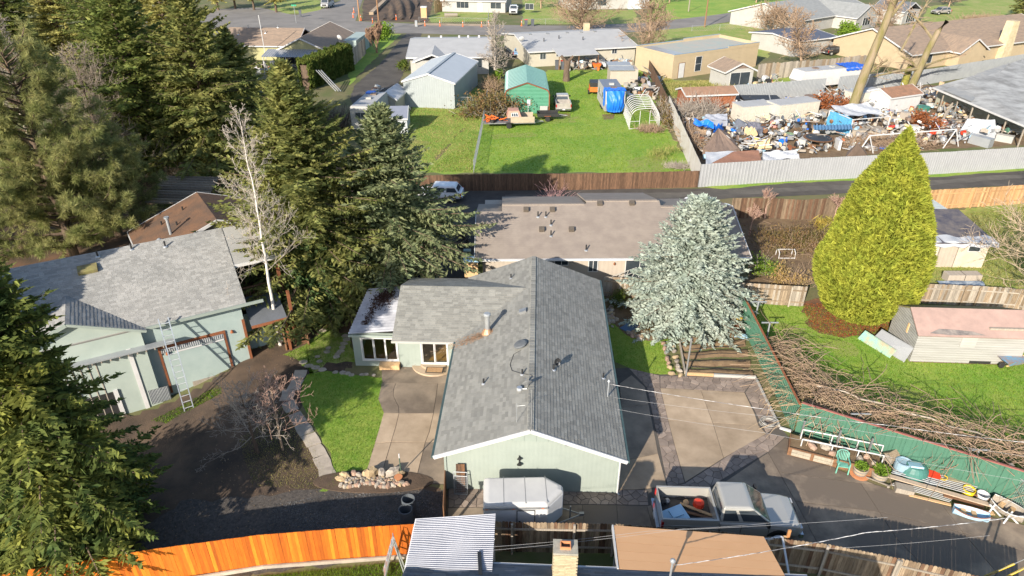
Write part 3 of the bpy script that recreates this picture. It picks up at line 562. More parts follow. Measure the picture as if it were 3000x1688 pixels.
# flagstone path
fp=[(878,1098),(866,1128),(843,1158),(850,1192),(871,1226),(892,1258),(911,1290),(930,1322),(946,1354),(960,1390)]
for i,(u,v) in enumerate(fp):
    a=P(u,v).xy; q=fp[min(i+1,len(fp)-1)]; pq=fp[max(i-1,0)]; d=(P(*q).xy-P(*pq).xy).normalized(); n=Vector((-d.y,d.x)); r=random.Random(i)
    w=.35; l=.50 if i else .42; poly=[a+d*l*r.uniform(.86,.97)*sx+n*w*r.uniform(.85,1.1)*sy for sx,sy in ((-1,-1),(-.1,-1.06),(1,-1),(1,1),(.1,1.08),(-1,1))]
    z=max(gz(a.x,a.y),-.1) if a.x<-14.6 else 0; m=M(); m.prism(poly,z-.05,z+.035); m.build('path_slab',m_flag,None,None,None)
    o=COL.objects[-1]; tag(o,['first pale path slab, nearest the flat stones by the stairs','pale path slab beside the bare tree stems, second from the stairs','wide path slab at the bend of the garden path','path slab just below the bend of the path','path slab beside the upper middle of the small lawn','path slab beside the middle of the small lawn','path slab level with the rough cracked patio joint','path slab third from the gravel end of the path','path slab second from the gravel end of the path','last path slab with rounded end, nearest the rock bed'][i],'paving slab','slabs of the garden path')
sp=[(1012,985,.4),(1016,996,.4),(1008,1008,.42),(1003,1019,.4),(998,1030,.42),(990,1038,.36),(985,1047,.36),(962,1021,.34),(958,1032,.34),(930,1046,.3),(936,1060,.32),(890,1062,.42),(905,1073,.42),(925,1078,.42),(944,1084,.4),(983,1092,.3),(1004,1093,.34),(1019,1095,.34),(1030,1100,.28),(1061,1099,.26),(1073,1098,.26),(1095,1100,.2),(945,970,.4)]
for i,(u,v,s) in enumerate(sp):
    a=P(u,v).xy; r=random.Random(i+40); poly=[(a.x+s*.62*r.uniform(.8,1.1)*math.cos(t),a.y+s*.5*r.uniform(.8,1.1)*math.sin(t)) for t in np.linspace(0,6.283,8)[:-1]]
    m=M(); z=gz(a.x,a.y) if a.x<-14.6 else 0; m.prism(poly,z-.03,z+.05); m.build('stepping_stone',m_flag,None,'flat gray stepping stone set in the mossy bed by the sunroom','stepping stone','stepping stones beside the sunroom')
# grass on the near lawns
tufts('grass',ll,15000,.085,L_gr,1,'short green grass on the small curved lawn'); tufts('grass',rln,7000,.08,L_gr,2,'short green grass beside the garden bed'); tufts('grass',rl,42000,.10,L_gr,3,'green grass of the lawn behind the vine fence',.018)
tufts('grass',ll2,5000,.10,L_gr,4,'patchy grass and weeds in the mossy bed'); tufts('grass',XY([(750,1690),(1190,1645),(1215,1720),(700,1760)]),12000,.10,L_gr,5,'grass in front of the orange fence')
tufts('grass',XY([(1245,505),(2000,502),(1925,330),(1885,215),(1610,215),(1480,335)]),42000,.13,L_gr,6,'grass of the long back lawn',.03)
tufts('grass',XY([(1070,505),(1385,505),(1410,340),(1340,305),(1210,320)]),18000,.14,L_grd,7,'rough grass of the narrow back lawn',.03)
tufts('grass',XY([(700,1290),(840,1180),(890,1240),(960,1400),(930,1435),(740,1425)]),7000,.07,L_grd,8,'thin dry grass beside the garden path')
tufts('grass',XY([(1935,205),(1955,290),(2110,270),(2100,235),(1975,240)]),9000,.22,L_grd,9,'long grass below the peach building',.03)
tufts('grass',XY([(2720,640),(3060,600),(3060,860),(2720,850)]),16000,.13,L_grd,10,'rough grass behind the tan fence',.03)
tufts('grass',XY([(430,1190),(560,1150),(640,1120),(650,1150),(480,1210)]),3500,.13,L_grn,11,'weeds along the foot of the pale blue wall',.03)
def litter(name,poly,n,mat,sz,seed,label,z=.02):
    g=np.random.default_rng(seed); q=scatter(poly,n,g); n=len(q); c=np.c_[q,np.array([max(gz(a,b),-9) for a,b in q])+z+g.uniform(0,.02,n)]; an=g.uniform(0,6.28,n); s=sz*g.uniform(.4,1.3,n)[:,None]
    u=np.c_[np.cos(an),np.sin(an),g.normal(0,.3,n)]*s; v=np.c_[-np.sin(an),np.cos(an),g.normal(0,.3,n)]*s*.5
    return tag(linkmesh(name,leafmesh(name,c,u,v),None,mat),label,None,None,'stuff')
litter('fallen_leaves',XY([(2345,890),(2380,965),(2460,990),(2640,965),(2640,890)]),5000,L_leafr,.06,1,'rust brown leaf litter round the golden conifer')
litter('fallen_leaves',dirt,3500,LEAF('pale_leaf_litter',(.3,.22,.14),(.2,.14,.09),.2,.4),.035,2,'scattered leaves and wood chips on the bare dirt yard')
litter('gravel',XY([(750,1670),(1308,1590),(1310,1440),(1010,1440),(800,1480)]),9000,LEAF('gravel_bits',(.16,.16,.16),(.08,.08,.08),0,.5),.03,3,'dark gravel in front of the rock bed')
for i,(px,s) in enumerate((([(1560,330),(1640,345),(1700,340),(1680,360),(1590,362)],31),([(1830,470),(1900,455),(1960,480),(1950,500),(1850,500)],32),([(1440,395),(1560,388),(1570,400),(1445,408)],33),([(2400,1010),(2470,1000),(2520,1030),(2450,1050)],34),([(2560,1130),(2700,1150),(2760,1190),(2640,1180)],35),([(1100,430),(1180,400),(1260,420),(1180,450)],36),([(2240,930),(2330,960),(2400,1010),(2330,1010)],37))): sheet('dry_patch',XY(px),.0085,MT('dry_lawn_patch',(.24,.25,.075),.95,(.20,.27,.05),.7,.7,16,det=9),.35,.5,s)
# furrowed garden bed
ga,gb,gc,gd=P(2008,1096),P(2206,1104),P(2172,965),P(1992,990)
m=M(); m.grid(ga+ZU*.02,gb+ZU*.02,gc+ZU*.02,gd+ZU*.02,40,70,lambda u,v:(0,0,.05+.085*math.sin(v*29+math.sin(u*9)*.35)+rnd.uniform(-.02,.02))); tag(linkmesh('garden_bed',m.mesh('garden_bed',True),None,m_soil),kind='structure')
m=M(); 
for k in range(4):
    f=.12+k*.16; m.tube([ga.lerp(gd,f).lerp(gb.lerp(gc,f),t)+ZU*(.16+.03*math.sin(t*11+k)) for t in np.linspace(.08,.95,12)],.018,5)
m.build('drip_hose',m_black,None,'four black drip hoses lying along the garden furrows','hose')
def edge(name,a,b,w,h,mat,label,cat='edging'):
    m=M(); m.beam(P(*a)+ZU*h/2,P(*b)+ZU*h/2,w,h); return m.build(name,mat,None,label,cat)
edge('bed_edging',(2008,1099),(2089,1103),.10,.2,m_ply,'brown timber edging at the front of the garden bed'); edge('bed_edging',(2090,1104),(2213,1110),.11,.2,m_whit2,'white timber edging at the front of the garden bed')
edge('bed_edging',(2214,1112),(2282,1252),.09,.14,m_whit2,'white timber edging along the right side of the concrete'); edge('drain_pipe',(2284,1256),(2318,1266),.11,.11,m_white,'short white pipe beside the coiled hose','pipe')
edge('bed_edging',(1990,1005),(2006,1096),.07,.22,m_silverf,'curved gray board along the left side of the garden bed')
rocks([(*P(1943+ (i%2)*26+i*1.9,1012+i*7+rnd.uniform(-3,3)).xy,0,.36) for i in range(14)],None,'border_rock',None,'rough tan border rock beside the garden bed','rock','rocks edging the garden bed',3)
# ---------------- buildings ----------------
def lo(root,p): return ROOT[root.name].inverted()@Vector((p[0],p[1],p[2] if len(p)>2 else 0))
def win(root,cx,cz,w,h,y=0.,n=1,fm=None,gm=None,side='f',t=.05,name='window',horiz=False):
    """window on a wall: side f faces -y at plane y; l faces -x and r faces +x at plane x=y"""
    def q(a,b,z,d0,d1):
        if side=='f': return (a,b,y-d1,y-d0,*z)
        if side=='l': return (y-d1,y-d0,a,b,*z)
        return (y+d0,y+d1,a,b,*z)
    m=M(); x0,x1,z0,z1=cx-w/2,cx+w/2,cz-h/2,cz+h/2; t=min(t,w*.12)
    for a,b,z in ((x0,x0+t,(z0,z1)),(x1-t,x1,(z0,z1)),(x0+t,x1-t,(z0,z0+t)),(x0+t,x1-t,(z1-t,z1))): m.box(*q(a,b,z,.002,.05))
    for i in range(n):
        f=(i+1)/(n+1)
        if horiz: zz=z0+h*f; m.box(*q(x0+t,x1-t,(zz-t*.4,zz+t*.4),.002,.045))
        else: xx=x0+w*f; m.box(*q(xx-t*.4,xx+t*.4,(z0+t,z1-t),.002,.045))
    o=m.build(name,fm or m_white,root); g=M(); g.box(*q(x0+t,x1-t,(z0+t,z1-t),.003,.02)); g.build('pane',gm or m_glass,o); return o
def door(root,cx,w,h,y=0.,mat=None,fm=None,z0=0.05,side='f'):
    m=M(); m.box(cx-w/2,cx+w/2,y-.05,y-.004,z0,z0+h) if side=='f' else m.box(y+.004,y+.05,cx-w/2,cx+w/2,z0,z0+h); o=m.build('door',mat or m_white,root)
    f=M(); t=.07
    for a,b,c,d in ((cx-w/2-t,cx-w/2-.002,z0,z0+h+t),(cx+w/2+.002,cx+w/2+t,z0,z0+h+t),(cx-w/2-.002,cx+w/2+.002,z0+h+.002,z0+h+t)):
        f.box(a,b,y-.06,y-.003,c,d) if side=='f' else f.box(y+.003,y+.06,a,b,c,d)
    f.build('frame',fm or m_white,o); k=M(); k.lathe((cx+w*.38,y-.09,z0+h*.45),[(.03,0),(.04,.03),(.03,.06)],8) if side=='f' else k.lathe((y+.09,cx+w*.38,z0+h*.45),[(.03,0),(.04,.03),(.03,.06)],8); k.build('handle',m_steel,o); return o
def slabp(m,a,b,c,d,t):
    n=(Vector(b)-Vector(a)).cross(Vector(d)-Vector(a)).normalized()*t; m.hexa([Vector(q)-n for q in (a,b,c,d)],[Vector(q) for q in (a,b,c,d)])
def gable(root,x0,x1,y0,y1,eave,rise,axis,over,roofm,trim,t=.11,rp=None):
    """roof part over a rectangle; axis = ridge direction"""
    m=M(); f=M()
    if axis=='x':
        a,b=y0-over,y1+over; c=(a+b)/2; X0,X1=x0-over*.8,x1+over*.8; k=rise/((b-a)/2-over)*over
        e=eave-k+.10; r=e+rise*( (b-a)/2)/((b-a)/2-over)
        slabp(m,(X0,a,e),(X1,a,e),(X1,c,r),(X0,c,r),t); slabp(m,(X1,b,e),(X0,b,e),(X0,c,r),(X1,c,r),t)
        for X in (X0,X1):
            f.beam((X,a,e-t*.7),(X,c,r-t*.7),.05,.2); f.beam((X,b,e-t*.7),(X,c,r-t*.7),.05,.2)
        f.box(X0,X1,a-.06,a-.002,e-.2,e-.02); f.box(X0,X1,b+.002,b+.06,e-.2,e-.02)
    else:
        a,b=x0-over,x1+over; c=(a+b)/2; Y0,Y1=y0-over*.8,y1+over*.8; k=rise/((b-a)/2-over)*over; e=eave-k+.10; r=e+rise*((b-a)/2)/((b-a)/2-over)
        slabp(m,(a,Y1,e),(a,Y0,e),(c,Y0,r),(c,Y1,r),t); slabp(m,(b,Y0,e),(b,Y1,e),(c,Y1,r),(c,Y0,r),t)
        for Y in (Y0,Y1):
            f.beam((a,Y,e-t*.7),(c,Y,r-t*.7),.05,.2); f.beam((b,Y,e-t*.7),(c,Y,r-t*.7),.05,.2)
        f.box(a-.06,a-.002,Y0,Y1,e-.2,e-.02); f.box(b+.002,b+.06,Y0,Y1,e-.2,e-.02)
    o=m.build('roof',roofm,rp or root); f.build('fascia',trim,o if rp is None else rp); return o,e,r
def walls(root,x0,x1,y0,y1,eave,rise,axis,mat,z0=-.05,name='wall'):
    m=M(); c=(x0+x1)/2; d=(y0+y1)/2
    if axis=='x': m.ext([(x0,y0,z0),(x0,y1,z0),(x0,y1,eave),(x0,d,eave+rise),(x0,y0,eave)],(x1-x0,0,0))
    elif axis=='y': m.ext([(x0,y0,z0),(x1,y0,z0),(x1,y0,eave),(c,y0,eave+rise),(x0,y0,eave)],(0,y1-y0,0))
    else: m.box(x0,x1,y0,y1,z0,eave)
    return m.build(name,mat,root)
def bld(name,label,p0,p1,depth,eave,rise,axis,wm,rm,over=.35,cat='house',trim=None,x0=0.,group=None):
    a=Vector((p0[0],p0[1])); b=Vector((p1[0],p1[1])); yaw=math.atan2(b.y-a.y,b.x-a.x); L=(b-a).length
    r=T(name,label,cat,(a.x,a.y,0),yaw,group); walls(r,0,L,0,depth,eave,rise,axis,wm); gable(r,0,L,0,depth,eave,rise,axis,over,rm,trim or m_white); return r,L
SHM={}
def shmesh(w,e,mat):
    k=(w,e,mat.name)
    if k not in SHM:
        m=M(); h=e*1.25; m.hexa([(-w/2,0,.004),(w/2,0,.004),(w/2,h,-.001),(-w/2,h,-.001)],[(-w/2,0,.024),(w/2,0,.024),(w/2,h,.006),(-w/2,h,.006)])
        SHM[k]=m.mesh('shingle'); SHM[k].materials.append(mat)
    return SHM[k]
def shingles(roof,root,planes,mat,e=.15,w=.31,parts=0,seed=1,skip=None):
    """planes: (O, A along unit, length, U up-slope unit, slope length) in root coordinates"""
    g=random.Random(seed); big=M(); allp=[]
    W=[w*.8,w,w*1.2]
    for O,A,Ln,U,S in planes:
        O,A,U=Vector(O),Vector(A),Vector(U); N=A.cross(U).normalized(); r=0; y=0
        while y<S-.02:
            x=g.uniform(-w,0)
            while x<Ln:
                ww=g.choice(W); x1=min(x+ww,Ln); x0=max(x,0)
                if x1-x0>.06:
                    c=O+A*((x0+x1)/2)+U*y
                    if not (skip and skip(c)): allp.append((c,A,U,N,x1-x0,ww if abs(x1-x0-ww)<1e-6 else None,min(e,S-y)))
                x+=ww
            y+=e
    if parts:
        cw=Vector((0,0,CAMH)); mw=ROOT[root.name]; order=sorted(range(len(allp)),key=lambda i:(mw@allp[i][0]-cw).length)
        pick=set([i for i in order if allp[i][5]][:parts])
    else: pick=set()
    for i,(c,A,U,N,ww,full,ee) in enumerate(allp):
        if i in pick:
            o=bpy.data.objects.new('shingle',shmesh(full-.006,e,mat)); COL.objects.link(o); o.parent=roof
            mt=Matrix((A,U,N)).transposed().to_4x4(); mt.translation=c+N*g.uniform(0,.004); o.matrix_local=mt
        else:
            a=A*(ww/2-.003); h=U*ee*1.0; t=N*((.013 if mat is m_shb else .02)+g.uniform(0,.006)); b=N*.003
            big.hexa([c-a+b,c+a+b,c+a+h+b*.5,c-a+h+b*.5],[c-a+t,c+a+t,c+a+h+N*.005,c-a+h+N*.005])
    if big.v: big.build('shingles',mat,roof,kind='stuff')
def pipe(root,p,h,r,cap=True,mat=None,name='vent_pipe'):
    o=M(); o.lathe(p,[(r,-.05),(r,h)],8); b=o.build(name,mat or m_black,root); f=M(); f.lathe(p,[(r*2.6,-.03),(r*2.4,.02),(r*1.3,.06)],10); f.build('flashing',m_alum,b); return b
# --- main house ---
H=T('mint_house','mint green single storey house with gray shingle roof in the middle of the picture','house',(.78,21.95,0),R_(-2.1))
HX=4.17; E0=2.5; RZ=4.12
def wallbox(m,x0,x1,y0,y1,z0,z1): m.box(x0,x1,y0,y1,z0,z1)
m=M(); m.ext([(-3.78,.55,-.05),(3.9,.55,-.05),(3.9,.55,2.58),(.06,.55,4.0),(-3.78,.55,2.58)],(0,15,0)); m.build('wall',m_mint,H)
for k in (-1,1):
    m=M(); m.box(*sorted((k*3.84+.06-.05,k*3.84+.06+.05)),.50,.549,0,2.5); m.build('corner_board',m_mintp,H)
# shallow boards in the gable
for i,x in enumerate(np.arange(-2.6,2.7,.52)):
    zt=4.0-abs(x)*.375-.12; m=M()
    if zt>3.02: m.box(x-.255,x+.255,.528,.549,3.0,zt); m.build('gable_board',m_mintp,H)
rm=M(); slabp(rm,(HX,0,E0),(HX,16.05,E0),(0,16.05,RZ),(0,0,RZ),.12); slabp(rm,(-HX,16.05,E0),(-HX,0,E0),(0,0,RZ),(0,16.05,RZ),.12)
WY0,WY1,WR,WZ=8.85,15.9,12.3,3.98
slabp(rm,(-7.7,WY0,E0),(-2.,WY0,E0),(-.3,WR,WZ),(-7.7,WR,WZ),.12); slabp(rm,(-2.,WY1,E0),(-7.7,WY1,E0),(-7.7,WR,WZ),(-.3,WR,WZ),.12)
roof=rm.build('roof',m_sh,H)
sl_=math.hypot(HX,RZ-E0); ur=Vector((-HX,0,RZ-E0))/sl_; ul=Vector((HX,0,RZ-E0))/sl_; ws=math.hypot(WR-WY0,WZ-E0); wu=Vector((0,WR-WY0,WZ-E0))/ws
mainz=lambda x: RZ-(RZ-E0)/HX*abs(x)
wingz=lambda y: WZ-(WZ-E0)/(WR-WY0)*abs(y-WR)
wb=math.hypot(WY1-WR,WZ-E0); wub=Vector((0,-(WY1-WR),WZ-E0))/wb
shingles(roof,H,[((HX,0,E0),(0,1,0),16.05,ur,sl_),((-HX,16.05,E0),(0,-1,0),16.05,ul,sl_)],m_sh,.155,.31,300,1,skip=lambda c:(c.x<0 and WY0+.1<c.y<WY1-.1 and wingz(c.y)>mainz(c.x)+.05))
shingles(roof,H,[((-7.7,WY0,E0),(1,0,0),7.3,wu,ws),((-.4,WY1,E0),(-1,0,0),7.3,wub,wb)],m_sh,.155,.33,0,2,skip=lambda c:wingz(c.y)<mainz(c.x)-.06 and c.x>-HX)
m=M()
for i in range(64): y=.02+i*.25; m.hexa([(-.16,y,RZ-.045),(.16,y,RZ-.045),(.16,y+.27,RZ-.055),(-.16,y+.27,RZ-.055)],[(-.13,y,RZ+.012),(.13,y,RZ+.012),(.13,y+.27,RZ),(-.13,y+.27,RZ)])
m.build('ridge_caps',m_sh,roof,kind='stuff')
m=M()
for k in (-1,1): m.beam((k*(HX+.02),-.03,E0-.06),(k*.0,-.03,RZ-.06),.06,.17)
m.build('fascia',m_white,roof)
m=M(); m.box(HX+.01,HX+.12,0,16.05,E0-.12,E0-.01); m.build('gutter',MT('dark_gutter',(.06,.10,.10),.4),roof); m=M(); m.box(-HX-.12,-HX-.01,0,8.8,E0-.12,E0-.01); m.build('gutter',MT('dark_gutter',(.06,.10,.10),.4),roof)
m=M(); m.box(-7.72,-4.18,WY0-.1,WY0-.01,E0-.15,E0-.02); m.build('gutter',m_whit2,roof)
# wing walls with openings; rooms behind the glass
a=lo(H,P(1236,1064,.27)); b=lo(H,P(1317,1061,.27)); wy=9.75; dx0,dx1=a.x,b.x
m=M(); m.box(-7.5,dx0,wy,wy+.12,-.05,2.6); m.box(dx1,-3.6,wy,wy+.12,-.05,2.6); m.box(dx0,dx1,wy,wy+.12,-.05,.25); m.box(dx0,dx1,wy,wy+.12,2.36,2.6); m.box(-7.5,-7.38,wy+.12,15.2,-.05,2.55); m.box(-7.38,-3.9,15.1,15.2,-.05,2.6); m.build('wing_wall',m_mint,H)
fl=MT('oak_floor',(.62,.31,.09),.4,(.5,.24,.065),2.,st=(1,8,1)); wl=MT('room_wall',(.55,.48,.38),.9)
m=M(); m.box(-7.37,-3.6,wy+.12,14.9,.1,.25); m.build('room_floor',fl,H); m=M(); m.box(-7.37,-3.6,14.0,14.09,.25,2.5); m.box(-7.37,-7.3,wy+.13,14,.25,2.5); m.box(-3.95,-3.9,wy+.13,14,.25,2.5); m.build('room_wall',wl,H)
def slider(root,x0,x1,y,z0,z1,n,mats=(m_white,m_cglass)):
    m=M(); t=.07
    m.box(x0,x0+t,y-.03,y+.09,z0,z1); m.box(x1-t,x1,y-.03,y+.09,z0,z1); m.box(x0+t,x1-t,y-.03,y+.09,z1-t,z1); m.box(x0+t,x1-t,y-.03,y+.09,z0,z0+t)
    o=m.build('sliding_door',mats[0],root); w=(x1-x0-2*t)/n
    for i in range(n):
        s=M(); xa=x0+t+i*w; yy=y+.005+(i%2)*.04; s.box(xa,xa+.05,yy,yy+.035,z0+t,z1-t); s.box(xa+w-.05,xa+w,yy,yy+.035,z0+t,z1-t); s.box(xa+.05,xa+w-.05,yy,yy+.035,z0+t,z0+t+.05); s.box(xa+.05,xa+w-.05,yy,yy+.035,z1-t-.05,z1-t); s.build('sash',mats[0],o)
        g=M(); g.box(xa+.05,xa+w-.05,yy+.014,yy+.02,z0+t+.05,z1-t-.05); g.build('pane',mats[1],o)
    return o
slider(H,dx0,dx1,wy,.25,2.36,2)
# sunroom
sx0,sx1,sy0,sy1=-10.2,-7.52,9.82,14.6; a=lo(H,P(1062,1060,.35)); b=lo(H,P(1170,1060,.35)); wx0,wx1=a.x,min(b.x,-7.56)
m=M(); m.box(sx0,wx0,sy0,sy0+.1,-.05,2.25); m.box(wx1,sx1,sy0,sy0+.1,-.05,2.25); m.box(wx0,wx1,sy0,sy0+.1,-.05,.38); m.box(wx0,wx1,sy0,sy0+.1,1.98,2.25); m.box(sx0,sx0+.1,sy0+.1,sy1,-.05,2.22); m.box(sx0+.1,sx1,sy1-.1,sy1,-.05,2.2); m.build('sunroom_wall',m_mintp,H)
m=M(); m.box(sx0+.11,sx1,sy0+.11,sy1-.11,.1,.2); m.build('sunroom_floor',MT('sunroom_floor_wood',(.45,.19,.07),.5,(.36,.15,.055),2.,st=(8,1,1)),H)
slider(H,wx0,wx1,sy0-.01,.38,1.98,3)
def corr(a,b,c,d,n,amp,nv=6,t=0.,sag=None):
    """corrugated sheet: ridges run a->b, n waves a->d"""
    m=M(); m.grid(a,b,c,d,nv,n*4,lambda u,v:(0,0,amp*math.sin(v*n*2*math.pi)+(sag(u,v) if sag else 0))); return m
cr=corr((sx0-.12,sy0-.2,2.32),(sx1+.3,sy0-.2,2.62),(sx1+.3,sy1+.15,2.62),(sx0-.12,sy1+.15,2.32),17,.075)
cr.build('sunroom_roof',MT('pale_corrugated',(.36,.37,.40),.4,(.22,.225,.25),1.0,metal=.1),H)
m=M(); m.box(sx0-.13,sx1,sy0-.24,sy0-.18,2.12,2.27); m.build('sunroom_fascia',m_mintp,H)
def mainpt(u,v):
    """point on the main roof under a photo pixel"""
    lo_h,hi_h=2.4,4.3
    for _ in range(30):
        h=(lo_h+hi_h)/2; q=lo(H,P(u,v,h)); z=max(mainz(q.x),wingz(q.y) if q.x<0 and WY0<q.y<WY1 else 0)
        if h>z: hi_h=h
        else: lo_h=h
    q.z=h; return q
litter('pine_debris',[(-9.3+H.location.x,32.6+H.location.y-21.9),(-8+H.location.x,33+H.location.y-21.9),(-8+H.location.x,36.6+H.location.y-21.9),(-9.2+H.location.x,36.6+H.location.y-21.9)],10,L_leafr,.02,9,'brown pine debris')if 0 else None
g_=np.random.default_rng(5); n=1300; cc=np.c_[-9.0+g_.normal(0,.28,n),13.4+g_.normal(0,.55,n),np.zeros(n)]; cc[900:,0]=-9.5+g_.normal(0,.15,400); cc[900:,1]=10.4+g_.uniform(0,3.3,400); cc[:,2]=2.36+(cc[:,0]+10.3)*.107+.03; uu=nrm(g_.normal(0,1,(n,3))*np.array([1,1,.3])); vv=nrm(np.cross(uu,[0,0,1.]))
tag(linkmesh('leaf_debris',leafmesh('leaf_debris',cc,uu*.05,vv*.035),H,LEAF('wet_leaf_litter',(.05,.03,.025),(.08,.045,.03),0,.4)),kind='stuff')
# roof fittings
q=mainpt(1428,975); m=M(); m.lathe(q,[(.13,-.1),(.13,1.05)],14); fl_=m.build('flue',m_alum,H); m=M(); m.lathe(q,[(.34,-.12),(.30,.03),(.16,.25),(.14,.27)],14); m.build('flue_base',MT('coppery_flashing',(.55,.36,.22),.4,(.4,.22,.12),4,metal=.5),fl_); m=M(); m.lathe((q.x,q.y,q.z+1.07),[(.17,0),(.2,.04),(.2,.12),(.15,.17)],14); m.build('flue_cap',m_galv,fl_)
for i in range(1):
    N_=Vector((-(RZ-E0),0,HX)).normalized(); g=np.random.default_rng(3); n=900; xs_=q.x+.35-g.gamma(2.2,.45,n); ys_=q.y-.05+g.normal(0,.26,n)*(.5+.25*np.abs(q.x-xs_))-(q.x-xs_)*.12; zs=np.array([mainz(x) for x in xs_])+.04
    dU=np.array([ul.x,0,ul.z]); U_=np.tile(dU,(n,1))*g.uniform(.03,.08,n)[:,None]; V_=np.tile([0,1.,0],(n,1))*g.uniform(.015,.03,n)[:,None]
    tag(linkmesh('rust_stain',leafmesh('rust_stain',np.c_[xs_,ys_,zs],U_,V_),roof,MT('rust_stain_brown',(.33,.19,.11),.9,(.30,.24,.18),5)),kind='stuff')
for (u,v,h) in ((1497,816,.3),(1417,1125,.3),(1530,1098,.3),(1767,1109,.32),(1622,1085,.35)): pipe(H,mainpt(u,v),h,.045)
q=mainpt(1532,915); m=M(); m.obox((q.x,q.y,q.z+.07),(.4,.34,.16),(0,-.37,0)); m.build('roof_vent',m_steel,H)
q=mainpt(1525,1015); m=M(); mt=Matrix.Rotation(-.37,3,'Y'); m.lathe(q+Vector((0,0,.1)),[(.16,-.1),(.34,0),(.36,.05),(.3,.1),(.05,.13)],16,mt); m.build('round_vent',MT('gray_vent',(.12,.13,.14),.6),H)
def dish(root,c,r,az,el,mat,arm=.5,name='satellite_dish'):
    mt=(Matrix.Rotation(az,3,'Z')@Matrix.Rotation(el,3,'X')); m=M(); m.lathe(Vector(c)+Vector((0,0,arm)),[(.02,0),(r*.5,r*.06),(r*.85,r*.17),(r,r*.25)],18,mt,cap=False); m.lathe(Vector(c)+Vector((0,0,arm)),[(r,r*.25),(r*1.0,r*.22),(r*.85,r*.14),(r*.5,r*.03),(.02,-.03)],18,mt,cap=False)
    d=m.build(name,mat,root); k=M(); k.tube([Vector(c),Vector(c)+Vector((0,0,arm))],.025,6); p0=Vector(c)+Vector((0,0,arm)); k.tube([p0+mt@Vector((0,-r*.9,r*.2)),p0+mt@Vector((0,-r*.35,r*.95))],.015,5); k.obox(p0+mt@Vector((0,-r*.3,r)),(.07,.07,.12)); k.build('arm',m_steel,d); return d
q=mainpt(1545,1138); dish(H,q,.24,R_(200),R_(60),m_steel,.25); q=mainpt(1632,1074); dish(H,q,.19,R_(30),R_(70),m_black,.28)
q=mainpt(1522,1145); m=M(); m.lathe(q,[(.12,0),(.16,.1),(.12,.2)],10); m.tube([q+Vector((0,0,.1)),q+Vector((.35,-.1,.2))],.02,5); m.build('turbine_vent',m_alum,H)
q=mainpt(1514,1238); m=M(); m.tube([q,q+Vector((0,0,1.05))],.012,5); m.tube([q+Vector((0,0,.9)),q+Vector((.35,-.05,1.0))],.008,5); m.build('antenna_mast',m_galv,H)
q=mainpt(1780,1162); m=M(); m.tube([q-Vector((0,0,.3)),q+Vector((0,0,.85))],.035,8); mb=m.build('service_mast',m_galv,H); m=M(); m.lathe(q+Vector((0,0,.85)),[(.05,0),(.08,.06),(.03,.16)],8); m.build('weather_head',m_galv,mb); MASTP=ROOT[H.name]@(q+Vector((.05,0,.75)))
m=M(); pts=[mainpt(*p)+Vector((0,0,.04)) for p in ((1527,1027),(1505,1040),(1494,1070),(1500,1088),(1530,1097),(1555,1100),(1567,1110))]; m.tube(pts,.012,4); m.build('roof_cable',m_black,H)
q=lo(H,P(1521,1352,2.2)); m=M(); m.lathe((q.x,.50,2.1),[(.03,0),(.1,.08),(.1,.12)],10,Matrix.Rotation(2.2,3,'X')); m.lathe((q.x,.50,1.78),[(.03,0),(.11,.09),(.11,.13)],10,Matrix.Rotation(2.0,3,'X')); m.box(q.x-.03,q.x+.03,.5,.548,1.75,2.15); m.build('floodlight',m_black,H)
q=lo(H,P(1661,1298,3.1)); m=M(); m.obox((q.x,.44,3.02),(.12,.2,.14)); m.build('security_camera',m_steel,H)
m=M(); m.tube([(3.97,.5,2.4),(3.97,.5,.1),(4.05,.4,.05)],.04,6); m.build('downspout',m_white,H)
m=M(); m.box(4.15,4.25,10.4,10.5,.0,2.2); m.box(4.15,4.25,9.6,9.7,0,2.2); m.box(4.15,4.25,9.6,10.5,2.2,2.3); m.build('door_surround',m_trim,H)
# --- neighbour with the brown roof ---
nb=P(1408,806).xy; a=P(1395,753,2.6).xy; b=P(2189,738,2.6).xy; yw=math.atan2(b.y-a.y,b.x-a.x)*.35
N=T('brown_roof_house','cream house with a wide brown shingle roof behind the mint house','house',(a.x+.4,a.y+.5,0),yw); NL=17.6
m=M(); m.box(0,NL,0,9.6,-.05,2.55); m.build('wall',m_creamv,N)
nr=M(); NR=4.14; nz0=2.5; yr=4.9
def nslope(x0,x1,yr,zr,y0=-.6,z=None):
    slabp(nr,(x0,y0,nz0),(x1,y0,nz0),(x1,yr,zr),(x0,yr,zr),.12); slabp(nr,(x1,2*yr-y0,nz0),(x0,2*yr-y0,nz0),(x0,yr,zr),(x1,yr,zr),.12)
nslope(-.5,1.35,4.15,3.9); nslope(1.352,7.5,4.9,4.14); nslope(7.502,12.9,5.25,4.25); nslope(12.902,18.1,4.6,4.04)
nro=nr.build('roof',m_shn,N)
m=M()
for x0,x1,yr,zr in ((1.35,7.5,4.9,4.14),(7.5,12.9,5.25,4.25),(12.9,18.1,4.6,4.04)):
    for i in range(int((x1-x0)/.24)): x=x0+i*.24; m.hexa([(x,yr-.15,zr-.05),(x+.25,yr-.15,zr-.05),(x+.25,yr+.15,zr-.05),(x,yr+.15,zr-.05)],[(x,yr-.13,zr+.03),(x+.23,yr-.13,zr+.015),(x+.23,yr+.13,zr+.015),(x,yr+.13,zr+.03)])
m.build('ridge_caps',m_shn,nro,kind='stuff')
m=M(); m.box(-.55,18.15,-.72,-.61,2.36,2.5); m.box(18.105,18.2,-.6,4.7,2.4,2.5); m.beam((-.53,-.6,2.45),(-.53,4.15,3.85),.05,.18); m.beam((18.13,-.6,2.45),(18.13,4.6,4.0),.05,.18); m.build('gutter',m_white,nro)
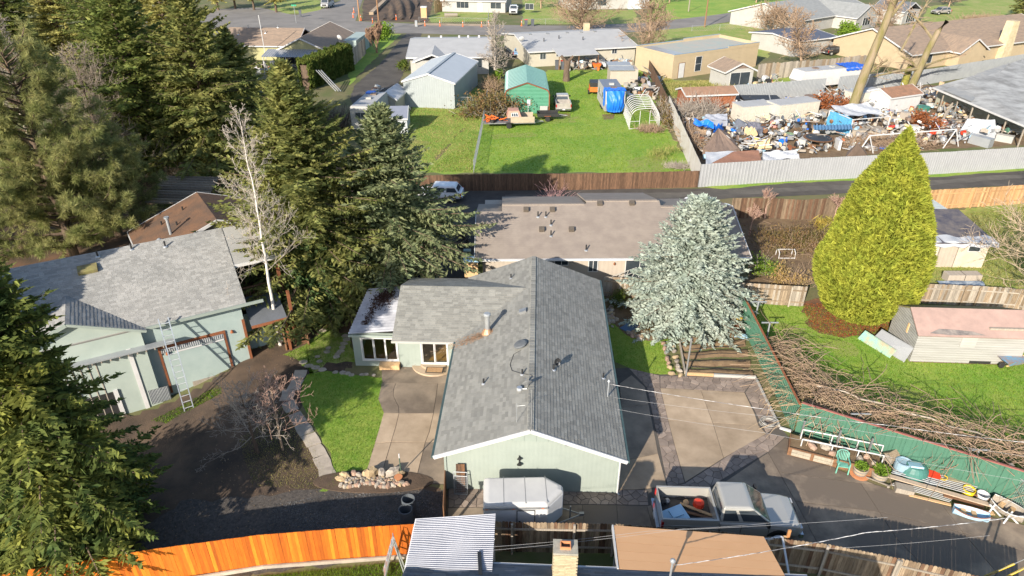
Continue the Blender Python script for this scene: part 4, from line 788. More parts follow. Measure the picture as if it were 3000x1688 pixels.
def nbpt(u,v):
    l,h=2.4,4.8
    for _ in range(30):
        k=(l+h)/2; q=lo(N,P(u,v,k)); z=nz0+(q.y+.6)*(4.14-nz0)/5.5
        if k>z: h=k
        else: l=k
    q.z=k; return q
for u,v in ((1541,618),(1618,618),(1757,600),(1851,599),(1587,676),(1674,676)):
    q=nbpt(u,v); m=M(); m.obox((q.x,q.y,q.z+.1),(.36,.36,.26),(.32,0,0)); m.build('roof_vent',MT('brown_vent',(.12,.10,.08),.7),N)
for u,v in ((1576,636),(1599,636),(1614,660),(1614,692),(1717,734)): pipe(N,nbpt(u,v),.42,.05)
for u0,u1,v0,v1,n in ((1563,1604,757,762,1),(1624,1666,757,762,1),(1724,1753,755,782,1)):
    a=lo(N,P(u0,760,2.1)); b=lo(N,P(u1,760,2.1)); win(N,(a.x+b.x)/2,1.9 if v1<770 else 1.65,b.x-a.x,.5 if v1<770 else 1.,0,n)
a=lo(N,P(1820,815,.1)); win(N,a.x+1.0,1.15,2.0,2.1,0,1,name='sliding_door')
q=lo(N,P(1800,763,2.)); m=M(); m.lathe((q.x,-.1,1.7),[(.04,0),(.08,.1),(.03,.2)],8); m.build('wall_lamp',m_rust,N)
# --- left house: pale blue, tall, gray roof ---
LH=T('pale_blue_house','tall pale blue house with silver gray shingle roof at left','house',(-15.27,32.85,0),R_(29)); LE=3.95; LR=6.35; LYR=5.0
m=M(); m.ext([(0,.05,-.3),(0,9.9,-.3),(0,9.9,LE),(0,LYR,LR-.15),(0,.05,LE)],(-13.,0,0)); 
m.box(-12.9,-.1,.06,9.8,-1.6,-.29); m.build('wall',m_blue,LH)
m=M(); slabp(m,(-11.5,-.35,LE-.05),(.3,-.35,LE-.05),(.3,LYR,LR),(-11.5,LYR,LR),.14); slabp(m,(.3,10.35,LE-.05),(-11.5,10.35,LE-.05),(-11.5,LYR,LR),(.3,LYR,LR),.14)
gx0,gx1=-11.3,-5.1; gc=-8.1; gz1=5.25
slabp(m,(gx0-.3,3.,LE-.10),(gx0-.3,-.6,LE-.10),(gc,-.6,gz1),(gc,3.2,gz1),.12); slabp(m,(gx1+.3,-.6,LE-.10),(gx1+.3,2.,LE-.10),(gc,3.2,gz1),(gc,-.6,gz1),.12)
lroof=m.build('roof',m_shb,LH); ls=math.hypot(LYR+.35,LR-LE+.05); lu=Vector((0,LYR+.35,LR-LE+.05))/ls
gl=math.hypot(gc-gx0+.3,gz1-LE+.10); gr=math.hypot(gx1+.3-gc,gz1-LE+.10)
grz=lambda x,y: (gz1-(gz1-LE+.10)/(gc-gx0+.3)*(gc-x) if x<gc else gz1-(gz1-LE+.10)/(gx1+.3-gc)*(x-gc))
shingles(lroof,LH,[((-11.5,-.35,LE-.05),(1,0,0),11.8,lu,ls)],m_shb,.145,.26,0,4,skip=lambda c: c.x<gx1+.2 and c.y<5 and grz(c.x,c.y)>c.z+.06)
shingles(lroof,LH,[((gx1+.3,-.6,LE-.10),(0,1,0),3.5,Vector((gc-gx1-.3,0,gz1-LE+.10))/gr,gr),((gx0-.3,3.,LE-.10),(0,-1,0),3.6,Vector((gc-gx0+.3,0,gz1-LE+.10))/gl,gl)],m_shb,.17,.34,0,5,skip=lambda c:(LE-.05+(c.y+.35)*(LR-LE+.05)/(LYR+.35))>c.z+.08)
m=M(); m.ext([(gx0,-.3,-1.6),(gx1,-.3,-1.6),(gx1,-.3,LE-.12),(gc,-.3,gz1-.15),(gx0,-.3,LE-.12)],(0,.34,0)); m.build('gable_wall',MT('pale_mint_boards',(.34,.395,.36),.75,(.30,.355,.325),1.),LH)
m=M(); m.beam((gx0-.35,-.63,LE-.17),(gc,-.63,gz1-.07),.05,.2); m.beam((gc,-.63,gz1-.07),(gx1+.3,-.63,LE-.17),.05,.14); m.box(gx1+.3,1.2,-.45,-.36,LE-.2,LE-.04); m.build('fascia',m_mintp,lroof)
m=M(); m.box(gx0+.3,gx1+1.4,-.75,-.305,LE-1.2,LE-1.12); m.build('awning',m_galv,LH)
for i in range(16): m=M(); m.obox((gx0+.75+i*.42,-.54,LE-1.26),(.06,.4,.12)); m.build('bracket',m_silverf,LH)
for i in range(10): m=M(); m.box(gx0+.5+i*.36,gx0+.54+i*.36,-.335,-.305,-1.4,LE-1.2); m.build('batten',m_silverf,LH)
m=M(); m.box(gx1-.9,gx1-.68,-.36,-.305,-1.4,LE-1.1); m.build('trim_board',m_white,LH)
m=M(); m.box(gx0+2.3,gx0+4.1,-.33,-.302,-1.3,.5); m.build('dark_doorway',m_black,LH); m=M(); m.box(gx0+4.1,gx0+4.32,-.4,-.302,-1.3,.6); m.build('door_post',m_white,LH)
m=M(); m.grid((gx1-.55,-.32,-1.),(gx1-.55,-.32,-.05),(gx1+.45,-.32,-.05),(gx1+.45,-.32,-1.),2,56,lambda u,v:(0,-.02*math.sin(v*14*6.283),0)); m.build('corrugated_skirt',m_galv,LH)
# boarded garage opening with rust-brown trim
bx0,bx1=-4.6,-1.1
m=M(); m.box(bx0,bx0+.12,-.02,.049,-.8,2.15); m.box(bx1-.12,bx1,-.02,.049,-.5,2.15); m.box(bx0,bx1,-.03,.049,2.15,2.3); m.box(-.12,.02,-.04,.049,-.3,2.7); m.build('trim',m_trim,LH)
m=M(); m.grid((bx0+.13,-.01,1.85),(bx0+.13,-.01,2.14),(bx1-.13,-.01,2.14),(bx1-.13,-.01,1.85),2,120,lambda u,v:(0,-.02*math.sin(v*30*6.283),0)); m.build('corrugated_strip',m_galv,LH); m=M(); m.box(bx0+.8,bx1-.15,-.06,-.02,1.74,1.82); m.build('door_rail',m_white,LH)
m=M(); m.box(bx0+.13,bx1-.13,.0,.045,-.9,1.72); m.build('garage_panel',m_blue,LH); m=M(); m.box(-3.4,-.05,-.1,.04,-1.,-.45); m.build('plinth',m_silverf,LH)
q=(gx1+.9,-.05,1.7); m=M(); m.lathe(q,[(.03,0),(.1,.05),(.05,.2)],8); m.build('wall_lamp',m_rust,LH); m=M(); m.lathe((-.75,.0,2.0),[(.03,0),(.1,.05),(.05,.2)],8); m.build('wall_lamp',m_rust,LH)
# entry porch and upper deck at its right end
m=M(); slabp(m,(.3,-.35,2.35),(2.3,-.35,2.35),(2.3,2.1,2.95),(.3,2.1,2.95),.1); po=m.build('porch_roof',m_shd,LH); m=M(); m.box(.3,2.3,-.42,-.36,2.2,2.36); m.box(2.12,2.26,-.25,-.11,0,2.25); m.build('porch_frame',m_trim,LH)
m=M(); m.box(.02,2.1,1.0,1.1,0,2.4); m.build('entry_wall',m_blue,LH); door(LH,1.15,1.05,2.1,1.0,MT('mint_door',(.50,.62,.58),.6),m_blue); m=M(); m.box(1.0,1.3,.935,.949,1.3,1.95); m.build('door_light',m_glass,LH)
m=M(); slabp(m,(.31,2.3,5.08),(3.2,2.3,5.08),(3.2,5.,6.32),(.31,5.,6.32),.12); slabp(m,(3.2,7.7,5.08),(.31,7.7,5.08),(.31,5.,6.32),(3.2,5.,6.32),.12); m.build('deck_roof',m_shb,LH); m=M(); m.box(.31,3.25,2.22,2.29,4.9,5.09); m.build('deck_fascia',m_white,LH)
m=M(); m.box(2.6,2.78,2.4,2.57,0,4.9); m.build('deck_post',m_trim,LH); m=M(); m.box(2.6,2.76,.2,.36,0,3.7); m.build('deck_post',m_trim,LH); m=M(); m.box(.1,2.9,2.2,6.,2.5,2.66); m.build('deck_floor',m_deck,LH)
for i in range(13): m=M(); m.box(.2+i*.21,.25+i*.21,2.2,2.25,2.67,3.45); m.build('baluster',m_deck,LH)
m=M(); m.box(.1,2.9,2.18,2.27,3.45,3.53); m.build('deck_rail',m_deck,LH)
for x,y,z in ((-6.3,4.6,6.2),(-2.9,4.4,6.1),(-4.6,4.7,6.2)): pipe(LH,(x,y,z),.35,.05)
m=M(); m.obox((-6.9,3.9,5.9),(.95,.6,.24),(.27,0,0)); m.build('skylight',MT('mossy_skylight',(.24,.22,.08),.8,(.14,.11,.06),3),LH)
# extension ladder leaning on its wall
a=P(463,934,4.3); b=P(492,929,4.3); fa=P(542,1208,-.55); fb=P(568,1199,-.5); ld_=T('extension_ladder','aluminium extension ladder leaning on the pale blue house','ladder',((fa+fb)/2)[:])
m=M(ld_); m.beam(fa,a,.05,.09); m.beam(fb,b,.05,.09); m.build('rail',m_alum,ld_)
for i in range(15): t=(i+.6)/15.5; m=M(ld_); m.tube([fa.lerp(a,t),fb.lerp(b,t)],.022,5); m.build('rung',m_alum,ld_)
# --- house behind with needle-covered roof ---
a=P(632,642,4.6); NH=T('needle_roof_house','house under brown pine needles with a white gable, behind the pale blue house','house',(a.x,a.y,0),R_(34))
walls(NH,-4.6,4.6,0,5.2,2.9,1.7,'y',m_creamv); gable(NH,-4.6,4.6,0,5.2,2.9,1.7,'y',.5,MT('needle_covered_roof',(.15,.08,.045),.95,(.065,.048,.038),.5,.7,12,det=8),m_white)
for x,y in ((-2.2,2.2),(-1.4,4.0),(-3,3.6)): pipe(NH,(x,y,4.6-abs(x)*.37),.35,.06)
m=M(); m.lathe((-2.8,1.4,3.6),[(.1,0),(.1,1.2),(.17,1.22),(.17,1.34)],10); m.build('flue',m_galv,NH); m=M(); m.lathe((-3.6,1.2,3.3),[(.2,0),(.24,.2),(.05,.35)],10); m.build('turbine_vent',m_galv,NH)
m=M(); m.lathe((.1,-.03,4.0),[(.28,0),(.28,.04)],8,Matrix.Rotation(math.pi/2,3,'X')); m.build('gable_vent',m_white,NH)
# far-left end roof of the pale blue house
m=M(); slabp(m,(-17.5,1.5,3.9),(-11.6,1.,3.9),(-12.8,5.4,6.0),(-15.2,5.6,6.0),.12); slabp(m,(-11.6,1.,3.9),(-10.6,8.6,4.3),(-12.6,9.,5.7),(-12.8,5.4,6.0),.12); m.build('end_roof',m_shb,LH)
m=M(); m.box(-16.5,-13.05,2.2,9,-1.5,3.9); m.build('end_wall',m_blue,LH)
# pergola
a=P(425,592,2.3); b=P(600,596,2.3); c=P(640,522,2.3); d=P(470,518,2.3); pg=T('pergola','weathered slatted pergola behind the needle covered roof','pergola',((a+c)/2).to_2d().to_3d()[:])
for i in range(11): m=M(pg); t=i/10; m.beam(a.lerp(d,t),b.lerp(c,t),.09,.18); m.build('slat',m_silverf,pg)
m=M(pg); m.beam(a.lerp(b,.45)-ZU*.16,d.lerp(c,.75)-ZU*.16,.14,.14); m.build('crossbeam',m_deck,pg)
for q in (a,b,c,d): m=M(pg); m.beam((q.x,q.y,0),q-ZU*.1,.12,.12); m.build('post',m_deck,pg)
# ---------------- fences ----------------
BM={}
def boardmesh(w,h,t,dog,mat):
    k=(w,h,t,dog,mat.name)
    if k not in BM:
        m=M(); c=w*.28 if dog else 0
        pr=[(-w/2,0),(w/2,0),(w/2,h-c),(w/2-c,h),(-w/2+c,h),(-w/2,h-c)] if dog else [(-w/2,0),(w/2,0),(w/2,h),(-w/2,h)]
        m.ext([(x,-t/2,z) for x,z in pr],(0,t,0)); BM[k]=m.mesh('board'); BM[k].materials.append(mat)
    return BM[k]
def fence(name,label,pts,h,bw,mats,parts=True,side=-1,post=2.4,dog=False,rails=True,gap=.006,seed=1,wob=.012,pm=None,t=.02,postup=0.,cat='fence'):
    """board fence along ground points; side -1: rails and posts on the right of the walking direction"""
    pts=[Vector((p[0],p[1])) for p in pts]; g=random.Random(seed); mats=mats if isinstance(mats,list) else [mats]
    r=T(name,label,cat,(pts[0].x,pts[0].y,0)); inv=ROOT[r.name].inverted(); jm=M(r); rm=M(r); s=0; tot=sum((b-a).length for a,b in zip(pts,pts[1:]))
    k=0; nextp=0.
    for a,b in zip(pts,pts[1:]):
        L=(b-a).length; d=(b-a)/L; n=Vector((-d.y,d.x))*side*-1; an=math.atan2(d.y,d.x); x=bw/2
        nb=max(1,int(round(L/bw))); w=L/nb
        for i in range(nb):
            p=a+d*(w*(i+.5)); hh=h+g.uniform(-wob,wob)*1.5; z=gz(p.x,p.y) if p.x<-14.6 else 0
            if parts:
                o=bpy.data.objects.new('board',boardmesh(round(w-gap,3),h,t,dog,g.choice(mats))); COL.objects.link(o); o.parent=r
                o.matrix_local=inv@Matrix.Translation((p.x+n.x*g.uniform(-.004,.004),p.y+n.y*g.uniform(-.004,.004),z+.03+hh-h))@Matrix.Rotation(an,4,'Z')@Matrix.Rotation(g.uniform(-.006,.006),4,'Y')
            else: jm.obox((p.x,p.y,z+hh/2),(w-gap,t,hh),(0,0,an))
        if rails:
            for zz in (h*.22,h*.80): rm.beam((a+n*(t/2+.022)).to_3d()+ZU*zz,(b+n*(t/2+.022)).to_3d()+ZU*zz,.038,.085)
        for q in np.arange(0,L,post) if rails else []:
            p=a+d*q+n*(t/2+.09); m=M(r); m.obox((p.x,p.y,(h+postup)/2),(.09,.09,h+postup),(0,0,an)); m.build('post',pm or mats[0],r)
    if jm.v: jm.build('boards',mats[0],r,kind='stuff')
    if rm.v: rm.build('rails',pm or mats[-1],r,kind='stuff')
    return r
PM={}
def panelmesh(w,h,pitch,amp,mat,cap=None):
    k=(round(w,3),h,pitch,mat.name)
    if k not in PM:
        m=M(); n=max(1,int(w/pitch)); pr=[]
        for i in range(n):
            x=-w/2+i*w/n; q=w/n
            pr+=[(x,0),(x+q*.55,0),(x+q*.65,-amp),(x+q*.9,-amp)]
        pr.append((w/2,0)); vs=[(x,y,0) for x,y in pr]+[(x,y,h) for x,y in pr]+[(x,y+.012,0) for x,y in pr]+[(x,y+.012,h) for x,y in pr]; N=len(pr)
        fs=[(i,i+1,N+i+1,N+i) for i in range(N-1)]+[(2*N+i+1,2*N+i,3*N+i,3*N+i+1) for i in range(N-1)]+[(N+i,N+i+1,3*N+i+1,3*N+i) for i in range(N-1)]
        m.add(vs,fs); PM[k]=m.mesh('panel'); PM[k].materials.append(mat)
    return PM[k]
def metalfence(name,label,pts,h,w,pitch,mat,amp=.03,cap=None,seed=1):
    pts=[Vector((p[0],p[1])) for p in pts]; g=random.Random(seed); r=T(name,label,'fence',(pts[0].x,pts[0].y,0)); inv=ROOT[r.name].inverted(); cm=M(r)
    for a,b in zip(pts,pts[1:]):
        L=(b-a).length; d=(b-a)/L; an=math.atan2(d.y,d.x); n=max(1,int(round(L/w))); ww=L/n
        for i in range(n):
            p=a+d*(ww*(i+.5)); o=bpy.data.objects.new('panel',panelmesh(round(ww,2),h,pitch,amp,mat)); COL.objects.link(o); o.parent=r
            o.matrix_local=inv@Matrix.Translation((p.x,p.y,.02+g.uniform(-.02,.02)))@Matrix.Rotation(an,4,'Z')@Matrix.Rotation(g.uniform(-.01,.01),4,'X')
        if cap:
            m=M(r); m.beam(a.to_3d()+ZU*(h+.05),b.to_3d()+ZU*(h+.05),.10,.05); m.build('cap_rail',cap,r)
    return r
def chain(name,label,pts,h,post=3.,step=.16,pm=None,mesh=True):
    pts=[Vector((p[0],p[1],0)) for p in pts]; r=T(name,label,'fence',pts[0][:]); A=[];B=[]; inv=ROOT[r.name].inverted()
    for a,b in zip(pts,pts[1:]):
        L=(b-a).length; d=(b-a)/L; n=int(L/post)+1
        for i in range(n+1): p=a+d*min(L,i*post); m=M(r); m.tube([p,p+ZU*(h+.06)],.03,6); m.build('post',pm or m_galv,r)
        m=M(r); m.tube([a+ZU*h,b+ZU*h],.022,5); m.build('top_rail',pm or m_galv,r)
        if mesh:
            for q in np.arange(-h,L,step):
                for s0,s1 in (((q,0.),(q+h,h)),((q+h,0.),(q,h))):
                    e0=max(0,min(L,s0[0])); e1=max(0,min(L,s1[0]))
                    if abs(s1[0]-s0[0])<1e-6 or abs(e1-e0)<.02: continue
                    z0=s0[1]+(e0-s0[0])/(s1[0]-s0[0])*(s1[1]-s0[1]); z1=s0[1]+(e1-s0[0])/(s1[0]-s0[0])*(s1[1]-s0[1]); A.append(inv@(a+d*e0+ZU*z0)); B.append(inv@(a+d*e1+ZU*z1))
    if A: n=len(A); tag(linkmesh('wire_mesh',segmesh('wire_mesh',A,B,np.full(n,.006),np.full(n,.006)),r,pm or m_galv),kind='stuff')
    return r
mo2=wood('orange_cedar_light',(.56,.175,.012),(.46,.12,.006),con=(.3,.7)); mo3=wood('orange_cedar_dark',(.44,.11,.005),(.34,.075,.004),con=(.3,.7))
of=fence('orange_fence','new orange stained board fence at the bottom left',[P(1215,1537,1.85).xy,P(990,1551,1.85).xy,P(750,1570,1.85).xy,P(440,1612,1.85).xy,P(110,1667,1.85).xy,P(-150,1715,1.85).xy],1.85,.145,[m_orange,m_orange,mo2,mo3],side=-1,rails=False,wob=.006,gap=.003)
for a,b in zip([(1215,1537),(750,1570)],[(750,1570),(110,1667)]): q=P(*a,1.85); w=P(*b,1.85); m=M(of); m.beam((q.x+.01,q.y-.06,.09),(w.x,w.y-.06,.09),.07,.18); m.build('curb_board',m_flag,of)
mb2=wood('brown_fence_red',(.26,.135,.07),(.15,.075,.04)); 
fence('brown_fence','long dark brown board fence along the far side of the asphalt lane',[P(1180,566).xy,P(1340,560).xy,P(1700,557).xy,P(2043,549).xy],1.62,.145,[m_brownf],False,-1,rails=False)
wf=metalfence('white_metal_fence','long white ribbed metal fence in front of the junkyard',[P(2045,549).xy,P(2300,533).xy,P(2730,512).xy,P(3120,486).xy],2.25,1.0,.25,m_ribw,.03)
metalfence('white_metal_fence','stained white metal fence on the left side of the junkyard',[P(1955,333).xy,P(2044,548).xy],2.25,1.0,.25,MT('stained_white_metal',(.33,.33,.33),.45,(.28,.265,.24),.5),.03)
fence('side_fence','reddish brown board fence between the back lawn and the peach building',[P(1893,200).xy,P(1952,330).xy],1.9,.16,[m_brownf],False,rails=False,gap=.02)
fence('tall_board_fence','weathered wide board fence behind the white trailer',[P(2215,235).xy,P(2380,222).xy,P(2530,206).xy],2.3,.34,[m_silverf,m_grayf,m_silverf],True,rails=False,wob=.06)
metalfence('gray_metal_fence','gray metal sheet fence behind the bicycles in the junkyard',[P(2130,300).xy,P(2250,292).xy,P(2412,277).xy],2.2,1.1,.22,m_galv,.03); metalfence('gray_metal_fence','gray metal sheet fence running up to the far right behind the junkyard',[P(2450,272).xy,P(2720,247).xy,P(3060,188).xy],2.2,1.1,.22,m_galv,.03)
chain('chain_link_fence','pale chain link fence between the two back lawns',[P(1388,506),P(1424,325),P(1428,290)],1.2,3.,.22)
fence('panel_fence','gray wide board fence beside the hedge and grass strip',[P(1024,208).xy,P(1073,157).xy],2.6,.6,[m_silverf],True,rails=False,gap=.05)
fence('weathered_fence','gray weathered fence behind the pine tree',[P(180,498).xy,P(430,520).xy,P(640,530).xy],1.7,.16,[m_silverf],False,rails=False,gap=.03)
bfp=[P(1380,1526,1.75).xy,P(1500,1531,1.75).xy,P(1800,1536,1.75).xy,P(2080,1556,1.75).xy,P(2250,1575,1.75).xy,P(2425,1596,1.75).xy,P(2640,1638,1.75).xy,P(2870,1690,1.75).xy,P(3050,1735,1.75).xy]
mg2=wood('weathered_fence_dark',(.20,.145,.095),(.11,.078,.05))
fence('dog_ear_fence','weathered dog ear fence along the bottom right driveway',bfp,1.75,.14,[m_grayf,mg2,m_grayf,m_brownf],True,side=1,dog=True,post=2.5,pm=m_silverf,postup=.02)
m=M(); m.beam((P(1308,1417).x,P(1308,1417).y,.6),(P(1302,1540).x,P(1302,1540).y,.6),.04,1.2); m.build('garden_gate',m_deck,None,'dark brown gate panel left of the garage wall','gate')
fence('back_fence','tan board fence with two rails behind the blue spruce',[P(1765,868).xy,P(1950,880).xy,P(2190,889).xy,P(2352,899).xy],1.5,.15,[m_tanf if 0 else m_silverf,m_grayf],True,side=1,post=2.6)
fence('back_fence','weathered board fence behind the pink roofed shed',[P(2690,890).xy,P(2850,897).xy,P(2975,906).xy,P(3080,945).xy],1.5,.16,[m_grayf,m_silverf],True,side=1,post=2.6)
fence('cedar_fence','tan cedar fence at the far right edge behind the golden conifer',[P(2690,616).xy,P(2880,606).xy,P(3090,590).xy],1.8,.2,[wood('cedar_tan',(.46,.29,.15),(.34,.20,.10)),wood('cedar_tan2',(.42,.24,.11),(.33,.2,.1))],True,side=1,post=2.4)
fence('garden_fence','dark board fence along the far side of the dry garden',[P(2140,640).xy,P(2255,640).xy,P(2335,645).xy,P(2480,636).xy],1.8,.17,[mg2,m_brownf],True,side=-1,post=2.4)
m_green2=MT('green_metal_dark',(.06,.16,.11),.5,(.05,.13,.09),1.)
GA,GB,GC,GD=P(2150,905).xy,P(2322,1266).xy,P(3000,1490).xy,P(3150,1545).xy
metalfence('green_metal_fence','ribbed green metal fence along the garden bed',[GA,GB],1.75,.8,.2,m_green,.03,m_rust); metalfence('green_metal_fence','smooth green metal panel fence behind the planters',[GB+Vector((.06,-.06)),GC,GD],1.9,.42,.42,m_green,.022,MT('dull_red_trim',(.30,.11,.09),.7))
chain('chain_link_fence','thin chain link fence beside the street at upper right',[P(2026,92),P(2170,88),P(2330,62),P(2480,20)],1.1,6.,.5)
chain('chain_link_fence','chain link fence round the front yard of the white house',[P(1228,66),P(1430,70),P(1432,40)],1.1,5.,.5); chain('chain_link_fence','chain link fence behind the two roadside bins',[P(1530,72),P(1640,72),P(1700,50)],1.1,5.,.5)
chain('chain_link_fence','chain link fence closing the strip right of the gray metal garage',[P(1335,312),P(1400,312)],1.2,2.,.3)
# ---------------- far buildings ----------------
def fw(root,pxs,z,h,**k):
    for u0,u1,v in pxs: a=lo(root,P(u0,v,z)); b=lo(root,P(u1,v,z)); win(root,(a.x+b.x)/2,z,b.x-a.x,h,**k)
Y,YL=bld('yellow_house','pale yellow house with brown roof and a metal patio cover, upper left',P(816,196),P(966,198),16,2.5,1.9,'y',m_yell,m_tanroof,.45)
m=M(); m.box(-11.,-.01,5,14,-.05,2.45); m.build('wing_wall',m_yell,Y); gable(Y,-11,1.5,5,14,2.45,1.9,'x',.4,m_tanroof,m_white)
m=M(); m.box(YL,YL+2.2,9,17.5,-.05,2.6); m.build('teal_wall',m_blue,Y); win(Y,12.5,1.5,1.6,1.3,YL+2.2,0,side='r')
cr=corr((-1.2,-3.4,2.2),(-1.2,-.02,2.75),(7.6,-.02,2.75),(7.6,-3.4,2.2),24,.04); cr.build('patio_cover',m_ribw,Y)
for x in (-1.,2.6,7.4): m=M(); m.box(x,x+.1,-3.3,-3.2,0,2.15); m.build('post',m_white,Y)
win(Y,2.3,1.15,3.2,2.1,0,2,name='sliding_door'); dish(Y,(YL+1.5,2,3.6),.45,R_(160),R_(65),m_white,.6)
for x,y,z in ((-8,9.6,4.6),(-6,9.8,4.6),(-3,10,4.6),(-4.5,8,4.),(-9,7.5,3.8)): pipe(Y,(x,y,z-.2),.5,.07,mat=m_steel)
m=M(); m.box(-11.2,-11.1,4.4,4.5,0,9); o=m.build('flagpole',m_white,None,'thin white flagpole in front of the yellow house','flagpole') if 0 else None
a=P(782,188); m=M(); m.tube([a,a+ZU*7.5],.06,6); m.build('flagpole',m_white,None,'tall thin white pole in front of the yellow house','pole')
a=P(1205,219); S_,SL=bld('silver_roof_house','white house with wide pale gray roof behind the gray metal garage',a,P(1432,217),16,2.7,1.15,'x',m_whit2,m_ltroof,.7)
fw(S_,[(1383,1413,180)],1.6,1.2); fw(S_,[(1308,1338,170)],1.7,1.); gable(S_,1.,6.,-2.5,6,2.5,.9,'y',.4,m_ltroof,m_white); m=M(); m.box(1.,6.,-2.5,-.02,-.05,2.55); m.build('porch_wall',m_whit2,S_)
for x in (2,4,7.,8.5,10.3): m=M(); m.box(x,x+.3,11.5,11.8,3.3,3.75); m.build('roof_vent',m_white,S_)
m=M(); m.box(-.6,SL+.6,8.9,16.5,2.2,2.4) if 0 else None
C_,CL=bld('long_cream_house','long cream house with pale gray roof and cluttered back porch',P(1552,197),P(1858,180),17,2.45,1.2,'x',m_cream,m_ltroof,.5)
for u0,u1,z in ((1574,1593,1.6),(1634,1650,1.9),(1815,1832,1.9)): fw(C_,[(u0,u1,160)],z,1.0)
a=lo(C_,P(1654,172,2.3)); b=lo(C_,P(1783,170,2.3)); m=M(); slabp(m,(a.x,-3.4,2.15),(b.x,-3.4,2.15),(b.x,.2,2.72),(a.x,.2,2.72),.1); m.build('porch_roof',m_ltroof,C_)
for x in (a.x+.1,(a.x+b.x)/2,b.x-.1): m=M(); m.box(x-.06,x+.06,-3.3,-3.18,0,2.1); m.build('porch_post',m_deck,C_)
m=M(); m.box(12.2,13.1,8.6,9.4,3.,4.9); m.build('chimney',m_brick,C_)
for x,y in ((2,7.6),(5,7.4),(8.5,7.5),(11,7.4),(13.5,7.5)): m=M(); m.box(x,x+.4,y,y+.4,3.4,3.8); m.build('roof_vent',m_steel,C_)
for x,y in ((3.5,4),(6.4,5),(10.2,3.8)): pipe(C_,(x,y,2.5+y*.14),.6,.08)
dish(C_,(-.3,4,2.6),.5,R_(170),R_(55),m_white,1.)
# green metal shed with rounded eaves
GS=T('green_metal_shed','green metal shed with brown trim on the back lawn','shed',(*P(1480,333).xy,0)); gw=5.5; gl_=10.5
prof=[(0,0),(0,2.35),(.12,2.72),(.42,2.95),(gw/2,3.75),(gw-.42,2.95),(gw-.12,2.72),(gw,2.35),(gw,0)]
m=M(); m.ext([(x,.06,z) for x,z in prof],(0,gl_-.1,0)); m.build('wall',m_shedg,GS)
for x0 in range(14):
    m=M(); y0=.0+x0*.75; pr=[(x,z) for x,z in prof[1:-1]]; pr=[(x+(-.04 if x<gw/2 else .04 if x>gw/2 else 0),z+.05) for x,z in pr]
    vs=[];fs=[]
    for k,(yy,dz) in enumerate(((y0,0),(y0+.66,0),(y0+.69,.05),(y0+.72,.05),(y0+.75,0))): vs+= [(x+(dz if x>gw*.9 else -dz if x<gw*.1 else 0),yy,z+dz) for x,z in pr]
    n=len(pr)
    for k in range(4): fs+=[(k*n+i,(k+1)*n+i,(k+1)*n+i+1,k*n+i+1) for i in range(n-1)]
    m.add(vs,fs); m.build('roof_panel',m_shedr,GS)
m=M()
for i in range(len(prof)-1): (x0,z0),(x1,z1)=prof[i],prof[i+1]; m.beam((x0,0,z0+.04),(x1,0,z1+.04),.13,.12)
m.build('trim',m_trim,GS); m=M(); m.box(2.75,3.15,-.05,.0,1.,1.75); m.tube([(2.9,-.05,0),(2.9,-.05,1.)],.04,5); m.build('meter_box',m_white,GS); m=M(); m.box(4.35,5.3,-.25,-.15,0,1.); m.build('leaning_sheet',m_whit2,GS)
GG,GGL=bld('gray_metal_garage','tall pale gray metal garage beside the dark gravel driveway','x' if 0 else P(1186,313),P(1333,320),13.5,3.25,1.0,'y',MT('pale_metal_siding',(.30,.33,.335),.5,(.27,.30,.305),1.,ribs=('X',.3),bump=.5),MT('white_metal_roofing',(.43,.45,.47),.4,(.39,.41,.43),.8),.15,'garage')
m=M(); m.box(GGL/2-.2,GGL/2+.2,-.1,13.6,4.33,4.40); m.build('ridge_cap',m_galv,GG)
B1,_=bld('garden_shed','small pale gray roofed shed with cream front beside the old motorhome',P(1112,336),P(1162,338),4.6,2.0,.7,'y',m_cream,MT('pale_shed_roof',(.56,.57,.6),.6),.2,'shed')
a=P(1085,394); b=P(1195,392); TS,_=bld('tarp_shelter','low shelter under a gray tarp behind the tall spruce top',a,b,4,1.8,.8,'x',m_tarpg,MT('slate_tarp',(.17,.19,.24),.7,(.2,.22,.28),2.),.15,'shelter')
a=P(1786,250); b=P(1865,248); TSH=T('plywood_shed','small tan plywood shed with flat gray roof near the brown fence','shed',(a.x,a.y,0),.02); L=(b-a).length
m=M(); m.box(0,L,0,3,-.05,2.2); m.build('wall',m_creamv,TSH); m=M(); slabp(m,(-.2,-.3,2.2),(L*.85,-.3,2.2),(L*.85,1.6,2.45),(-.2,1.6,2.45),.08); slabp(m,(-.2,1.5,2.5),(L*.8,1.5,2.5),(L*.8,3.4,2.65),(-.2,3.4,2.65),.08); m.build('roof',m_galv,TSH)
# peach flat-roofed building and its porch
a=P(1967,233); b=P(2213,195); PB=T('peach_building','long peach sided flat roof building at upper right','house',(a.x,a.y,0),math.atan2(b.y-a.y,b.x-a.x)); L=(b-a).length; hs=MT('flat_roof_felt',(.30,.35,.33),.9,(.38,.35,.31),.7,.3,10,det=8)
m=M(); m.box(0,L,0,8.6,-.05,3.2); m.build('wall',m_peach,PB); m=M(); m.box(.12,L-.12,.12,8.48,3.21,3.26); m.build('flat_roof',hs,PB)
m=M(); t=.1
for x0,x1,y0,y1,z in ((0,L*.62,-.03,.12,3.5),(L*.62,L+.03,-.03,.12,3.72),(0,L*.55,8.48,8.63,3.5),(L*.55,L,8.48,8.63,3.72),(-.03,.12,.12,8.48,3.5),(L-.12,L+.03,.12,8.48,3.72)): m.box(x0,x1,y0,y1,3.2,z)
m.build('parapet',m_peach,PB); m=M()
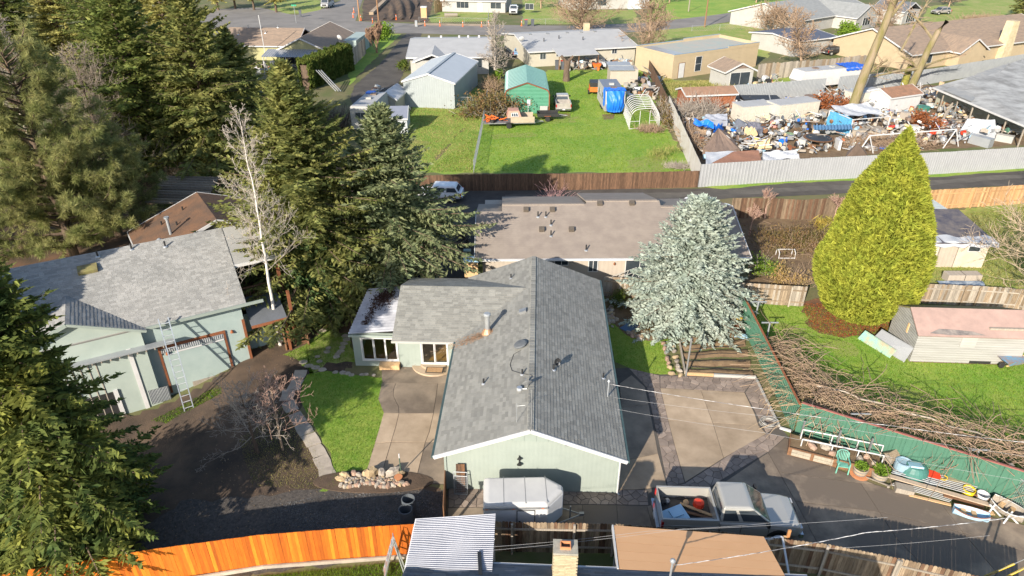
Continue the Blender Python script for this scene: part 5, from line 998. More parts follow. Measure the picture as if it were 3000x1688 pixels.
for x0,x1,y0,y1,z in ((0,L*.62,-.05,.14,3.51),(L*.62,L+.03,-.05,.14,3.73),(0,L*.55,8.46,8.65,3.51),(L*.55,L,8.46,8.65,3.73)): m.box(x0,x1,y0,y1,z,z+.06)
m.build('coping',MT('blue_coping',(.22,.32,.42),.5),PB); m=M(); m.box(.3,2.9,.3,8.2,3.262,3.3); m.build('roof_sheet',m_ribw,PB)
door(PB,1.75,1.1,2.15,0,m_white,m_deck); win(PB,5.1,1.75,1.3,2.2,0,1,fm=m_white,horiz=True)
AD,AL=bld('porch_cabin','small cabin with patio door and worn shingle roof beside the peach building',P(2122,262),P(2200,256),4.2,2.5,.95,'y',m_whit2,m_tanroof,.4,'shed'); win(AD,AL*.52,1.2,AL*.74,2.1,0,1,name='sliding_door'); m=M(); m.ext([(.4,-.03,2.75),(AL-.4,-.03,2.75),(AL/2,-.03,3.3)],(0,.025,0)); m.build('gable_panel',m_tarpb,AD)
WS,_=bld('white_garage','white shed with dark navy roof at upper right',P(2322,167),P(2437,152),10,2.55,.55,'x',m_whit2,m_dkroof,.45,'garage')
a=P(2310,110); GR,_=bld('gray_roof_house','white house with broad gray shingle roof behind the white shed',P(2330,100),P(2545,62),16,2.6,2.3,'x',m_whit2,m_graysh,.5); gable(GR,13,21,-5,8,2.6,2.,'y',.4,m_graysh,m_white); walls(GR,13,21,-5,8,2.6,2.,'y',m_whit2,name='wing_wall'); win(GR,17,1.5,3,1.6,-5,2)
c=lo(GR,P(2660,60)); m=M(); m.box(c.x-7,c.x,c.y-2,c.y+5,-.05,2.6); m.build('garage_wall',m_whit2,GR); gable(GR,c.x-7,c.x,c.y-2,c.y+5,2.6,1.5,'y',.3,m_shd,m_white); win(GR,c.x-3.5,1.2,4,2,c.y-2,3)
a=P(2655,207); b=P(3080,150); TH_,L=bld('tan_roof_house','cream house with weathered tan shingle roof and brick chimney at right',a,b,15,2.6,2.6,'x',m_peach,m_tanroof,.6); win(TH_,4.2,1.5,2.2,1.5,0,1); win(TH_,16.,1.7,1.4,1.0,0,0)
gable(TH_,9,15,-2,8,2.55,1.6,'y',.5,m_tanroof,m_white); walls(TH_,9,15,-2,8,2.55,1.6,'y',m_peach,name='bay_wall')
c=lo(TH_,P(2925,170)); m=M(); m.hexa([(c.x-1.2,-1.,-.05),(c.x+1.2,-1.,-.05),(c.x+1.2,.6,-.05),(c.x-1.2,.6,-.05)],[(c.x-.75,-.9,6.),(c.x+.75,-.9,6.),(c.x+.75,.4,6.),(c.x-.75,.4,6.)]); m.build('chimney',m_brick,TH_)
# big gray roof with open lean-to at the right of the junkyard
a=P(2735,255,2.7); b=P(3030,378,2.5); c=P(3130,130,3.6); d=P(2830,228,3.4); WB=T('workshop','long workshop with worn gray roof at the right of the junkyard','workshop',(a.x,a.y,0))
m=M(WB); slabp(m,a,b,c,d,.12); m.build('roof',MT('patched_gray_roof',(.40,.405,.40),.9,(.20,.20,.195),.55,.5,8,ribs=None,det=9),WB); m=M(WB); slabp(m,a.lerp(b,.12)+ZU*.13,a.lerp(b,.42)+ZU*.13,d.lerp(c,.38)+ZU*.13,d.lerp(c,.10)+ZU*.13,.03); m.build('roof_patch',MT('dark_felt',(.23,.24,.25),.9,(.3,.3,.29),1.),WB)
m=M(WB); m.beam(a+Vector((-.1,-.05,-.1)),b+Vector((-.1,-.05,-.1)),.08,.2); m.build('gutter',m_white,WB); m=M(WB)
q0,q1,q2,q3=[Vector((p.x,p.y,0)) for p in (a.lerp(d,.06).lerp(c,.03),b.lerp(c,.12),c,d)]; m.hexa([q0,q1,q2,q3],[p+ZU*2.45 for p in (q0,q1,q2,q3)]); m.build('wall',MT('olive_boards',(.36,.37,.29),.85,(.26,.25,.2),.8,.3,10),WB)
for i in range(6): t=.12+i*.16; p=a.lerp(b,t); m=M(WB); m.beam((p.x+.3,p.y+.25,0),(p.x+.3,p.y+.25,2.45),.12,.12); m.build('post',m_silverf,WB)
# top edge houses
W1,L=bld('white_house','white single storey house with front lawn at the top edge','x' if 0 else P(1296,34),P(1480,38),10,2.6,1.6,'x',m_whit2,m_graysh,.4); win(W1,5.,1.6,3.,1.5,0,2); win(W1,13.,1.6,2.6,1.5,0,1); door(W1,9.2,1.1,2.1); win(W1,21,1.5,2.,1.3,0,1)
W2,L=bld('white_house','white house with attached garage behind the big bare tree at the top','x' if 0 else P(1664,30),P(1862,25),10,2.6,1.6,'x',m_whit2,m_graysh,.4); win(W2,8.5,1.6,2.2,1.6,0,0); m=M(); m.box(15,20,-1,-.02,-.05,2.6); m.build('garage_wall',MT('pale_garage_door',(.47,.52,.55),.6),W2)
m=M(); a=P(1905,17); m.obox((a.x,a.y,2.2),(1.2,1,4.4)); m.build('pillar',m_brick,None,'brick pillar at the top edge beside the grass','pillar') if 0 else None
fence('carport_fence','tan fence panel beside the white house at the top edge',[P(1274,38).xy,P(1296,32).xy],2.6,.3,[m_ply],True,rails=False)
# ---------------- nearest neighbour at the bottom edge ----------------
yw=R_(-2.7); a=P(1438,1654,2.7); BH=T('slate_roof_house','house with slate blue shingle roof and chimney at the bottom edge','house',(a.x-3.0,a.y-.21,0),yw); bw=14.2
m=M(); m.box(.2,bw-.2,-8.5,0,-.05,2.6); m.build('wall',m_cream,BH); m=M(); slabp(m,(bw,.35,2.72),(0,.35,2.72),(0,-4.6,5.15),(bw,-4.6,5.15),.12); slabp(m,(0,-9.5,2.72),(bw,-9.5,2.72),(bw,-4.6,5.15),(0,-4.6,5.15),.12); br_=m.build('roof',m_shd,BH)
bs_=math.hypot(4.95,2.43); shingles(br_,BH,[((bw,.35,2.72),(-1,0,0),bw,(0,-4.95/bs_,2.43/bs_),bs_*.6)],m_shd,.15,.5,0,8); m=M(); m.box(0,bw,.352,.46,2.58,2.70); m.build('gutter',m_white,br_)
# brick chimney, brick by brick
c=lo(BH,P(1652,1668,2.9)); cx,cy=c.x,c.y-.18; CH=M(); CH.box(cx-.38,cx+.38,cy-.26,cy+.26,2.6,4.2); ch=CH.build('chimney',MT('mortar',(.34,.31,.25),.95,(.27,.25,.2),4),BH); bmesh_=M(); bmesh_.box(-.098,.098,-.03,.03,-.032,.032); bme=bmesh_.mesh('brick'); bme.materials.append(m_brick)
for k in range(20):
    for f,(n,ax) in enumerate(((4,0),(4,0),(2,1),(2,1))):
        for i in range(n):
            o=bpy.data.objects.new('brick',bme); COL.objects.link(o); o.parent=ch; off=(.06 if k%2 else -.03)
            q=(-.3+i*.2+off*.5) if ax==0 else (-.12+i*.24+off*.3)
            o.matrix_local=Matrix.Translation((cx+q,cy+(.262 if f==0 else -.262),2.66+k*.078))@Matrix.Rotation(rnd.uniform(-.02,.02),4,'Z') if ax==0 else Matrix.Translation((cx+(.382 if f==2 else -.382),cy+q,2.66+k*.078))@Matrix.Rotation(math.pi/2,4,'Z')
m=M(); m.box(cx-.42,cx+.42,cy-.3,cy+.3,4.22,4.3); m.build('chimney_crown',MT('crown_mortar',(.36,.34,.28),.9,(.27,.26,.22),5,.5),ch); m=M()
for x0,x1,y0,y1 in ((-.18,.18,-.14,-.11),(-.18,.18,.11,.14),(-.18,-.15,-.11,.11),(.15,.18,-.11,.11)): m.box(cx+x0,cx+x1,cy+y0,cy+y1,4.3,4.42)
m.build('flue_liner',m_terr,ch); m=M(); m.box(cx-.15,cx+.15,cy-.11,cy+.11,4.302,4.31); m.build('flue_opening',m_black,ch); m=M(); m.box(cx-.44,cx+.44,cy-.34,cy+.36,2.6,2.86); m.build('flashing',m_deck,ch)
c=lo(BH,P(1962,1683,2.9)); m=M(); m.tube([(c.x,c.y-.1,2.6),(c.x,c.y-.1,3.65)],.04,8); sm=m.build('service_mast',m_galv,BH); m=M(); m.lathe((c.x,c.y-.1,3.62),[(.06,0),(.1,.08),(.1,.14),(.03,.2)],10); m.build('weather_head',m_galv,sm); BMAST=ROOT[BH.name]@Vector((c.x+.05,c.y-.1,3.5))
# tan patio roof
cs=[P(1799,1540,2.55),P(2237,1573,2.55),P(2306,1700,2.75),P(1815,1668,2.75)]; TR=T('tan_patio_roof','tan flat metal patio roof in front of the pickup','patio roof',(cs[0].x,cs[0].y,0))
for i in range(5):
    t0,t1=i/5,(i+1)/5; q=[cs[0].lerp(cs[3],t0+.002),cs[1].lerp(cs[2],t0+.002),cs[1].lerp(cs[2],t1-.002),cs[0].lerp(cs[3],t1-.002)]; m=M(TR); m.hexa([p-ZU*.05 for p in q][::-1],[p+ZU*(.02) for p in q][::-1]) ; m.build('roof_panel',m_tanmetal,TR)
m=M(TR); m.beam(cs[0]+Vector((-.06,0,-.06)),cs[3]+Vector((-.06,0,-.06)),.06,.2); m.build('fascia',m_white,TR)
for p in (cs[0],cs[1],cs[2],cs[3]): m=M(TR); q=p.lerp((cs[0]+cs[2])/2,.06); m.beam((q.x,q.y,0),(q.x,q.y,2.5),.1,.1); m.build('post',m_white,TR)
# white corrugated patio roof, bottom left of centre
cs=[P(1217,1521,2.55),P(1452,1506,2.55),P(1440,1705,3.05),P(1176,1705,3.05)]; WR_=T('white_patio_roof','white corrugated metal patio roof at the bottom edge','patio roof',(cs[0].x,cs[0].y,0))
wr=M(WR_); wr.grid(cs[0],cs[1],cs[2],cs[3],8,34*6,lambda u,v:(0,0,.045*math.sin(v*34*2*math.pi)+.03*math.sin(u*7+v*9)*math.sin(v*5))); wr.build('roof_sheet',MT('white_corrugated',(.50,.51,.55),.4,(.44,.45,.49),.9),WR_)
for p in cs: q=p.lerp((cs[0]+cs[2])/2,.06); m=M(WR_); m.beam((q.x,q.y,0),(q.x,q.y,2.45),.1,.1); m.build('post',m_white,WR_)
m=M(WR_); m.beam(cs[0].lerp(cs[3],.03)-ZU*.1,cs[1].lerp(cs[2],.03)-ZU*.1,.08,.14); m.build('rafter',m_white,WR_)
a=P(1404,1622,2.82); b=P(1409,1705,3.06); m=M(); m.beam(a+ZU*.05,b+ZU*.05,.13,.1); m.build('vent_duct',m_black,None,'black duct lying on the white corrugated patio roof','duct')
# ---------------- vehicles ----------------
def bevel(o,w=.045,n=2):
    b=o.modifiers.new('soft_edges','BEVEL'); b.width=w; b.segments=n; b.limit_method='ANGLE'; b.angle_limit=R_(20); return o
def ring(w,z0,z1,t=.10):
    zm=z0+(z1-z0)*.55; return [(-w*.94,z0),(w*.94,z0),(w,z0+.12),(w,zm),(w*.97,z1-.07),(w*.88,z1),(-w*.88,z1),(-w*.97,z1-.07),(-w,zm),(-w,z0+.12)]
def loft(m,st,ringf=ring):
    vs=[];n=0;fs=[]
    for x,*a in st:
        r=ringf(*a); n=len(r); vs+=[(x,y,z) for y,z in r]
    for i in range(len(st)-1): fs+=[(i*n+k,i*n+(k+1)%n,(i+1)*n+(k+1)%n,(i+1)*n+k)[::-1] for k in range(n)]
    fs.append(tuple(range(n))); fs.append(tuple(range((len(st)-1)*n,len(st)*n))[::-1]); return m.add(vs,fs)
def vehicle(name,label,loc,yaw,L,Wd,paint,cat,xb,xc0,xc1,xw,zb=1.1,zr=1.75,zh=1.0,bed=False,wr=.36,glass=None,two=True,plate=True,group=None):
    """local +x is forward; xb cab or body rear, xc0..xc1 roof, xw windscreen foot"""
    r=T(name,label,cat,loc,yaw,group); w=Wd/2; xr,xf=-L/2,L/2; m=M(); glass=glass or m_glass
    loft(m,[(xb,w,.42,zb),(xw-.02,w,.42,zb),(xw+.2,w,.42,zb-.02),(xf-.5,w*.98,.44,zh+.02),(xf-.14,w*.94,.46,zh-.06),(xf,w*.86,.52,zh-.2)]); body=bevel(m.build('body',paint,r))
    c=M(); a=w*.95; b=w*.80
    lowr=[(xb+.03,-a,zb-.01),(xw,-a,zb-.01),(xw,a,zb-.01),(xb+.03,a,zb-.01)]; midr=[(xc0,-b,zr-.05),(xc1,-b,zr-.05),(xc1,b,zr-.05),(xc0,b,zr-.05)]
    c.hexa(lowr,midr); e=.07; c.hexa([(xc0,-b,zr-.05),(xc1,-b,zr-.05),(xc1,b,zr-.05),(xc0,b,zr-.05)],[(xc0+e,-b+e,zr),(xc1-e*1.6,-b+e,zr),(xc1-e*1.6,b-e,zr),(xc0+e,b-e,zr)]); bevel(c.build('cab',paint,r),.05)
    def pane(nm,p,n,mt=glass):
        g=M(); n=Vector(n).normalized()*.012; g.hexa([Vector(q)-n for q in p],[Vector(q)+n for q in p]); g.build(nm,mt,r)
    def mix(p,q,t): return Vector(p).lerp(Vector(q),t)
    def quad(l0,l1,u0,u1,i=.1,j=.12):
        A,B,C,D=mix(l0,u0,j),mix(l1,u1,j),mix(l1,u1,1-j),mix(l0,u0,1-j); return [mix(A,B,i),mix(B,A,i),mix(C,D,i),mix(D,C,i)]
    q=quad(lowr[2],lowr[1],midr[2],midr[1],.06,.06); pane('windscreen',q,((zr-zb),0,(xw-xc1)))
    q=quad(lowr[0],lowr[3],midr[0],midr[3],.1,.2); pane('rear_window',q,(-(zr-zb),0,(xc0-xb)))
    for k in (0,1):
        l0,l1,u0,u1=(lowr[0],lowr[1],midr[0],midr[1]) if k==0 else (lowr[3],lowr[2],midr[3],midr[2]); nn=(0,-1 if k==0 else 1,.3); sp=.42 if two else .02
        if two: A=mix(l0,l1,sp); B=mix(u0,u1,sp); pane('side_window',quad(l0,A,u0,B,.1,.14),nn); pane('side_window',quad(A,l1,B,u1,.07,.14),nn)
        else: pane('side_window',quad(l0,l1,u0,u1,.08,.14),nn)
    if bed:
        o=M(); t=.08; z0,z1=.5,zb+.14; x0,x1=xr+.06,xb-.03
        for y0,y1 in ((-w,-w+t),(w-t,w)): o.box(x0,x1,y0,y1,z0,z1)
        o.box(x1-t,x1,-w+t,w-t,z0,z1); o.box(x0+t*.6,x1-t,-w+t,w-t,z0,.72); o.build('bed',paint,r); g=M(); g.box(x0,x0+t*.6,-w+t,w-t,z0,z1-.02); g.build('tailgate',paint,r); lin=M(); lin.box(x0+t,x1-t,-w+t,w-t,.722,.745); lin.build('bed_liner',m_black,r)
    else:
        if xb>xr+.05: o=M(); loft(o,[(xr,w*.9,.5,zb-.05),(xr+.15,w*.96,.46,zb-.01),(xb+.01,w,.42,zb)]); o.build('tail',paint,r)
    for sx,xx in ((-1,xr+L*.2),(1,xf-L*.165)):
        for sy in (-1,1):
            wh=M(); wh.wheel((xx,sy*(w-.11),wr),wr,.24); o=wh.build('wheel',m_rub,r); rm_=M(); rm_.lathe((xx,sy*(w+.012),wr),[(wr*.6,-.012),(wr*.55,.012),(.05,.02)],12,Matrix.Rotation(-sy*math.pi/2,3,'X')); rm_.build('rim',m_alum,o)
            ar=M(); ar.lathe((xx,sy*(w+.004),wr+.03),[(wr*1.2,-.006),(wr*1.18,.006)],18,Matrix.Rotation(-sy*math.pi/2,3,'X')); ar.build('wheel_arch',m_black,r)
    o=M(); o.box(xr-.1,xr+.04,-w*.95,w*.95,.42,.62); o.build('rear_bumper',m_chrome,r); o=M(); o.box(xf-.06,xf+.1,-w*.93,w*.93,.4,.62); o.build('front_bumper',m_chrome,r); o=M(); o.box(xf-.02,xf+.02,-w*.55,w*.55,.64,zh-.16); o.build('grille',m_black,r)
    for sy in (-1,1):
        o=M(); o.box(xf-.1,xf+.015,*sorted((sy*w*.6,sy*w*.88)),.66,zh-.17); o.build('headlight',m_lclr,r); o=M(); xx=xr+.05; o.box(xx-.02,xx+.08,*sorted((sy*(w-.09),sy*(w+.012))),zb-.38,zb-.02); o.build('tail_light',m_lred,r)
        o=M(); o.obox((xw-.22,sy*(w+.12),zb+.12),(.1,.22,.18)); o.build('mirror',m_black,r)
        o=M(); yy=sy*(w+.004)
        for xx in ((xb+.05,xb+(xw-xb)*.42,xw-.1) if two else (xb+.1,xw-.1)): o.box(xx-.008,xx+.008,*sorted((yy-.01,yy+.002)),.5,zb-.05)
        o.build('door_gaps',m_black,r)
    if plate: o=M(); o.box(xr-.115,xr-.102,-.16,.16,.46,.59); o.build('number_plate',m_white,r)
    return r
PK=vehicle('pickup_truck','pewter extended cab pickup with a loaded bed on the wet driveway',(9.1,20.48,0),R_(-2.3),5.85,1.86,m_truck,'pickup truck',-.52,-.40,.78,1.62,1.2,1.93,1.12,True,.4)
o=M(); o.box(-2.9,2.6,-.945,-.932,.98,1.0); o.build('side_stripe',m_alum,PK)
def inbed(name,m,mat,label,cat,**k): return m.build(name,mat,None,label,cat,**k)
def pkw(x,y,z): return ROOT[PK.name]@Vector((x,y,z))
m=M(); m.lathe(pkw(-1.1,.35,.75),[(.2,0),(.24,.1),(.22,.3),(.08,.36)],12); inbed('fuel_can',m,m_red,'round red can at the front of the pickup bed','can')
c=pkw(-2.2,-.25,.85); m=M(); m.obox(c,(1.0,.75,.06),(.1,-.12,.35)); m.obox(c+Vector((.05,.05,.09)),(.5,.4,.1),(.1,-.1,.35)); inbed('plastic_panel',m,m_ltblue,'pale blue plastic panel lying in the pickup bed','panel')
for i,(x,y,a,l) in enumerate(((-1.4,-.1,-.35,1.7),(-1.2,.1,-.5,1.5),(-1.3,-.45,.02,1.3))): m=M(); m.obox(pkw(x,y,.80+i*.03),(l,.12,.05),(0,0,a)); inbed('plank',m,[m_deck,m_ply,m_steel][i],['dark plank lying slanted in the pickup bed','tan plank beside the red can in the pickup bed','gray metal bar along the near side of the pickup bed'][i],'plank')
for i,(x,y,s) in enumerate(((-2.65,.5,.3),(-2.4,.55,.22),(-1.6,.5,.22))): m=M(); m.lathe(pkw(x,y,.75),[(s*.5,0),(s*.6,s*.5),(s*.3,s*.9)],9); inbed('sack',m,[m_black,m_steel,m_ply][i],['black bag in the rear corner of the pickup bed','gray tool bundle beside the black bag in the pickup bed','tan roll in the middle of the pickup bed'][i],'bag')
# cargo trailer with V nose
TC=T('cargo_trailer','white enclosed cargo trailer parked by the garage gable','trailer',(.05,20.65,0),R_(1.5)); tl,tw,th=2.65,1.6,1.98
fp_=[(-1.25,-.8),(1.4,-.8),(2.12,-.02),(2.12,.28),(1.45,.8),(-1.25,.8)]
m=M(); m.prism(fp_,.42,1.78); tb_=m.build('body',MT('trailer_white',(.58,.59,.61),.4,(.52,.53,.55),1.),TC)
sh=lambda k,dx=0: [(x*k+dx,y*k) for x,y in fp_]
m=M(); m.hexa([(x,y,1.78) for x,y in sh(1.005)],[(x,y,1.92) for x,y in sh(.965,.01)]); m.hexa([(x,y,1.92) for x,y in sh(.965,.01)],[(x,y,1.99) for x,y in sh(.86,.05)]); bevel(tb_,.05); bevel(m.build('roof',MT('trailer_roof',(.50,.50,.49),.5,(.44,.44,.44),.8),TC),.04)
for x in (-.4,.5,1.38): m=M(); m.box(x-.012,x+.012,-.77,.77,1.988,1.997); m.build('roof_seam',m_steel,TC)
for x in (-1.1,.0,1.2): m=M(); m.box(x-.05,x+.05,-.835,-.826,1.73,1.76); m.build('marker_lamp',m_org,TC)
m=M(); m.box(-1.27,1.41,-.825,-.803,1.70,1.80); m.build('trim',m_alum,TC); m=M(); m.box(-1.27,1.41,-.823,-.803,.44,.54); m.build('lower_trim',m_alum,TC)
m=M(); x0,x1=.15,.85; m.box(x0,x1,-.822,-.803,.55,1.62); dd=m.build('door',MAT_ if 0 else MATS['trailer_white'],TC); m=M()
for a,b,c,d in ((x0-.03,x0,.52,1.65),(x1,x1+.03,.52,1.65),(x0,x1,1.62,1.65)): m.box(a,b,-.83,-.804,c,d)
m.build('frame',m_black,dd); m=M(); m.box(x0+.06,x0+.13,-.85,-.823,.95,1.05); m.build('handle',m_black,dd)
m=M(); m.tube([(1.6,-.6,.45),(2.95,0,.45)],.035,6); m.tube([(1.6,.6,.45),(2.95,0,.45)],.035,6); m.box(2.85,3.05,-.06,.06,.42,.54); m.tube([(2.45,.0,.2),(2.45,0,.95)],.035,6); m.build('tongue',m_steel,TC)
for s in (-1,1): m=M(); m.wheel((-.3,s*.78,.32),.32,.2); wq=m.build('wheel',m_rub,TC); m=M(); m.box(-.75,.15,*sorted((s*.8,s*.98)),.66,.7); m.build('fender',m_black,TC)
vehicle('hatchback','white hatchback half hidden by the spruce on the asphalt lane',P(1285,584)[:2]+(0,) if 0 else (*P(1287,584).xy,0),R_(175),4.3,1.75,m_carw,'car',-2.0,-1.6,.4,1.1,.95,1.5,.9,wr=.32)
vehicle('suv','dark blue car parked behind the wing of the mint house',(*P(1240,796).xy,0),R_(92),4.6,1.8,m_card,'car',-2.2,-1.7,.4,1.2,1.0,1.65,.95,wr=.36)
b=P(1650,333); vehicle('pickup_truck','tan and silver pickup parked on the back lawn with tailgate towards us',(b.x,b.y+2.6,0),R_(91),5.2,1.9,m_cart,'pickup truck',-.6,-.45,.7,1.4,1.15,1.8,1.05,True,.38)
b=P(1505,46); vehicle('pickup_truck','white pickup facing us in the driveway at the top edge',(b.x,b.y+3,0),R_(-92),5.6,2.0,m_carw,'pickup truck',-.6,-.45,.7,1.4,1.25,1.95,1.2,True,.42)
b=P(952,27); vehicle('van','pale gray old van facing us at the top left',(b.x,b.y+3,0),R_(-95),5.,2.0,MT('gray_car_paint',(.42,.43,.45),.4),'van',-2.4,-2.3,1.5,2.1,1.3,2.3,1.15,wr=.38)
vehicle('sedan','small blue car behind the fence between the two long houses',(*P(1521,163).xy,0),R_(85),4.2,1.7,MT('sky_car_paint',(.15,.25,.4),.3),'car',-1.5,-1.1,.4,1.0,.9,1.4,.85)
vehicle('suv','gray car parked by the driveway at the top right',(*P(2755,42).xy,0),R_(200),4.6,1.8,MT('gray_beige_paint',(.3,.28,.26),.35),'car',-2.1,-1.6,.5,1.2,1.,1.6,.95)
vehicle('car','white car behind the right end of the brown roof house',(16.4,53.3,0),R_(0),4.6,1.85,m_carw,'car',-2.2,-1.7,.5,1.2,1.,1.6,.95)
vehicle('car','dark car under the rail at the foot of the white shed',(*P(2442,160).xy,0),R_(20),4.2,1.7,m_black,'car',-2.,-1.5,.4,1.1,.95,1.45,.9)
vehicle('sedan','white car behind the tall bare trunks at the top right edge',(*P(2630,66).xy,0),R_(60),4.4,1.75,m_carw,'car',-1.6,-1.2,.4,1.0,.95,1.45,.9) if 0 else None
def camper(name,label,c,yaw,L,Wd,h,mat,cat,nose=.3,roof=None,wheels=True,win_=True):
    r=T(name,label,cat,c,yaw); w=Wd/2; m=M(); m.ext([(-L/2,-w,.45),(L/2-nose,-w,.45),(L/2,-w,.45+h*.35),(L/2-nose*.6,-w,h),(-L/2+nose*.3,-w,h),(-L/2,-w,h-.25)],(0,Wd,0)); m.build('body',mat,r)
    m=M(); m.box(-L/2+nose*.4,L/2-nose*.8,-w+.04,w-.04,h+.002,h+.05); m.build('roof',roof or m_ltroof,r); m=M(); m.box(-.4,.1,-.3,.3,h+.052,h+.26); m.build('roof_vent',m_whit2,r); m=M(); m.box(L*.2,L*.2+.7,-.35,.35,h+.052,h+.2); m.build('roof_vent',m_tarpb,r)
    m=M(); m.box(-L/2+.3,L/2-nose,-w-.006,-w-.001,h*.5,h*.55); m.build('stripe',m_steel,r)
    if win_:
        for x in (-L*.25,L*.12): win(r,x,h*.68,L*.14,h*.24,-w,0,side='f',fm=m_alum)
        win(r,0,h*.7,Wd*.55,h*.22,-L/2,1,side='l',fm=m_alum)
    for s in (-1,1):
        m=M(); m.wheel((-L*.12,s*(w-.12),.34),.34,.22); m.build('wheel',m_rub,r); m=M(); m.wheel((L*.02,s*(w-.12),.34),.34,.22); m.build('wheel',m_rub,r)
    return r
b=P(1062,392); rv=camper('motorhome','old white motorhome with rear spare tire beside the dark hedge',(b.x+.4,b.y+3.9,0),R_(84),7.6,2.4,3.0,m_whit2,'motorhome',.7); m=M(); m.wheel((-3.9,-.35,1.3),.36,.22,'x'); m.build('spare_tire',m_rub,rv); m=M(); m.box(2.2,3.2,.1,1.1,3.06,3.18); m.build('blue_sheet',m_tarp,rv)
b=P(1790,345); ct=camper('travel_trailer','travel trailer with front end wrapped in a bright blue tarp',(b.x+.4,b.y+4.2,0),R_(-88),7.0,2.4,2.95,m_whit2,'travel trailer',.6,MT('slate_roof_felt',(.17,.2,.26),.7))
tc=ROOT[ct.name]; m=M()
vs=[];NU,NV=26,14; gg=random.Random(4)
for j in range(NV+1):
    v=j/NV
    for i in range(NU+1):
        u=i/NU; t=(u-.5)*2; x=3.1+.75*(1-abs(t)**3)*(.4+.9*math.sin(min(1,v*1.1)*math.pi*.85)); y=t*(1.32-.35*max(0,v-.75)*3*(abs(t))); z=3.06-2.55*v+.25*max(0,v-.7)*abs(t)
        if abs(t)>.82: x-= (abs(t)-.82)*6.5*(1-.2*v)
        f=.05*math.sin(u*47+v*5)*v+.04*math.sin(u*23-v*9)+gg.uniform(-.012,.012); vs.append((x+f,y+f*.5,z))
m.add(vs,[(j*(NU+1)+i,j*(NU+1)+i+1,(j+1)*(NU+1)+i+1,(j+1)*(NU+1)+i) for j in range(NV) for i in range(NU)]); m.grid((1.7,-1.3,3.1),(1.7,1.3,3.1),(3.4,1.3,3.1),(3.4,-1.3,3.1),14,6,lambda u,v:(0,0,.03*math.sin(u*31+v*7)))
mt_=M(); mt_.v=[tuple(tc@Vector(p)) for p in m.v]; mt_.f=m.f; mt_.k=[0]*len(m.f); mt_.build('blue_tarp',m_tarp,None,'bright blue tarp wrapped round the end of the travel trailer','tarp')
a=P(2322,262); b=P(2520,243); d=b-a; wt=camper('caravan','long white travel trailer behind the gray metal sheets, upper right',(*(a+d*.5).xy,0),math.atan2(d.y,d.x)+math.pi,d.length,2.4,2.6,m_white,'travel trailer',.8); wl_=ROOT[wt.name]
m=M(); m.grid(*[wl_@Vector(p) for p in ((-5.2,-1.25,2.75),(-1.6,-1.25,2.75),(-1.6,1.35,2.72),(-5.2,1.35,2.72))],16,10,lambda u,v:(0,0,.10*abs(math.sin(u*13+v*7))-(.5 if v>.97 else 0))); m.build('blue_tarp',MT('royal_blue_tarp',(.02,.10,.5),.5,(.015,.08,.4),2.),None,'royal blue tarp lying over the roof of the long white travel trailer','tarp')
def flat_trailer(name,label,c,yaw,L,Wd,mat,rail=.5,tilt=0.,deck=None):
    r=T(name,label,'trailer',c,yaw); w=Wd/2; m=M(); m.obox((0,0,.6),(L,Wd,.1),(0,tilt,0)); m.build('deck',deck or mat,r)
    if rail:
        for y in (-w,w): m=M(); m.obox((0,y,.62+rail/2),(L,.05,rail),(0,tilt,0)); m.build('side_rail',mat,r)
        m=M(); m.obox((-L/2,0,.62+rail/2),(.05,Wd,rail)); m.build('tail_rail',mat,r)
    for s in (-1,1): m=M(); m.wheel((-.1,s*(w+.12),.32),.32,.2); m.build('wheel',m_rub,r); m=M(); m.box(-.5,.3,*sorted((s*w,s*(w+.24))),.66,.7); m.build('fender',m_rust if rail else m_black,r)
    m=M(); m.tube([(L/2,-w*.6,.55),(L/2+1.1,0,.5)],.035,5); m.tube([(L/2,w*.6,.55),(L/2+1.1,0,.5)],.035,5); m.build('tongue',m_steel,r); return r
b=P(1497,376); ft=flat_trailer('truck_bed_trailer','long rusty trailer carrying an old truck canopy on the back lawn',(b.x-.2,b.y+.9,0),R_(4),6.0,1.9,m_silverf,0,0,m_steel); fl4=ROOT[ft.name]
m=M(); m.ext([(.1,-1.03,.66),(2.9,-1.03,.66),(2.9,-1.03,1.35),(.1,-1.03,1.35)],(0,.06,0)); m.ext([(.1,.97,.66),(2.9,.97,.66),(2.9,.97,1.35),(.1,.97,1.35)],(0,.06,0)); m.build('bed_side',MT('chalky_tan',(.40,.33,.25),.8,(.33,.27,.2),2),ft)
def wpts(root,pts): return [ROOT[root.name]@Vector(p) for p in pts]
m=M(); m.hexa(wpts(ft,[(-.3,-.85,1.2),(1.4,-.85,1.2),(1.4,.85,1.2),(-.3,.85,1.2)]),wpts(ft,[(-.1,-.7,2.0),(1.1,-.7,2.0),(1.1,.7,2.0),(-.1,.7,2.0)])); cn=m.build('truck_canopy',MT('faded_salmon',(.45,.25,.19),.7,(.38,.21,.16),2),None,'faded salmon truck canopy with white framed windows on the rusty trailer','truck canopy')
m=M(); q=[Vector(p) for p in wpts(ft,[(.15,-.84,1.35),(1.05,-.84,1.35),(.95,-.76,1.78),(.2,-.76,1.78)])]; off=cn.location; m.hexa([p-off+Vector((0,-.05,0)) for p in q],[p-off+Vector((0,.02,0)) for p in q]); wf_=m.build('window',m_white,cn)
for i in range(3): m=M(); m.hexa(*[[Vector((q[0].lerp(q[1],.08+i*.3)))-off+Vector((0,dy,.06)),q[0].lerp(q[1],.3+i*.3)-off+Vector((0,dy,.06)),q[3].lerp(q[2],.3+i*.3)-off+Vector((0,dy,-.06)),q[3].lerp(q[2],.08+i*.3)-off+Vector((0,dy,-.06))] for dy in (-.07,-.052)]); m.build('pane',m_glass,wf_)
g=random.Random(8); m=M()
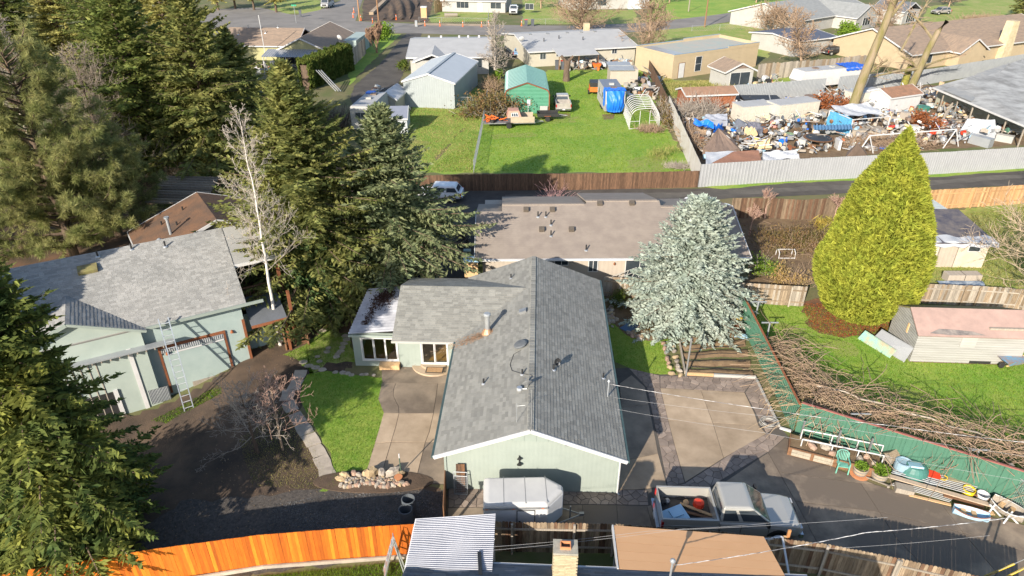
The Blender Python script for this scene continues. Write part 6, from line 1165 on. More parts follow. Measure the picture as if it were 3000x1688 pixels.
for i in range(26): p=fl4@Vector((g.uniform(-2.9,-1.0),g.uniform(-.9,.9),g.uniform(.7,1.2))); m.beam(p,p+Vector((g.uniform(-.9,.9),g.uniform(-.4,.4),g.uniform(-.2,.4))),.08)
m.build('mower_frame',m_org,None,'tangled orange mower frame on the left end of the rusty trailer','machinery'); m=M()
for i in range(16): p=fl4@Vector((g.uniform(-2.6,-.6),g.uniform(-.8,.8),.75)); m.obox(p+ZU*.1,(g.uniform(.15,.5),g.uniform(.1,.4),g.uniform(.1,.4)),(0,0,g.uniform(0,3)))
m.build('engine_parts',m_black,None,'black engine parts heaped beside the orange mower frame','machinery',kind='stuff')
b=P(1606,358); bt=flat_trailer('utility_trailer','small black utility trailer tipped towards us near the salmon canopy',(b.x,b.y+1.,0),R_(2),2.6,1.5,m_black,.35)
b=P(1745,282); fx=flat_trailer('tent_trailer','small trailer with black cover and orange body beside the tan shed',(b.x,b.y+1.2,0),R_(88),2.2,1.5,m_org,.55); m=M(); m.box(-1.,1.1,-.75,.75,1.2,1.75); m.build('cover',m_black,fx)
# PVC hoop frame
b0,b1=P(1843,379),P(1930,374); d=(b1-b0); dn=Vector((.04,1,0)).normalized(); hw=d.length; HP=T('hoop_house','white pipe hoop frame greenhouse beside the brush','greenhouse frame',b0[:])
for i in range(9):
    o=dn*(i*.8); pts=[]
    for t in np.linspace(0,1,15):
        a=math.pi*t; x=.5-.5*math.copysign(abs(math.cos(a))**.55,math.cos(a)); z=2.35*abs(math.sin(a))**.55; pts.append(b0+o+d*x+ZU*(z+.02*math.sin(i)))
    m=M(HP); m.tube(pts,.045,5); m.build('hoop',m_white,HP)
m=M(HP)
for k in (0,.5,1): m.tube([b0+d*k+ZU*(1.2 if k!=.5 else 2.33),b0+d*k+dn*6.4+ZU*(1.2 if k!=.5 else 2.33)],.035,5)
m.build('purlin',m_white,HP,kind='stuff'); m=M(HP)
for k in (.33,.66): m.tube([b0+d*k,b0+d*k+ZU*2.1],.035,5)
m.tube([b0+ZU*.9,b0+d*.33+ZU*.9],.03,5); m.tube([b0+d*.66+ZU*.9,b0+d+ZU*.9],.03,5); m.tube([b0+ZU*.05,b1+ZU*.05],.04,5); m.build('end_frame',m_white,HP)
# ---------------- poles, wires, street things ----------------
def upole(u,v,top_v,r,label,mat=None,arm=False):
    b=P(u,v); h=HT(b,top_v); m=M(); m.tube([b-ZU*.1,b+ZU*h],[r,r*.7],8); return m.build('utility_pole',mat or wood('pole_wood',(.30,.17,.09),(.22,.12,.065)),None,label,'utility pole')
upole(1054,62,-60,.17,'brown utility pole with white base at the torn up lot'); upole(1112,92,-60,.17,'leaning brown utility pole at the near edge of the street'); upole(2064,80,-60,.17,'brown utility pole beside the street at upper right'); upole(2017,34,-40,.15,'gray pole at the grass edge beyond the street',m_silverf)
m=M(); b=P(868,68); m.tube([b,b+ZU*3.6],.05,6); sg=m.build('street_sign',m_galv,None,'street corner post with a small green name sign','street sign'); m=M(); m.box(-.55,.55,-.02,.02,3.45,3.75); m.build('sign_plate',MT('sign_green',(.02,.30,.16),.5),sg)
def wire(name,pts,r,mat,label,sag=.25,br=0):
    out=[]
    for a,b in zip(pts,pts[1:]):
        for t in np.linspace(0,1,16)[:-1]: q=a.lerp(b,t); out.append(q-ZU*sag*4*t*(1-t))
    out.append(pts[-1]); m=M(); m.tube(out,r,5)
    if br:
        n=len(out); L=sum((b-a).length for a,b in zip(out,out[1:])); k=int(L/br); q=[]
        for i in range(k*4): 
            f=i/(k*4)*(n-1); j=int(f); p=out[j].lerp(out[min(j+1,n-1)],f-j); q.append(p+Vector((0,math.cos(i*1.57),math.sin(i*1.57)))*r*1.3)
        m.tube(q,r*.7,4)
    return m.build(name,mat,None,label,'wire')
cab=MT('pale_cable',(.42,.42,.43),.5,(.12,.12,.13),3.,con=(.45,.55),st=(.6,.6,.6))
wire('service_cable',[BMAST,P(2540,1560,4.6),P(3060,1502,5.2)],.011,cab,'thick twisted cable from the mast at the bottom edge to the right',.1,.5)
wire('service_cable',[MASTP,P(2290,1206,4.2),P(2600,1246,4.9),P(3080,1304,5.8)],.010,cab,'thick pale cable from the mint house roof to the right edge',.05,.5)
for i,(pp,lb) in enumerate((([P(1446,1602,3.1),P(1900,1556,4.),P(2600,1516,5.)],'upper thin wire crossing above the chimney and pickup'),([P(1446,1612,3.1),P(2000,1550,4.),P(2330,1524,4.6)],'lower thin wire crossing above the chimney and pickup'),([P(2420,1608,3.6),P(2900,1569,4.6)],'thin wire above the dark driveway at the bottom right'),([P(1800,1165,2.9),P(2300,1225,4.2),P(3060,1345,5.4)],'thin wire from the mint house eave to the right'),([P(1812,1200,2.7),P(2240,1268,3.6),P(3060,1420,5.)],'lowest thin wire over the tan concrete'))): wire('thin_wire',pp,.0045,MT('thin_wire_gray',(.32,.32,.33),.5),lb,.06)
for i,(a,b,c) in enumerate(((P(2860,1700,.4),P(2972,1652,1.9),P(3080,1605,3.4)),(P(2900,1715,.5),P(3010,1660,2.1),P(3080,1625,3.1)))):
    r=T('guy_wire',['upper yellow sleeved guy wire in the bottom right corner','lower yellow sleeved guy wire in the bottom right corner'][i],'guy wire',a[:]); m=M(r); m.tube([a,c],.012,5); m.build('cable',m_galv,r); m=M(r); m.tube([a,b],.035,8); m.build('sleeve',m_yel,r)
def cone(u,v,label):
    b=P(u,v); r=T('traffic_post',label,'traffic cone',b[:]); m=M(); m.lathe((0,0,0),[(.22,0),(.22,.06),(.09,.08),(.06,1.15)],8); m.build('post',MT('cone_orange',(.85,.17,.03),.5),r); m=M(); m.lathe((0,0,.7),[(.088,0),(.082,.22)],8); m.build('band',m_white,r)
for u,v,l in ((1035,52,'orange traffic post nearest the corner of the side street'),(1037,38,'orange traffic post behind the corner post'),(1058,60,'orange traffic post at the foot of the white based pole'),(1092,68,'orange traffic post between the two poles'),(1161,58,'orange stake in the middle of the torn up lot'),(1245,76,'first orange post along the fresh sidewalk'),(1289,77,'second orange post along the fresh sidewalk'),(1356,78,'third orange post along the fresh sidewalk'),(1411,79,'fourth orange post along the fresh sidewalk'),(1431,77,'fifth orange post along the fresh sidewalk'),(1528,76,'orange post left of the roadside bins')): cone(u,v,l)
sheet('sidewalk',XY([(1215,68),(1440,72),(1438,78),(1212,74)]),.03,m_conc)
def bin_(u,v,mat,label,h=1.05,lid=None,s=.6):
    b=P(u,v); r=T('wheelie_bin',label,'bin',b[:],.2); m=M(); m.hexa([(-s*.4,-s*.4,0),(s*.4,-s*.4,0),(s*.4,s*.4,0),(-s*.4,s*.4,0)],[(-s/2,-s/2,h),(s/2,-s/2,h),(s/2,s/2,h),(-s/2,s/2,h)]); m.build('body',mat,r); m=M(); m.obox((0,0,h+.04),(s*1.05,s*1.1,.07)); m.build('lid',lid or mat,r)
m_bin=MT('bin_gray',(.10,.11,.13),.6)
bin_(881,50,m_bin,'gray wheeled bin on the grass by the green street sign',1.4); bin_(1541,77,m_bin,'gray bin with red lid beside the street',1.3,m_red); bin_(1560,77,m_bin,'dark gray bin right of the red lidded bin',1.3); bin_(1632,203,m_bin,'dark gray bin at the left end of the cluttered porch',1.3); bin_(1648,203,m_bin,'bin with red lid at the left end of the cluttered porch',1.3,m_red); bin_(1851,25,m_bin,'dark bin in front of the pale garage door at the top',1.3)
b=P(1243,52); m=M(); m.obox(b+ZU*1.1,(1.3,1.2,2.2)); o=m.build('portable_toilet',m_tanmetal,None,'tan portable toilet with white roof on the torn up lot','portable toilet'); m=M(); m.box(-.7,.7,-.65,.65,2.21,2.4); m.build('roof',m_white,o)
b=P(1220,78); m=M(); m.obox(b+ZU*.6,(.5,.5,1.2)); m.build('utility_box',m_galv,None,'gray utility box at the start of the fresh sidewalk','utility box')
m=M(); a=P(1088,44); b=P(1132,2); m.beam(a+ZU*.3,b+ZU*.3,1.,.6); m.build('concrete_block',m_conc,None,'long concrete barrier beside the side street','barrier')
g=np.random.default_rng(5); m=M(); m.grid(P(1120,58),P(1200,58),P(1235,0),P(1150,0),24,20,lambda u,v:(0,0,max(0,1.1*math.sin(u*3.14)*math.sin(v*3.14)+.3*math.sin(u*19+v*11)))); tag(linkmesh('dirt_heap',m.mesh('dirt_heap',True),None,m_dirt),'heap of dug up soil on the torn up lot','soil heap')
b=P(1302,50); m=M(); m.tube([b+ZU*.4,b+Vector((3,.3,.4))],[.5,.4],8); m.build('log',m_silverf,None,'felled log lying on the white house lawn','log')
# ---------------- things along the green fence ----------------
def at(u,v,h=0): return P(u,v,h)
a,b=P(2308,1334),P(2438,1368); d=b-a; dn=Vector((-d.y,d.x,0)).normalized(); PL=T('raised_planter','long raised planter with white grille panels beside the green fence','planter',a[:],math.atan2(d.y,d.x)); L=d.length
for i in range(2):
    x0=.08+i*L*.5; x1=x0+L*.47; m=M()
    m.box(x0,x1,-.03,.0,.06,.5); o=m.build('front_panel',m_deck,PL)
    for k in range(26): xx=x0+.06+k*(x1-x0-.12)/25; s=M(); s.box(xx-.02,xx+.012,-.055,-.031,.1,.27); s.box(xx-.02,xx+.012,-.055,-.031,.29,.46); s.build('slat',MT('lattice_cream',(.36,.32,.25),.8),o)
m=M(); m.box(-.05,L*2.02,.001,.05,0,.5); m.box(-.05,0,.05,1.1,0,.5); m.build('frame',m_deck,PL); m=M(); m.box(.0,L*2.0,.06,1.15,.02,.42); m.build('soil',m_soil,PL)
rocks([(*(ROOT[PL.name]@Vector((x,y,0))).xy,.4,s) for x,y,s in ((1.0,.5,.5),(1.6,.7,.42),(1.9,.4,.36),(2.5,.7,.4),(3.1,.5,.4),(3.4,.8,.36),(3.7,.45,.3))],None,'planter_rock',None,'pink tan rock lying in the raised planter','rock','rocks in the raised planter',4)
a0,a1=P(2340,1304),P(2572,1352); RL=T('bed_railing','white pipe railing standing in the raised planter','railing',a0[:])
m=M(RL); d=(a1-a0); n2=Vector((d.y,-d.x,0)).normalized()*.55
for off,h in ((Vector(),1.0),(n2,.85)):
    m.tube([a0+off+ZU*h,a1+off+ZU*h],.035,6)
m.build('top_rail',m_white,RL)
for t in (0,.38,.7,1):
    for off,h in ((Vector(),1.0),(n2,.85)): m=M(RL); m.tube([a0+off+d*t,a0+off+d*t+ZU*h],.03,6); m.build('post',m_white,RL)
for i,(u,v) in enumerate(((2340,1300),(2443,1328),(2535,1352))): b=P(u,v); m=M(); m.beam(b,b+ZU*1.45,.07,.07); m.build('stake',m_steel,None,['gray stake at the left end of the white railing','gray stake in the middle of the white railing','gray stake near the right end of the white railing'][i],'stake')
# green plastic chair
b=P(2462,1378); GCH=T('garden_chair','green plastic garden chair in front of the raised planter','chair',b[:],R_(-12)); mg=MT('sea_green_plastic',(.16,.42,.33),.45)
m=M(); m.box(-.24,.24,-.24,.22,.40,.44); m.build('seat',mg,GCH)
for x in (-.25,.25):
    for y,dx in ((-.24,.03),(.22,.02)): m=M(); m.beam((x*(1+dx*2),y*1.1,0),(x,y,.44 if y>0 else .64),.05,.05); m.build('leg',mg,GCH)
    m=M(); m.box(x-.03,x+.03,-.27,.24,.64,.67); m.build('armrest',mg,GCH)
for i in range(7): x=-.19+i*.063; m=M(); m.beam((x,.23,.44),(x*1.15,.33,.92-abs(i-3)*.025),.035,.02); m.build('back_slat',mg,GCH)
m=M(); m.tube([(-.27,.22,.62),(-.26,.30,.86),(-.14,.335,.96),(0,.34,.98),(.14,.335,.96),(.26,.30,.86),(.27,.22,.62)],.028,6); m.build('back_frame',mg,GCH)
def tub(u,v,r,h,mat,label,plant=True,seed=1):
    b=P(u,v); R=T('planter_tub',label,'planter',b[:]); m=M(); m.lathe((0,0,0),[(r*.74,0),(r*.8,.02),(r*.96,h*.7),(r,h),(r*.9,h),(r*.86,h-.06)],18); m.build('barrel',mat,R)
    for z in (h*.25,h*.75): m=M(); rr=r*(.8+.2*z/h); m.lathe((0,0,z),[(rr+.005,-.03),(rr+.012,0),(rr+.008,.03)],18,cap=False); m.build('hoop',m_steel,R)
    if plant: 
        g=np.random.default_rng(seed); n=420; a=g.uniform(0,6.28,n); q=r*.85*np.sqrt(g.uniform(0,1,n)); c=np.c_[q*np.cos(a),q*np.sin(a),h+g.uniform(0,.16,n)]; u_=nrm(np.c_[np.cos(a)*.6,np.sin(a)*.6,g.uniform(.2,1,n)]+g.normal(0,.3,(n,3))); v_=nrm(np.cross(u_,g.normal(0,1,(n,3)))); linkmesh('plant',leafmesh('plant',c,u_*(.07+.05*(seed==2)),v_*.028),R,L_grn)
    return R
mt_=MT('weathered_tub',(.40,.33,.24),.85,(.3,.25,.18),3.); tub(2517,1388,.34,.42,mt_,'half barrel planter full of low green leaves right of the green chair',True,1); tub(2574,1400,.40,.42,mt_,'cream half barrel planter of long bright leaves on a cart',True,2)
b=P(2517,1391); m=M(); m.lathe(b,[(.42,0),(.44,.05),(.36,.06)],16); m.build('saucer',m_terr,None,'terracotta saucer under the low leaf barrel planter','saucer')
b=P(2574,1412); m=M(); m.beam(b+Vector((-.5,.2,.1)),b+Vector((.3,-.35,.1)),.05); m.beam(b+Vector((.3,-.35,.1)),b+Vector((.75,-.1,.1)),.05); m.wheel(b+Vector((.25,-.38,.07)),.07,.05); m.build('plant_cart',m_silverf,None,'low wooden cart under the cream barrel planter','cart')
b=P(2600,1366); BHs=T('birdhouse','small weathered wooden birdhouse on a stand by the green fence','birdhouse',b[:],.5); m=M(); m.box(-.2,.2,-.2,.2,.35,.75); m.build('box',m_silverf,BHs); m=M(); slabp(m,(-.28,-.3,.7),(.28,-.3,.7),(.28,0,.98),(-.28,0,.98),.03); slabp(m,(.28,.3,.7),(-.28,.3,.7),(-.28,0,.98),(.28,0,.98),.03); m.build('roof',m_grayf,BHs); m=M(); m.box(-.06,.06,-.06,.06,0,.35); m.build('stand',m_silverf,BHs)
b=P(2636,1388); m=M(); m.lathe(b,[(.33,0),(.36,.5),(.36,.78),(.30,.8),(.3,.72)],16,sx=1.05); m.build('rain_barrel',MT('dusty_blue_plastic',(.27,.38,.46),.5,(.23,.33,.40),2),None,'dusty blue open barrel left of the green composter','barrel')
b=P(2672,1398); CPs=T('composter','round dark green composter with pale blue lid','composter',b[:]); m=M(); m.lathe((0,0,0),[(.55,0),(.56,.3),(.50,.55),(.36,.75),(.2,.8)],18,sx=1.15); m.build('body',MT('bottle_green',(.06,.19,.16),.5,(.05,.15,.13),2),CPs); m=M(); m.obox((-.1,-.08,.82),(.55,.42,.08),(-.25,0,-.2)); m.build('lid',m_ltblue,CPs); m=M(); m.obox((-.02,-.24,.82),(.16,.07,.02),(-.25,0,-.2)); m.build('sticker',MT('pink_sticker',(.75,.16,.3),.5),CPs)
b=P(2724,1412); m=M(); m.lathe(b,[(.34,0),(.42,.32),(.40,.33),(.36,.28)],18,sx=1.2); m.build('wash_tub',MT('pale_gray_tub',(.42,.48,.52),.5),None,'pale gray round tub in front of the potted shrub','tub')
m=M(); m.obox(b+Vector((-.05,.1,.42)),(.85,.42,.06),(.1,.05,-.25)); m.build('red_lid',m_red,None,'red plastic lid lying on the pale gray tub','tray')  # the red piece is a loose lid on the tub, not a tray
b=P(2733,1385); R=T('potted_shrub','shrub in a black pot standing against the green fence','potted plant',b[:]); m=M(); m.lathe((0,0,0),[(.24,0),(.3,.4),(.27,.4)],14); m.build('pot',m_black,R); g=np.random.default_rng(9); n=900; c=np.c_[g.normal(0,.22,(n,2)),.75+g.normal(0,.25,n)]; u_=nrm(g.normal(0,1,(n,3))); v_=nrm(np.cross(u_,g.normal(0,1,(n,3)))); linkmesh('foliage',leafmesh('foliage',c,u_*.05,v_*.03),R,LEAF('olive_leaves',(.16,.17,.06),(.24,.22,.10),.2,.35,3))
# lumber and pipe pile
lum=[((2596,1410),(2900,1492),.35,.24,.05,m_ply if 0 else MT('raw_board',(.46,.36,.27),.85,(.38,.29,.21),2,st=(3,3,.5)),'long wide raw board lying on the lumber pile'),((2664,1402),(2840,1452),.32,.10,.05,m_ply,'narrow orange board behind the white pipes'),((2662,1452),(2785,1481),.05,.14,.04,m_ply,'orange board on the concrete in front of the pipes'),((2760,1460),(2880,1492),.2,.18,.04,m_deck,'dark brown board at the end of the lumber pile'),((2800,1500),(2910,1508),.12,.2,.04,m_ply,'orange plank inside the pale blue skiff'),((2780,1440),(2905,1478),.3,.08,.05,m_deck,'long thin dark batten above the wide raw board')]
for p,q,z,w,t,mt,lb in lum: m=M(); m.beam(P(*p)+ZU*z,P(*q)+ZU*(z*.7),w,t); m.build('board',mt,None,lb,'board')
for i in range(7): a=P(2604+i*4,1403-i*4.2)+ZU*.4; b=P(2836+i*4,1465-i*4.2)+ZU*.36; m=M(); m.tube([a,b],.02,6); m.build('white_pipe',m_ltroof,None,'white plastic pipe in the bundle on top of the wide board','pipe','upper bundle of white pipes')
for i in range(6): a=P(2610+i*4,1426-i*3.6)+ZU*.12; b=P(2780+i*4,1476-i*3.6)+ZU*.12; m=M(); m.tube([a,b],.02,6); m.build('white_pipe',m_ltroof,None,'white plastic pipe in the lower bundle under the wide board','pipe','lower bundle of white pipes')
b=P(2646,1440); m=M(); m.obox(b+ZU*.14,(.75,.42,.28),(0,.05,-.3)); m.build('timber_block',m_silverf,None,'short thick timber block propping the pipes','timber block')
def bucket(u,v,mat,label,r=.19,h=.36):
    b=P(u,v); R=T('bucket',label,'bucket',b[:]); m=M(); m.lathe((0,0,0),[(r*.8,0),(r,h),(r*.93,h),(r*.75,.03)],16,cap=False); m.lathe((0,0,.0),[(r*.78,.0),(r*.78,.03)],16); m.build('body',mat,R); m=M(); m.tube([(r*math.cos(t),-.02-r*.5*math.sin(t),h-.05-.1*math.sin(t)) for t in np.linspace(0,math.pi,9)],.008,4); m.build('handle',m_steel,R)
bucket(2832,1452,m_yel,'yellow bucket beside the lumber pile',.26,.42); bucket(2874,1464,MT('white_pail',(.62,.63,.66),.4),'white pail right of the yellow bucket',.26,.36)
m=M(); m.grid(at(2765,1405,.1),at(2812,1425,.1),at(2822,1400,.55),at(2775,1385,.6),12,8,lambda u,v:(0,0,.12*math.sin(u*9)*math.sin(v*6))); m.obox(at(2795,1418)+ZU*.2,(1.1,.5,.4),(0,0,-.35)); m.build('canvas_heap',MT('khaki_canvas',(.33,.28,.18),.9,(.2,.17,.11),3,.5),None,'heap of khaki canvas left of the yellow bucket','canvas')
m=M(); m.lathe(at(2832,1420),[(.3,0),(.36,.3),(.25,.55),(.1,.6)],10); m.build('feed_sack',m_tarpb,None,'brown sack behind the yellow bucket','sack')
m=M(); m.tube([at(2756,1424)+ZU*.05+Vector((.14*math.cos(t),.1*math.sin(t),.1+.03*t)) for t in np.linspace(0,14,40)],.016,5); m.build('yellow_hose',m_yel,None,'small coil of yellow hose beside the gray tub','hose')
def hull(name,label,p0,p1,w,h,mat,inner,cat):
    a=P(*p0); b=P(*p1); d=b-a; L=d.length; R=T(name,label,cat,a[:],math.atan2(d.y,d.x)); n=10
    def sec(t,k): ww=w*(math.sin(math.pi*min(.97,.10+.8*t))**.6)*k; return ww
    m=M(); vs=[];fs=[]
    for i in range(n+1):
        t=i/n; x=L*t; s=sec(t,1); hh=h*(1+.25*(2*t-1)**2)
        vs+=[(x,-s*.5,hh),(x,-s*.42,hh*.4),(x,-s*.2,.04),(x,s*.2,.04),(x,s*.42,hh*.4),(x,s*.5,hh)]
    for i in range(n): fs+=[(i*6+k,i*6+k+1,(i+1)*6+k+1,(i+1)*6+k) for k in range(5)]
    fs.append((5,4,3,2,1,0)); fs.append(tuple(n*6+k for k in range(6))); o=len(vs); vs2=[(x,y*.93,z+.012 if z>.3*h else z+.03) for x,y,z in vs]; m.add(vs,fs); m.add(vs2,[f[::-1] for f in fs[:-2]]); m.build('hull',mat,R)
    m=M(); 
    for s in (0,5): m.tube([(vs[i*6+s][0],vs[i*6+s][1],vs[i*6+s][2]) for i in range(n+1)],.022,5)
    m.build('gunwale',inner,R); 
    for t in (.3,.6): m=M(); s=sec(t,.9); m.box(L*t-.1,L*t+.1,-s*.46,s*.46,h*.6,h*.65); m.build('seat',m_ply,R)
hull('skiff','pale blue small boat lying on the concrete at right','',(0,0),1,1,m_ltblue,m_rust,'boat') if 0 else None
hull('skiff','pale blue small boat filled with boards beside the lumber pile',(2788,1502),(2892,1530),.62,.34,m_ltblue,m_rust,'boat'); hull('rowboat','gray weathered rowboat on a trestle at the chain link gate',(2898,1478),(2995,1532),.85,.4,m_silverf,m_white,'boat')
for i,(u,v) in enumerate(((2905,1508),(2955,1530))): m=M(); b=P(u,v); m.beam(b+Vector((-.3,-.1,0)),b+Vector((.15,.2,.42)),.06); m.beam(b+Vector((.35,-.1,0)),b+Vector((-.1,.2,.42)),.06); m.build('trestle',m_white,None,['white trestle under the near end of the gray rowboat','white trestle under the far end of the gray rowboat'][i],'trestle')
gp=P(2920,1452); m=M(); m.beam(gp,gp+ZU*1.9,.16,.16); m.build('gate_post',m_silverf,None,'thick pale post beside the gray rowboat','post'); chain('chain_link_gate','chain link gate in front of the green fence at the right edge',[P(2926,1452),P(3010,1520),P(3060,1560)],1.5,1.6,.12)
# coiled hose, bucket stand, garden post, pond
b=P(2252,1243); m=M(); m.tube([b+Vector(((.30+.09*math.sin(t*.37))*math.cos(t)*1.25,(.30+.09*math.sin(t*.37))*math.sin(t),.05+.004*t)) for t in np.linspace(0,44,180)],.014,4); m.build('garden_hose',m_whit2,None,'coil of white garden hose on the concrete corner','hose')
b=P(2009,1102); m=M(); m.tube([b,b+ZU*HT(b,991)],.055,8); m.build('garden_post',m_steel,None,'dark metal post standing at the corner of the garden bed','post')
b=P(1175,1388); m=M(); m.tube([b,b+ZU*1.2],.028,6); o=m.build('steel_stake',MT('fence_stake_green',(.07,.12,.09),.6),None,'green steel stake with white tip at the rock bed','stake'); m=M(); m.tube([(0,0,1.0),(0,0,1.24)],.032,6); m.build('tip',m_white,o)
b=P(2158,958); YB=T('bucket','yellow bucket standing on a white stool beside the green fence','bucket',(b.x,b.y,.0)); m=M(); m.lathe((0,0,.35),[(.2,0),(.26,.4),(.24,.4)],14); m.build('body',m_yel,YB); m=M(); m.box(-.28,.28,-.2,.2,.28,.34); m.beam((-.25,0,0),(-.15,0,.28),.05); m.beam((.25,0,0),(.15,0,.28),.05); m.build('stool',m_white,YB)
m=M(); b=P(2172,985); m.grid(b+Vector((-.5,-.2,.04)),b+Vector((.4,-.4,.04)),b+Vector((.5,.1,.1)),b+Vector((-.4,.3,.08)),6,4,lambda u,v:(0,0,.04*math.sin(u*9+v*5))); m.build('white_sheet',m_ltblue,None,'crumpled pale sheet at the foot of the green fence','sheet')
pp=XY([(1815,962),(1838,947),(1868,946),(1872,962),(1850,974),(1832,972)]); m=M(); m.prism(rough_edge(pp,.3,.06,4),.02,.06); m.build('pond_liner',MT('pond_blue',(.045,.12,.26),.35,(.06,.14,.28),3.,.3,8),None,'small pond covered by blue liner beside the rocks','pond')
g=random.Random(6); rk=[]
for i in range(46):
    t=i/46; u=1783+10*math.sin(i)+ (t*95 if t>.55 else t*20); v=905+t*90 if t<.55 else 975+ (t-.55)*45; rk.append((*P(u+g.uniform(-6,10),v+g.uniform(-5,5)).xy,0,g.uniform(.22,.42)))
rocks(rk,None,'pond_rock',None,'gray rounded rock in the row beside the small pond','rock','rocks round the small pond',5)
# rock bed
g=random.Random(2); rk=[]; big=[(1010,1400,.55),(1038,1392,.45),(1052,1396,.4),(1074,1393,.5),(1090,1394,.85),(1120,1392,.65),(1152,1391,.75),(1176,1394,.4),(1000,1408,.45)]
BED=T('rock_bed','oval bed of mixed river rocks edged with boulders at the end of the patio','rock bed',(*P(1095,1405).xy,0))
bl=P(1095,1405); m=M(BED); m.prism([Vector((bl.x+2.95*math.cos(t)*.95,bl.y-.15+.72*math.sin(t))) for t in np.linspace(0,6.28,28)[:-1]],0,.05); m.build('soil',m_dirt,BED)
for u,v,s in big: rk.append((*P(u,v).xy,0.02,s))
for i in range(30): u=1000+i*6.6; rk.append((*P(u,1424+4*math.sin(i*.4)+g.uniform(-2,2)).xy,0.02,g.uniform(.2,.34)))
for i in range(230): u=g.uniform(1008,1178); v=1402+g.uniform(0,1)*20; rk.append((*P(u,v).xy,.03+g.uniform(0,.06),g.uniform(.1,.22)))
rocks(rk,BED,'rock',seed=7)
b=P(1168,1408); m=M(); m.lathe(b+ZU*.1,[(.12,0),(.2,.14),(.17,.14)],12); m.build('clay_pot',m_terr,None,'orange clay pot at the right end of the rock bed','pot')
for i,(u,v,l) in enumerate(((1200,1502,'upright dark gray barrel on the gravel, open top showing'),(1192,1532,'second dark gray barrel half hidden by the corrugated roof'))): b=P(u,v); m=M(); m.lathe(b,[(.27,0),(.3,.4),(.3,.85),(.27,.86),(.27,.2)],18,cap=False); m.build('barrel',MT('charcoal_plastic',(.11,.125,.14),.5),None,l,'barrel')
# gate frame leaning on the garage, stepladder
a=P(1331,1447,.05); b=P(1370,1449,.05); KG=T('dog_kennel_panel','silver wire kennel panel leaning on the mint gable wall','kennel panel',((a+b)/2)[:]); up=Vector((0,.16,1.2)); m=M(KG)
for p,q in ((a,b),(a+up,b+up),(a,a+up),(b,b+up),(a+up*.82,b+up*.82)): m.tube([p,q],.022,6)
m.build('frame',m_galv,KG); m=M(KG)
for i in range(1,12): t=i/12; m.tube([a.lerp(b,t),a.lerp(b,t)+up*.82],.005,3)
for i in range(1,10): t=i/10*.82; m.tube([a+up*t,b+up*t],.005,3)
m.build('wire_grid',m_galv,KG,kind='stuff')
for i,dx in enumerate((0,.2)): p=a.lerp(b,.35)+Vector((dx,.12,0)); m=M(); m.beam(p,p+Vector((0,.1,1.62)),.19,.03,up=Vector((0,1,0))); m.build('board',[m_brownf,m_deck][i],None,['reddish board standing behind the kennel panel','second reddish board standing behind the kennel panel, nearer the trailer'][i],'board')
f1,f2=P(1124,1690),P(1187,1678); tp=P(1152,1577,1.9); SLd=T('stepladder','aluminium stepladder standing open in front of the orange fence','stepladder',((f1+f2)/2)[:])
for s,(ft_,dy) in enumerate(((f1,0),(f2,.35))):
    for k in (-.17,.17):
        m=M(SLd); dxy=(f2-f1).normalized(); nn=Vector((-dxy.y,dxy.x,0)); m.beam(ft_+nn*k*1.5,Vector((tp.x,tp.y,1.85))+nn*k*.8,.035,.06); m.build('rail',m_alum,SLd)
for i in range(5): t=(i+.7)/5.2; q=f1.lerp(Vector((tp.x,tp.y,1.85)),t); m=M(SLd); m.beam(q-nn*(.26-.1*t),q+nn*(.26-.1*t),.09,.025); m.build('step',m_alum,SLd)
m=M(SLd); m.tube([Vector((tp.x,tp.y,1.85))+nn*.13,Vector((tp.x,tp.y,2.08))+nn*.08,Vector((tp.x,tp.y,2.08))-nn*.08,Vector((tp.x,tp.y,1.85))-nn*.13],.018,5); m.build('hand_loop',m_alum,SLd)
# deck stairs by the birch
a=P(838,905,1.2); s0=P(873,1018); ST=T('wooden_stairs','brown wooden stairs with railings beside the birch trunk','stairs',s0[:]); dv_=(Vector((a.x,a.y,0))-s0); n=8; side=Vector((dv_.y,-dv_.x,0)).normalized()*.62
for i in range(n):
    c=s0+dv_*((i+.5)/n)+ZU*(.15+i*.17); m=M(ST); m.beam(c-side,c+side,.30,.05); m.build('tread',m_deck,ST)
for k in (-1,1):
    m=M(ST); m.beam(s0+side*k*1.05+ZU*.95,s0+dv_+side*k*1.05+ZU*2.2,.06,.12); m.beam(s0+side*k*1.02+ZU*.05,s0+dv_+side*k*1.02+ZU*1.35,.06,.22); m.build('railing',m_deck,ST)
    for t in (0,.5,1): m=M(ST); p=s0+dv_*t+side*k*1.05; m.beam(p,p+ZU*(.95+1.3*t),.09,.09); m.build('post',m_deck,ST)
m=M(ST); c=s0+dv_*1.25; m.beam(c-side*1.6+ZU*1.45,c+side*1.6+ZU*1.45,1.1,.08); m.build('landing',m_deck,ST)
# things round the neighbour's house
b=P(1393,760); m=M(); m.obox(Vector((-2.75,40.8,1.2)),(.9,.7,2.4)); o=m.build('storage_box',m_tanf if 0 else m_ply,None,'tan utility cupboard at the left corner of the brown roof house','cupboard'); m=M(); m.box(-.5,.5,-.4,.4,2.41,2.5); m.build('lid',m_ltblue,o)
b=P(1370,768); m=M(); m.obox(b+ZU*.5,(.55,.45,1.)); m.build('utility_box',MT('pale_mint_box',(.42,.55,.5),.6),None,'pale green utility box left of the tan cupboard','utility box')
a0=P(1772,862); TRl=T('trellis','pale wooden trellis leaning beside the blue spruce','trellis',a0[:]); vx=Vector((1.6,.2,.55)); vy=Vector((.5,.3,1.25))
for i in range(5): m=M(TRl); m.beam(a0+vy*i*.25,a0+vy*i*.25+vx,.04,.03); m.build('slat',m_whit2,TRl)
for i in range(4): m=M(TRl); m.beam(a0+vx*i*.33,a0+vx*i*.33+vy,.04,.03); m.build('upright',m_whit2,TRl)
